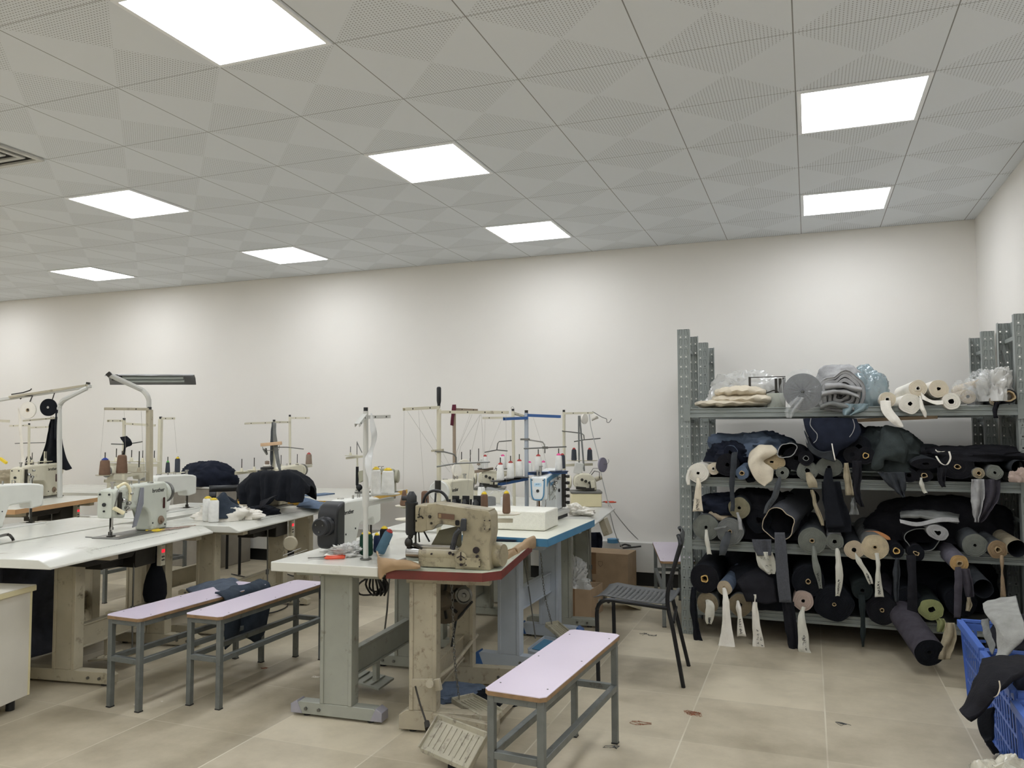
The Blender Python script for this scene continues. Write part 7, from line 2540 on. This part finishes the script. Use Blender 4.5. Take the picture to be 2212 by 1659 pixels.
# straps over the right posts
strip('long grey cloth strap hanging from the upper right post', [(2163, 757, 10), (2172, 800, 14), (2180, 840, 12), (2172, 900, 14), (2180, 940, 12), (2200, 985, 8)], F_GREY, 5.9, 'cloth_strap')
strip('dark ribbons dangling at the right end of the top shelf', [(2155, 868, 14), (2150, 885, 10), (2152, 903, 8)], F_BLACK2, YT - .04)

# ---------------- third shelf
G3 = 'fabric rolls on the third shelf'
fabric_roll('large grey-green roll at the left end of the third shelf with white tie', 1525, 1139, 28, YF, .95, F_DGREY, F_GGREY, None, .010, group=G3,
            tail=([(1526, 1145, 5, 0), (1527, 1160, 9, -.03), (1529, 1180, 9, -.03), (1533, 1198, 10, -.03)], F_LABEL, None))
fabric_roll('large grey roll with dark knotted rag, second from the left on the third shelf', 1577, 1148, 29, YF - .01, .95, F_DGREY, F_GREY, 'tan', .012, group=G3,
            tail=([(1574, 1150, 10, 0), (1566, 1175, 18, -.04), (1560, 1200, 12, -.04)], F_DGREY, None))
strip('grey knotted rag end on the second roll of the third shelf', [(1572, 1138, 8), (1558, 1140, 12), (1545, 1144, 8)], F_GREY, YF - .05)
fabric_roll('roll with tan end and dark outside, on top of the two grey ones', 1597, 1097, 23, YF, .95, F_CHAR, fabric('tan_denim_edge', (132, 126, 104)), None, .010, group=G3,
            tail=([(1593, 1108, 4, 0), (1598, 1125, 7, -.04), (1600, 1145, 6, -.04)], F_LGREY, None))
heap('navy_garment', (P(1556, 1080, 5.5).x, 5.6, .80), .17, .24, .12, 111, F_NAVY, 'navy garment stuffed above the left roll of the third shelf', 'garment', amp=.3)
heap('grey_garment', (P(1560, 1100, 5.45).x, 5.47, .76), .12, .1, .09, 113, F_BEIG, 'pale beige cloth tucked above the left roll of the third shelf', 'fabric', amp=.3)
PAT = mat('dotted_dark_cloth', (74, 76, 82), .9, var=.1, scale=90, bump=.4, bscale=180)
fabric_roll('big dark dotted roll with open pale edged end, third shelf', 1680, 1132, 34, YF - .03, .9, PAT, F_BLACK, None, .03, group=G3, hollow=True, irr=.22, dx=.18, dz=.10, rim=F_BEIG)
fabric_roll('black cloth bundle between the tan ended roll and the dotted roll', 1640, 1125, 26, YF + .05, .9, F_BLACK2, F_BLACK, None, .02, group=G3, irr=.2)
heap('black_bundle', (P(1650, 1120, 5.6).x, 5.7, .64), .26, .28, .32, 115, F_BLACK2, 'black cloth bundle heaped behind the dotted roll', 'fabric', amp=.2)
strip('dotted dark strip hanging from the big dotted roll down to the lower shelf', [(1684, 1150, 22), (1687, 1190, 26), (1691, 1245, 27), (1697, 1301, 27)], PAT, YF - .08, 'hanging_strip', 'cloth strip', .003, 4, .002)
strip('dark dotted cloth with pale marked tag beneath the dotted roll', [(1645, 1165, 42), (1648, 1185, 38), (1652, 1200, 30)], PAT, YF - .03)
o = strip('pale tag with handwritten marks beneath the dotted roll', [(1650, 1192, 36), (1655, 1210, 40), (1660, 1228, 34), (1668, 1240, 14)], F_LABEL, YF - .02, 'cloth_tag', 'tag')
mb = MB()
for (x, y) in ((1645, 1205), (1652, 1207), (1660, 1208), (1650, 1222), (1657, 1222), (1664, 1221), (1660, 1234), (1667, 1232)):
    for s in range(3):
        mb.bar(P(x + rnd.uniform(-3, 3), y + rnd.uniform(-3, 3), YF - .04), P(x + rnd.uniform(-3, 3), y + rnd.uniform(-3, 3) + .4, YF - .04), .0016, .0016)
me = mb.build('handwritten_marks', INK, o, world=True)
fabric_roll('grey-green roll with tan card in its core, centre of the third shelf', 1754, 1168, 29, YF, .95, F_DGREY, F_GGREY, 'tan', .014, group=G3, irr=.06,
            tail=([(1757, 1180, 6, 0), (1760, 1210, 12, -.03), (1766, 1235, 14, -.03), (1773, 1272, 7, -.03)], F_GGREY, 'grey-green strip with marks'))
fabric_roll('pale blue-white roll of thick cloth, centre of the third shelf', 1803, 1170, 18, YF, .9, F_LGREY, F_GGREY, None, .012, group=G3, irr=.12,
            tail=([(1808, 1185, 6, 0), (1811, 1210, 12, -.03), (1813, 1250, 15, -.03), (1809, 1288, 9, -.03)], F_LABEL, LBL))
fabric_roll('cream ended roll with black rag in its core, third shelf', 1845, 1188, 20, YF, .9, F_CHAR, F_BEIG, None, .013, group=G3,
            tail=([(1848, 1195, 5, 0), (1856, 1213, 12, -.03), (1872, 1238, 12, -.03), (1882, 1262, 6, -.03)], F_LABEL, LBL))
fabric_roll('large cream ended roll under a grey tube wrap, third shelf', 1890, 1182, 28, YF, .95, F_GREY, fabric('cream_tan_edge', (198, 184, 156)), 'tan', .013, group=G3,
            tail=([(1894, 1195, 10, 0), (1897, 1220, 7, -.03), (1897, 1255, 12, -.03), (1900, 1290, 19, -.03)], F_LABEL, LBL))
strip('orange-tan paper band over the large cream ended roll', [(1872, 1148, 10), (1892, 1148, 12), (1912, 1158, 14), (1920, 1166, 8)], mat('orange_tan_paper', (178, 122, 76), .7), YF - .02, 'paper_band', 'paper', .002, 3, .0)
fabric_roll('black roll with short yellow core, third shelf', 1936, 1190, 16, YF, .9, F_BLACK2, F_BLACK, 'yellow', .020, group=G3)
fabric_roll('black roll with pale ring core wrapped in dark rag, third shelf', 1979, 1195, 17, YF - .02, .9, F_BLACK2, F_BLACK, 'tan', .014, group=G3, irr=.2,
            tail=([(1968, 1200, 20, 0), (1970, 1250, 18, -.03), (1971, 1300, 22, -.03), (1968, 1340, 20, -.02)], F_BLACK2, None))
fabric_roll('broad black cloth loop with pale edge, third shelf right', 1992, 1165, 34, YF + .02, .9, F_BLACK2, F_BLACK, None, .03, group=G3, hollow=True, sq=.75, irr=.15, rim=F_GREY)
fabric_roll('rolled grey-white cloth lying on the black loop', 2026, 1151, 22, YF - .03, .8, F_LGREY, F_LGREY, None, .016, group=G3, sq=.72, irr=.15, tilt=-.25)
rows = []
for k in range(9):
    u = k / 8
    x = 1945 + 125 * u
    rows.append([P(x, 1118 + 12 * u - 6 * math.sin(u * PI), YF), P(x, 1112 + 8 * u - 8 * math.sin(u * PI), YF + .1), P(x + 4, 1106 + 6 * u - 6 * math.sin(u * PI), YF + .35)])
loft('grey_fold', rows, F_GREY, label='flat folded grey cloth over the rolled grey-white cloth, third shelf', cat='fabric', solid=.02)
rows = [[P(1945, 1130, YF - .01), P(1943, 1122, YF)], [P(1980, 1137, YF - .01), P(1980, 1128, YF)], [P(2030, 1128, YF - .01), P(2035, 1118, YF)], [P(2072, 1128, YF), P(2070, 1120, YF)]]
loft('grey_fold', rows, F_LGREY, label='light grey fold edge above the rolled grey-white cloth', cat='fabric', solid=.006)
heap('dark_heap', (P(2030, 1100, 5.7).x, 5.75, .66), .42, .25, .27, 117, F_BLACK2, 'black cloth heap at the back of the third shelf, right', 'fabric', amp=.2)
fabric_roll('fuzzy grey-green roll, right part of the third shelf', 2106, 1178, 25, YF, .95, F_DGREY, F_GGREY, None, .008, group=G3, irr=.08, dx=-.05, dz=.06)
fabric_roll('tan roll with dark core, right part of the third shelf', 2155, 1187, 20, YF - .01, .95, F_DGREY, fabric('brown_tan_edge', (150, 128, 100)), 'tan', .018, group=G3, dx=-.1, dz=.08,
            tail=([(2164, 1200, 4, 0), (2165, 1240, 7, -.03), (2167, 1290, 11, -.03)], fabric('tan_strip', (150, 130, 106)), None))
fabric_roll('dark open tube with tan rim at the right picture edge, third shelf', 2197, 1185, 19, YF - .02, .95, F_TAN, F_BLACK, None, .03, group=G3, hollow=True, dx=-.1, dz=.08)

# ---------------- bottom shelf
G4 = 'fabric rolls on the bottom shelf'
fabric_roll('big black roll with folded yellow card core at the left end of the bottom shelf', 1522, 1250, 31, YF - .02, .95, F_BLACK, F_BLACK2, 'yellow', .024, group=G4, irr=.08)
strip('black cloth tail hanging at the left end of the bottom shelf', [(1499, 1268, 12), (1498, 1310, 14), (1504, 1355, 13), (1508, 1380, 18), (1511, 1394, 22)], F_BLACK, YF - .06, cat='cloth strip', wav=.006)
fabric_roll('tan ended roll beneath the big black one, bottom left, with marked tag', 1528, 1303, 23, YF - .01, .95, F_GREY, fabric('dusty_tan_edge', (140, 128, 106)), None, .012, group=G4,
            tail=([(1528, 1296, 8, 0), (1534, 1308, 18, -.04), (1533, 1335, 19, -.04), (1532, 1348, 8, -.04)], F_LABEL, LBL))
fabric_roll('blue-grey roll with white tail reaching the floor, bottom left', 1565, 1270, 16, YF - .04, .95, F_BLUEG, F_BEIG, 'tan', .012, group=G4, dx=.12, dz=.08,
            tail=([(1564, 1270, 8, 0), (1568, 1300, 13, -.05), (1570, 1350, 20, -.06), (1570, 1385, 32, -.07), (1569, 1399, 38, -.08)], F_WHITE, None))
fabric_roll('tan ended roll with knotted white marked strip, bottom shelf', 1599, 1307, 25, YF, .95, F_GREY, MATS['dusty_tan_edge'], None, .012, group=G4,
            tail=([(1594, 1298, 6, 0), (1595, 1315, 13, -.04), (1598, 1335, 10, -.04), (1602, 1375, 20, -.04)], F_WHITE, LBL))
rows = [[P(1590, 1257, YF), P(1600, 1270, YF - .05), P(1612, 1300, YF - .06)], [P(1610, 1238, YF + .05), P(1625, 1255, YF - .06), P(1632, 1300, YF - .08)], [P(1635, 1230, YF + .08), P(1650, 1250, YF - .05), P(1655, 1305, YF - .07)], [P(1665, 1238, YF + .08), P(1672, 1255, YF - .03), P(1678, 1300, YF - .05)]]
loft('black_drape', rows, F_BLACK2, label='black cloth draped like a hood between the rolls of the bottom shelf', cat='fabric', solid=.008)
heap('black_heap', (P(1640, 1290, 5.5).x, 5.62, .20), .24, .26, .27, 121, F_BLACK, 'black cloth heap behind the hooded drape, bottom shelf', 'fabric', amp=.15)
o = strip('narrow white strip with marks standing on the floor below the black drape', [(1631, 1284, 5), (1631, 1310, 11), (1634, 1350, 17), (1638, 1385, 24), (1639, 1410, 27)], F_WHITE, YF - .08, 'hanging_strip', 'cloth strip', .003, 4, .004)
mb = MB()
for (x, y) in ((1636, 1362), (1637, 1378), (1638, 1372), (1645, 1380), (1646, 1392), (1637, 1388)):
    for s in range(4):
        mb.bar(P(x + rnd.uniform(-3, 3), y + rnd.uniform(-4, 4), YF - .094), P(x + rnd.uniform(-3, 3), y + rnd.uniform(-4, 4) + .4, YF - .094), .0016, .0016)
mb.build('handwritten_marks', INK, o, world=True)
fabric_roll('big black roll with tan card core, centre of the bottom shelf', 1746, 1256, 34, YF, .95, F_BLACK, F_BLACK, 'tan', .016, group=G4)
fabric_roll('dusty pink-tan roll with marked white tail, centre of the bottom shelf', 1735, 1298, 21, YF - .03, .9, F_PINKB, F_PINKB, None, .010, group=G4, irr=.1,
            tail=([(1735, 1312, 6, 0), (1731, 1335, 14, -.04), (1735, 1370, 22, -.05), (1736, 1400, 24, -.06), (1740, 1411, 26, -.06)], F_LABEL, LBL))
strip('wide black cloth tail hanging to the floor beside the pink-tan roll', [(1702, 1300, 26), (1708, 1350, 26), (1714, 1385, 24), (1720, 1405, 22)], F_BLACK2, YF - .05, 'hanging_strip', 'cloth strip', .005)
fabric_roll('huge black roll lying lowest in the centre of the bottom shelf', 1802, 1305, 41, YF, .95, F_BLACK, F_BLACK, 'tan', .012, group=G4, sq=.9)
fabric_roll('dark bottle green roll with drooping tail, bottom shelf', 1863, 1276, 21, YF - .02, .95, F_GREENB, F_GREENB, None, .012, group=G4,
            tail=([(1861, 1285, 14, 0), (1863, 1320, 12, -.04), (1864, 1360, 10, -.05), (1864, 1398, 6, -.06)], F_GREENB, None))
fabric_roll('black roll right of the bottle green one, bottom shelf', 1905, 1318, 32, YF, .95, F_BLACK, F_BLACK2, 'tan', .012, group=G4)
strip('grey twisted strip hanging from the third shelf edge', [(1938, 1205, 10), (1937, 1235, 14), (1937, 1270, 12), (1938, 1300, 8)], F_CHAR, YF - .05)
fabric_roll('yellow-green roll with crumpled centre, right of the bottom shelf', 2012, 1316, 26, YF - .05, .9, F_GREENB, F_GREEN, None, .018, group=G4, irr=.16, sq=.85)
strip('pale yellow-green cloth end drooping below the yellow-green roll', [(2030, 1336, 18), (2035, 1350, 20), (2030, 1365, 12)], F_GREEN, YF - .05, 'cloth_end', 'cloth strip', .004)
fabric_roll('black roll behind the yellow-green one, bottom shelf', 1960, 1300, 30, YF + .05, .9, F_BLACK, F_BLACK, None, .012, group=G4)
fabric_roll('black roll at the far right of the bottom shelf', 2075, 1300, 32, YF + .05, .9, F_BLACK, F_BLACK, None, .012, group=G4)
# big roll standing out onto the floor
fabric_roll('huge purple-grey roll leaning out onto the floor, black end', 2008, 1410, 31, 4.93, 1.05, F_PURPG, F_BLACK, None, .012, group='rolls leaning out of the rack', dx=-.20, dz=.235, irr=.06)
strip('beige cloth panel beside the leaning roll on the floor', [(2052, 1345, 20), (2052, 1375, 30), (2045, 1400, 30), (2040, 1424, 26)], F_TAN, 4.95, 'beige_cloth', 'fabric', .005)
fabric_roll('grey roll with ochre end hanging out below the third shelf', 2072, 1217, 19, YF - .10, .8, fabric('lilac_grey', (96, 94, 104)), fabric('ochre_edge', (188, 156, 108)), 'tan', .016, group=G4, dx=-.12, dz=.14,
            tail=([(2070, 1225, 14, 0), (2070, 1260, 16, -.03), (2069, 1300, 16, -.03), (2067, 1335, 12, -.03)], F_PURPG, None))
strip('dark trouser leg hanging beside the ochre ended roll', [(2084, 1228, 20), (2092, 1260, 22), (2096, 1290, 16)], F_PURPG, YF - .12)
fabric_roll('black tube opening under a grey cloth fold near the right post', 2124, 1272, 21, YF - .12, .6, F_CHAR, F_BLACK, None, .02, group=G4, hollow=True, dx=-.1, dz=.15)
strip('light tan triangular cloth near the crate', [(2092, 1290, 8), (2094, 1305, 12), (2092, 1320, 8)], F_TAN, YF - .15)
# black filler heaps added behind the rolls to make the rack look dark and full
for (x0, z_, s_, l) in ((-.35, .21, 131, 'bottom shelf, left'), (.25, .21, 132, 'bottom shelf, centre'), (.8, .21, 133, 'bottom shelf, right')):
    heap('black_heap', (x0, 6.0, z_), .34, .3, .33, s_, F_BLACK, 'black filler heap added to darken the back of the ' + l, 'fabric', amp=.15, p=4)

# ================================================================ crates
def crate(label, x0, x1, y0, y1, h=.40, z0=0):
    cx, cy = (x0 + x1) / 2, (y0 + y1) / 2
    t = thing('crate', label, 'crate', (cx, cy, z0), 0, 'blue plastic crates along the right wall')
    W, D = (x1 - x0) / 2, (y1 - y0) / 2
    b = .02
    bot = [(-W + b, -D + b), (W - b, -D + b), (W - b, D - b), (-W + b, D - b)]
    top = [(-W, -D), (W, -D), (W, D), (-W, D)]
    th = .004

    def lerp(i, u, v):
        a0, a1 = Vector(bot[i]), Vector(bot[(i + 1) % 4])
        b0_, b1_ = Vector(top[i]), Vector(top[(i + 1) % 4])
        p = a0.lerp(a1, u).lerp(b0_.lerp(b1_, u), v)
        return Vector((p.x, p.y, v * h))
    for i in range(4):
        mb = MB()
        L = (Vector(top[(i + 1) % 4]) - Vector(top[i])).length
        nn = (Vector(top[(i + 1) % 4]) - Vector(top[i])).normalized()
        out = Vector((nn.y, -nn.x, 0))
        n = max(5, int(L / .05))
        for k in range(n + 1):
            u = k / n
            wd = .014 if 0 < k < n else .02
            mb.bar(lerp(i, u, .0), lerp(i, u, 1), th, wd, up=tuple(nn) + (0,))
        for v in (.02, .27, .52, .76, .93):
            wd = .012 if v not in (.02, .93) else .035
            mb.bar(lerp(i, 0, v), lerp(i, 1, v), th, wd)
        mb.bar(lerp(i, 0, 1) + out * .009, lerp(i, 1, 1) + out * .009, .026, .012)
        mb.bar(lerp(i, 0, 1) + out * .021 - Vector((0, 0, .012)), lerp(i, 1, 1) + out * .021 - Vector((0, 0, .012)), .004, .03)
        mb.build('side_lattice', CRATE, t)
    MB().box(-W + b, W - b, -D + b, D - b, .002, .008).build('crate_floor', CRATE, t)
    return t


crate('blue plastic crate nearest the rack, full of grey and dark cloth', .705, 1.20, 4.06, 4.61, .39)
crate('blue plastic crate in the middle of the row, covered by black denim', .70, 1.20, 3.46, 4.01, .39)
crate('blue plastic crate at the lower right corner of the picture', .69, 1.20, 2.86, 3.40, .37)
heap('dark_cloth', (.94, 4.34, .05), .21, .24, .42, 141, F_BLACK2, 'dark cloth heaped in the crate nearest the rack', 'fabric', amp=.2, p=3)
heap('dark_cloth', (.95, 3.74, .05), .22, .25, .45, 142, F_NAVY, 'black-navy denim heaped in the middle crate', 'denim', amp=.22, p=3)
heap('dark_cloth', (.96, 3.13, .05), .2, .22, .30, 143, F_BLACK2, 'dark cloth inside the crate at the lower right corner', 'fabric', amp=.2, p=3)
GC = fabric('felt_grey', (150, 150, 146))
t = loft('grey_cloth', [[P(2123, 1305, 4.15), P(2160, 1293, 4.2), P(2195, 1288, 4.2)], [P(2128, 1325, 4.0), P(2160, 1325, 3.95), P(2203, 1320, 3.95)], [P(2150, 1350, 3.92), P(2168, 1362, 3.85), P(2212, 1345, 3.85)], [P(2155, 1395, 3.85), P(2178, 1395, 3.8), P(2215, 1375, 3.8)], [P(2150, 1418, 3.8), P(2170, 1420, 3.78), P(2190, 1400, 3.8)]], GC, label='mid grey cloth with frayed edge spilling over the crate nearest the rack', cat='cloth', solid=.005)
loft('grey_cloth', [[P(2122, 1340, 4.1), P(2135, 1335, 4.05)], [P(2125, 1370, 4.0), P(2140, 1362, 3.95)], [P(2145, 1415, 3.85), P(2152, 1395, 3.85)]], F_GREY, label='narrow grey cloth strip beside the frayed grey cloth', cat='cloth', solid=.004)
loft('denim_sleeve', [[P(2122, 1430, 3.6), P(2160, 1422, 3.65), P(2215, 1422, 3.7)], [P(2118, 1455, 3.45), P(2150, 1450, 3.4), P(2215, 1450, 3.4)], [P(2105, 1488, 3.42), P(2135, 1485, 3.32), P(2170, 1480, 3.3)], [P(2090, 1520, 3.4), P(2108, 1528, 3.32), P(2128, 1532, 3.3)], [P(2077, 1538, 3.38), P(2085, 1550, 3.32), P(2096, 1556, 3.3)]], F_BLACK2, label='black denim sleeve hanging out over the middle crate towards the floor', cat='denim', solid=.02)
loft('denim_piece', [[P(2118, 1540, 3.45), P(2150, 1530, 3.42)], [P(2115, 1565, 3.42), P(2145, 1560, 3.38)], [P(2120, 1590, 3.4), P(2145, 1590, 3.38)], [P(2135, 1612, 3.4), P(2142, 1600, 3.38)], [PZ(2146, 1630, .012), PZ(2156, 1622, .012)]], F_BLACK, label='black cloth piece squeezed between the middle and lower right crates', cat='cloth', solid=.01)
strip('pale frayed selvedge on the black denim sleeve', [(2158, 1470, 3), (2160, 1485, 3), (2155, 1500, 3), (2147, 1506, 3)], F_CREAM, 3.27, 'selvedge', 'selvedge', .001, 2, 0)
# plastic wrapped thing at the very bottom right
q = P(2150, 1650, 2.62)
heap('plastic_bundle', (q.x + .03, 2.66, 0), .12, .10, max(.08, q.z - .005), 151, mat('silvery_film', (176, 172, 156), .2, var=.3, scale=14, spec=.9, bump=.8, bscale=30), 'crumpled silvery plastic wrapped bundle at the bottom right picture edge', 'plastic bundle', amp=.14, p=4, fold=9)
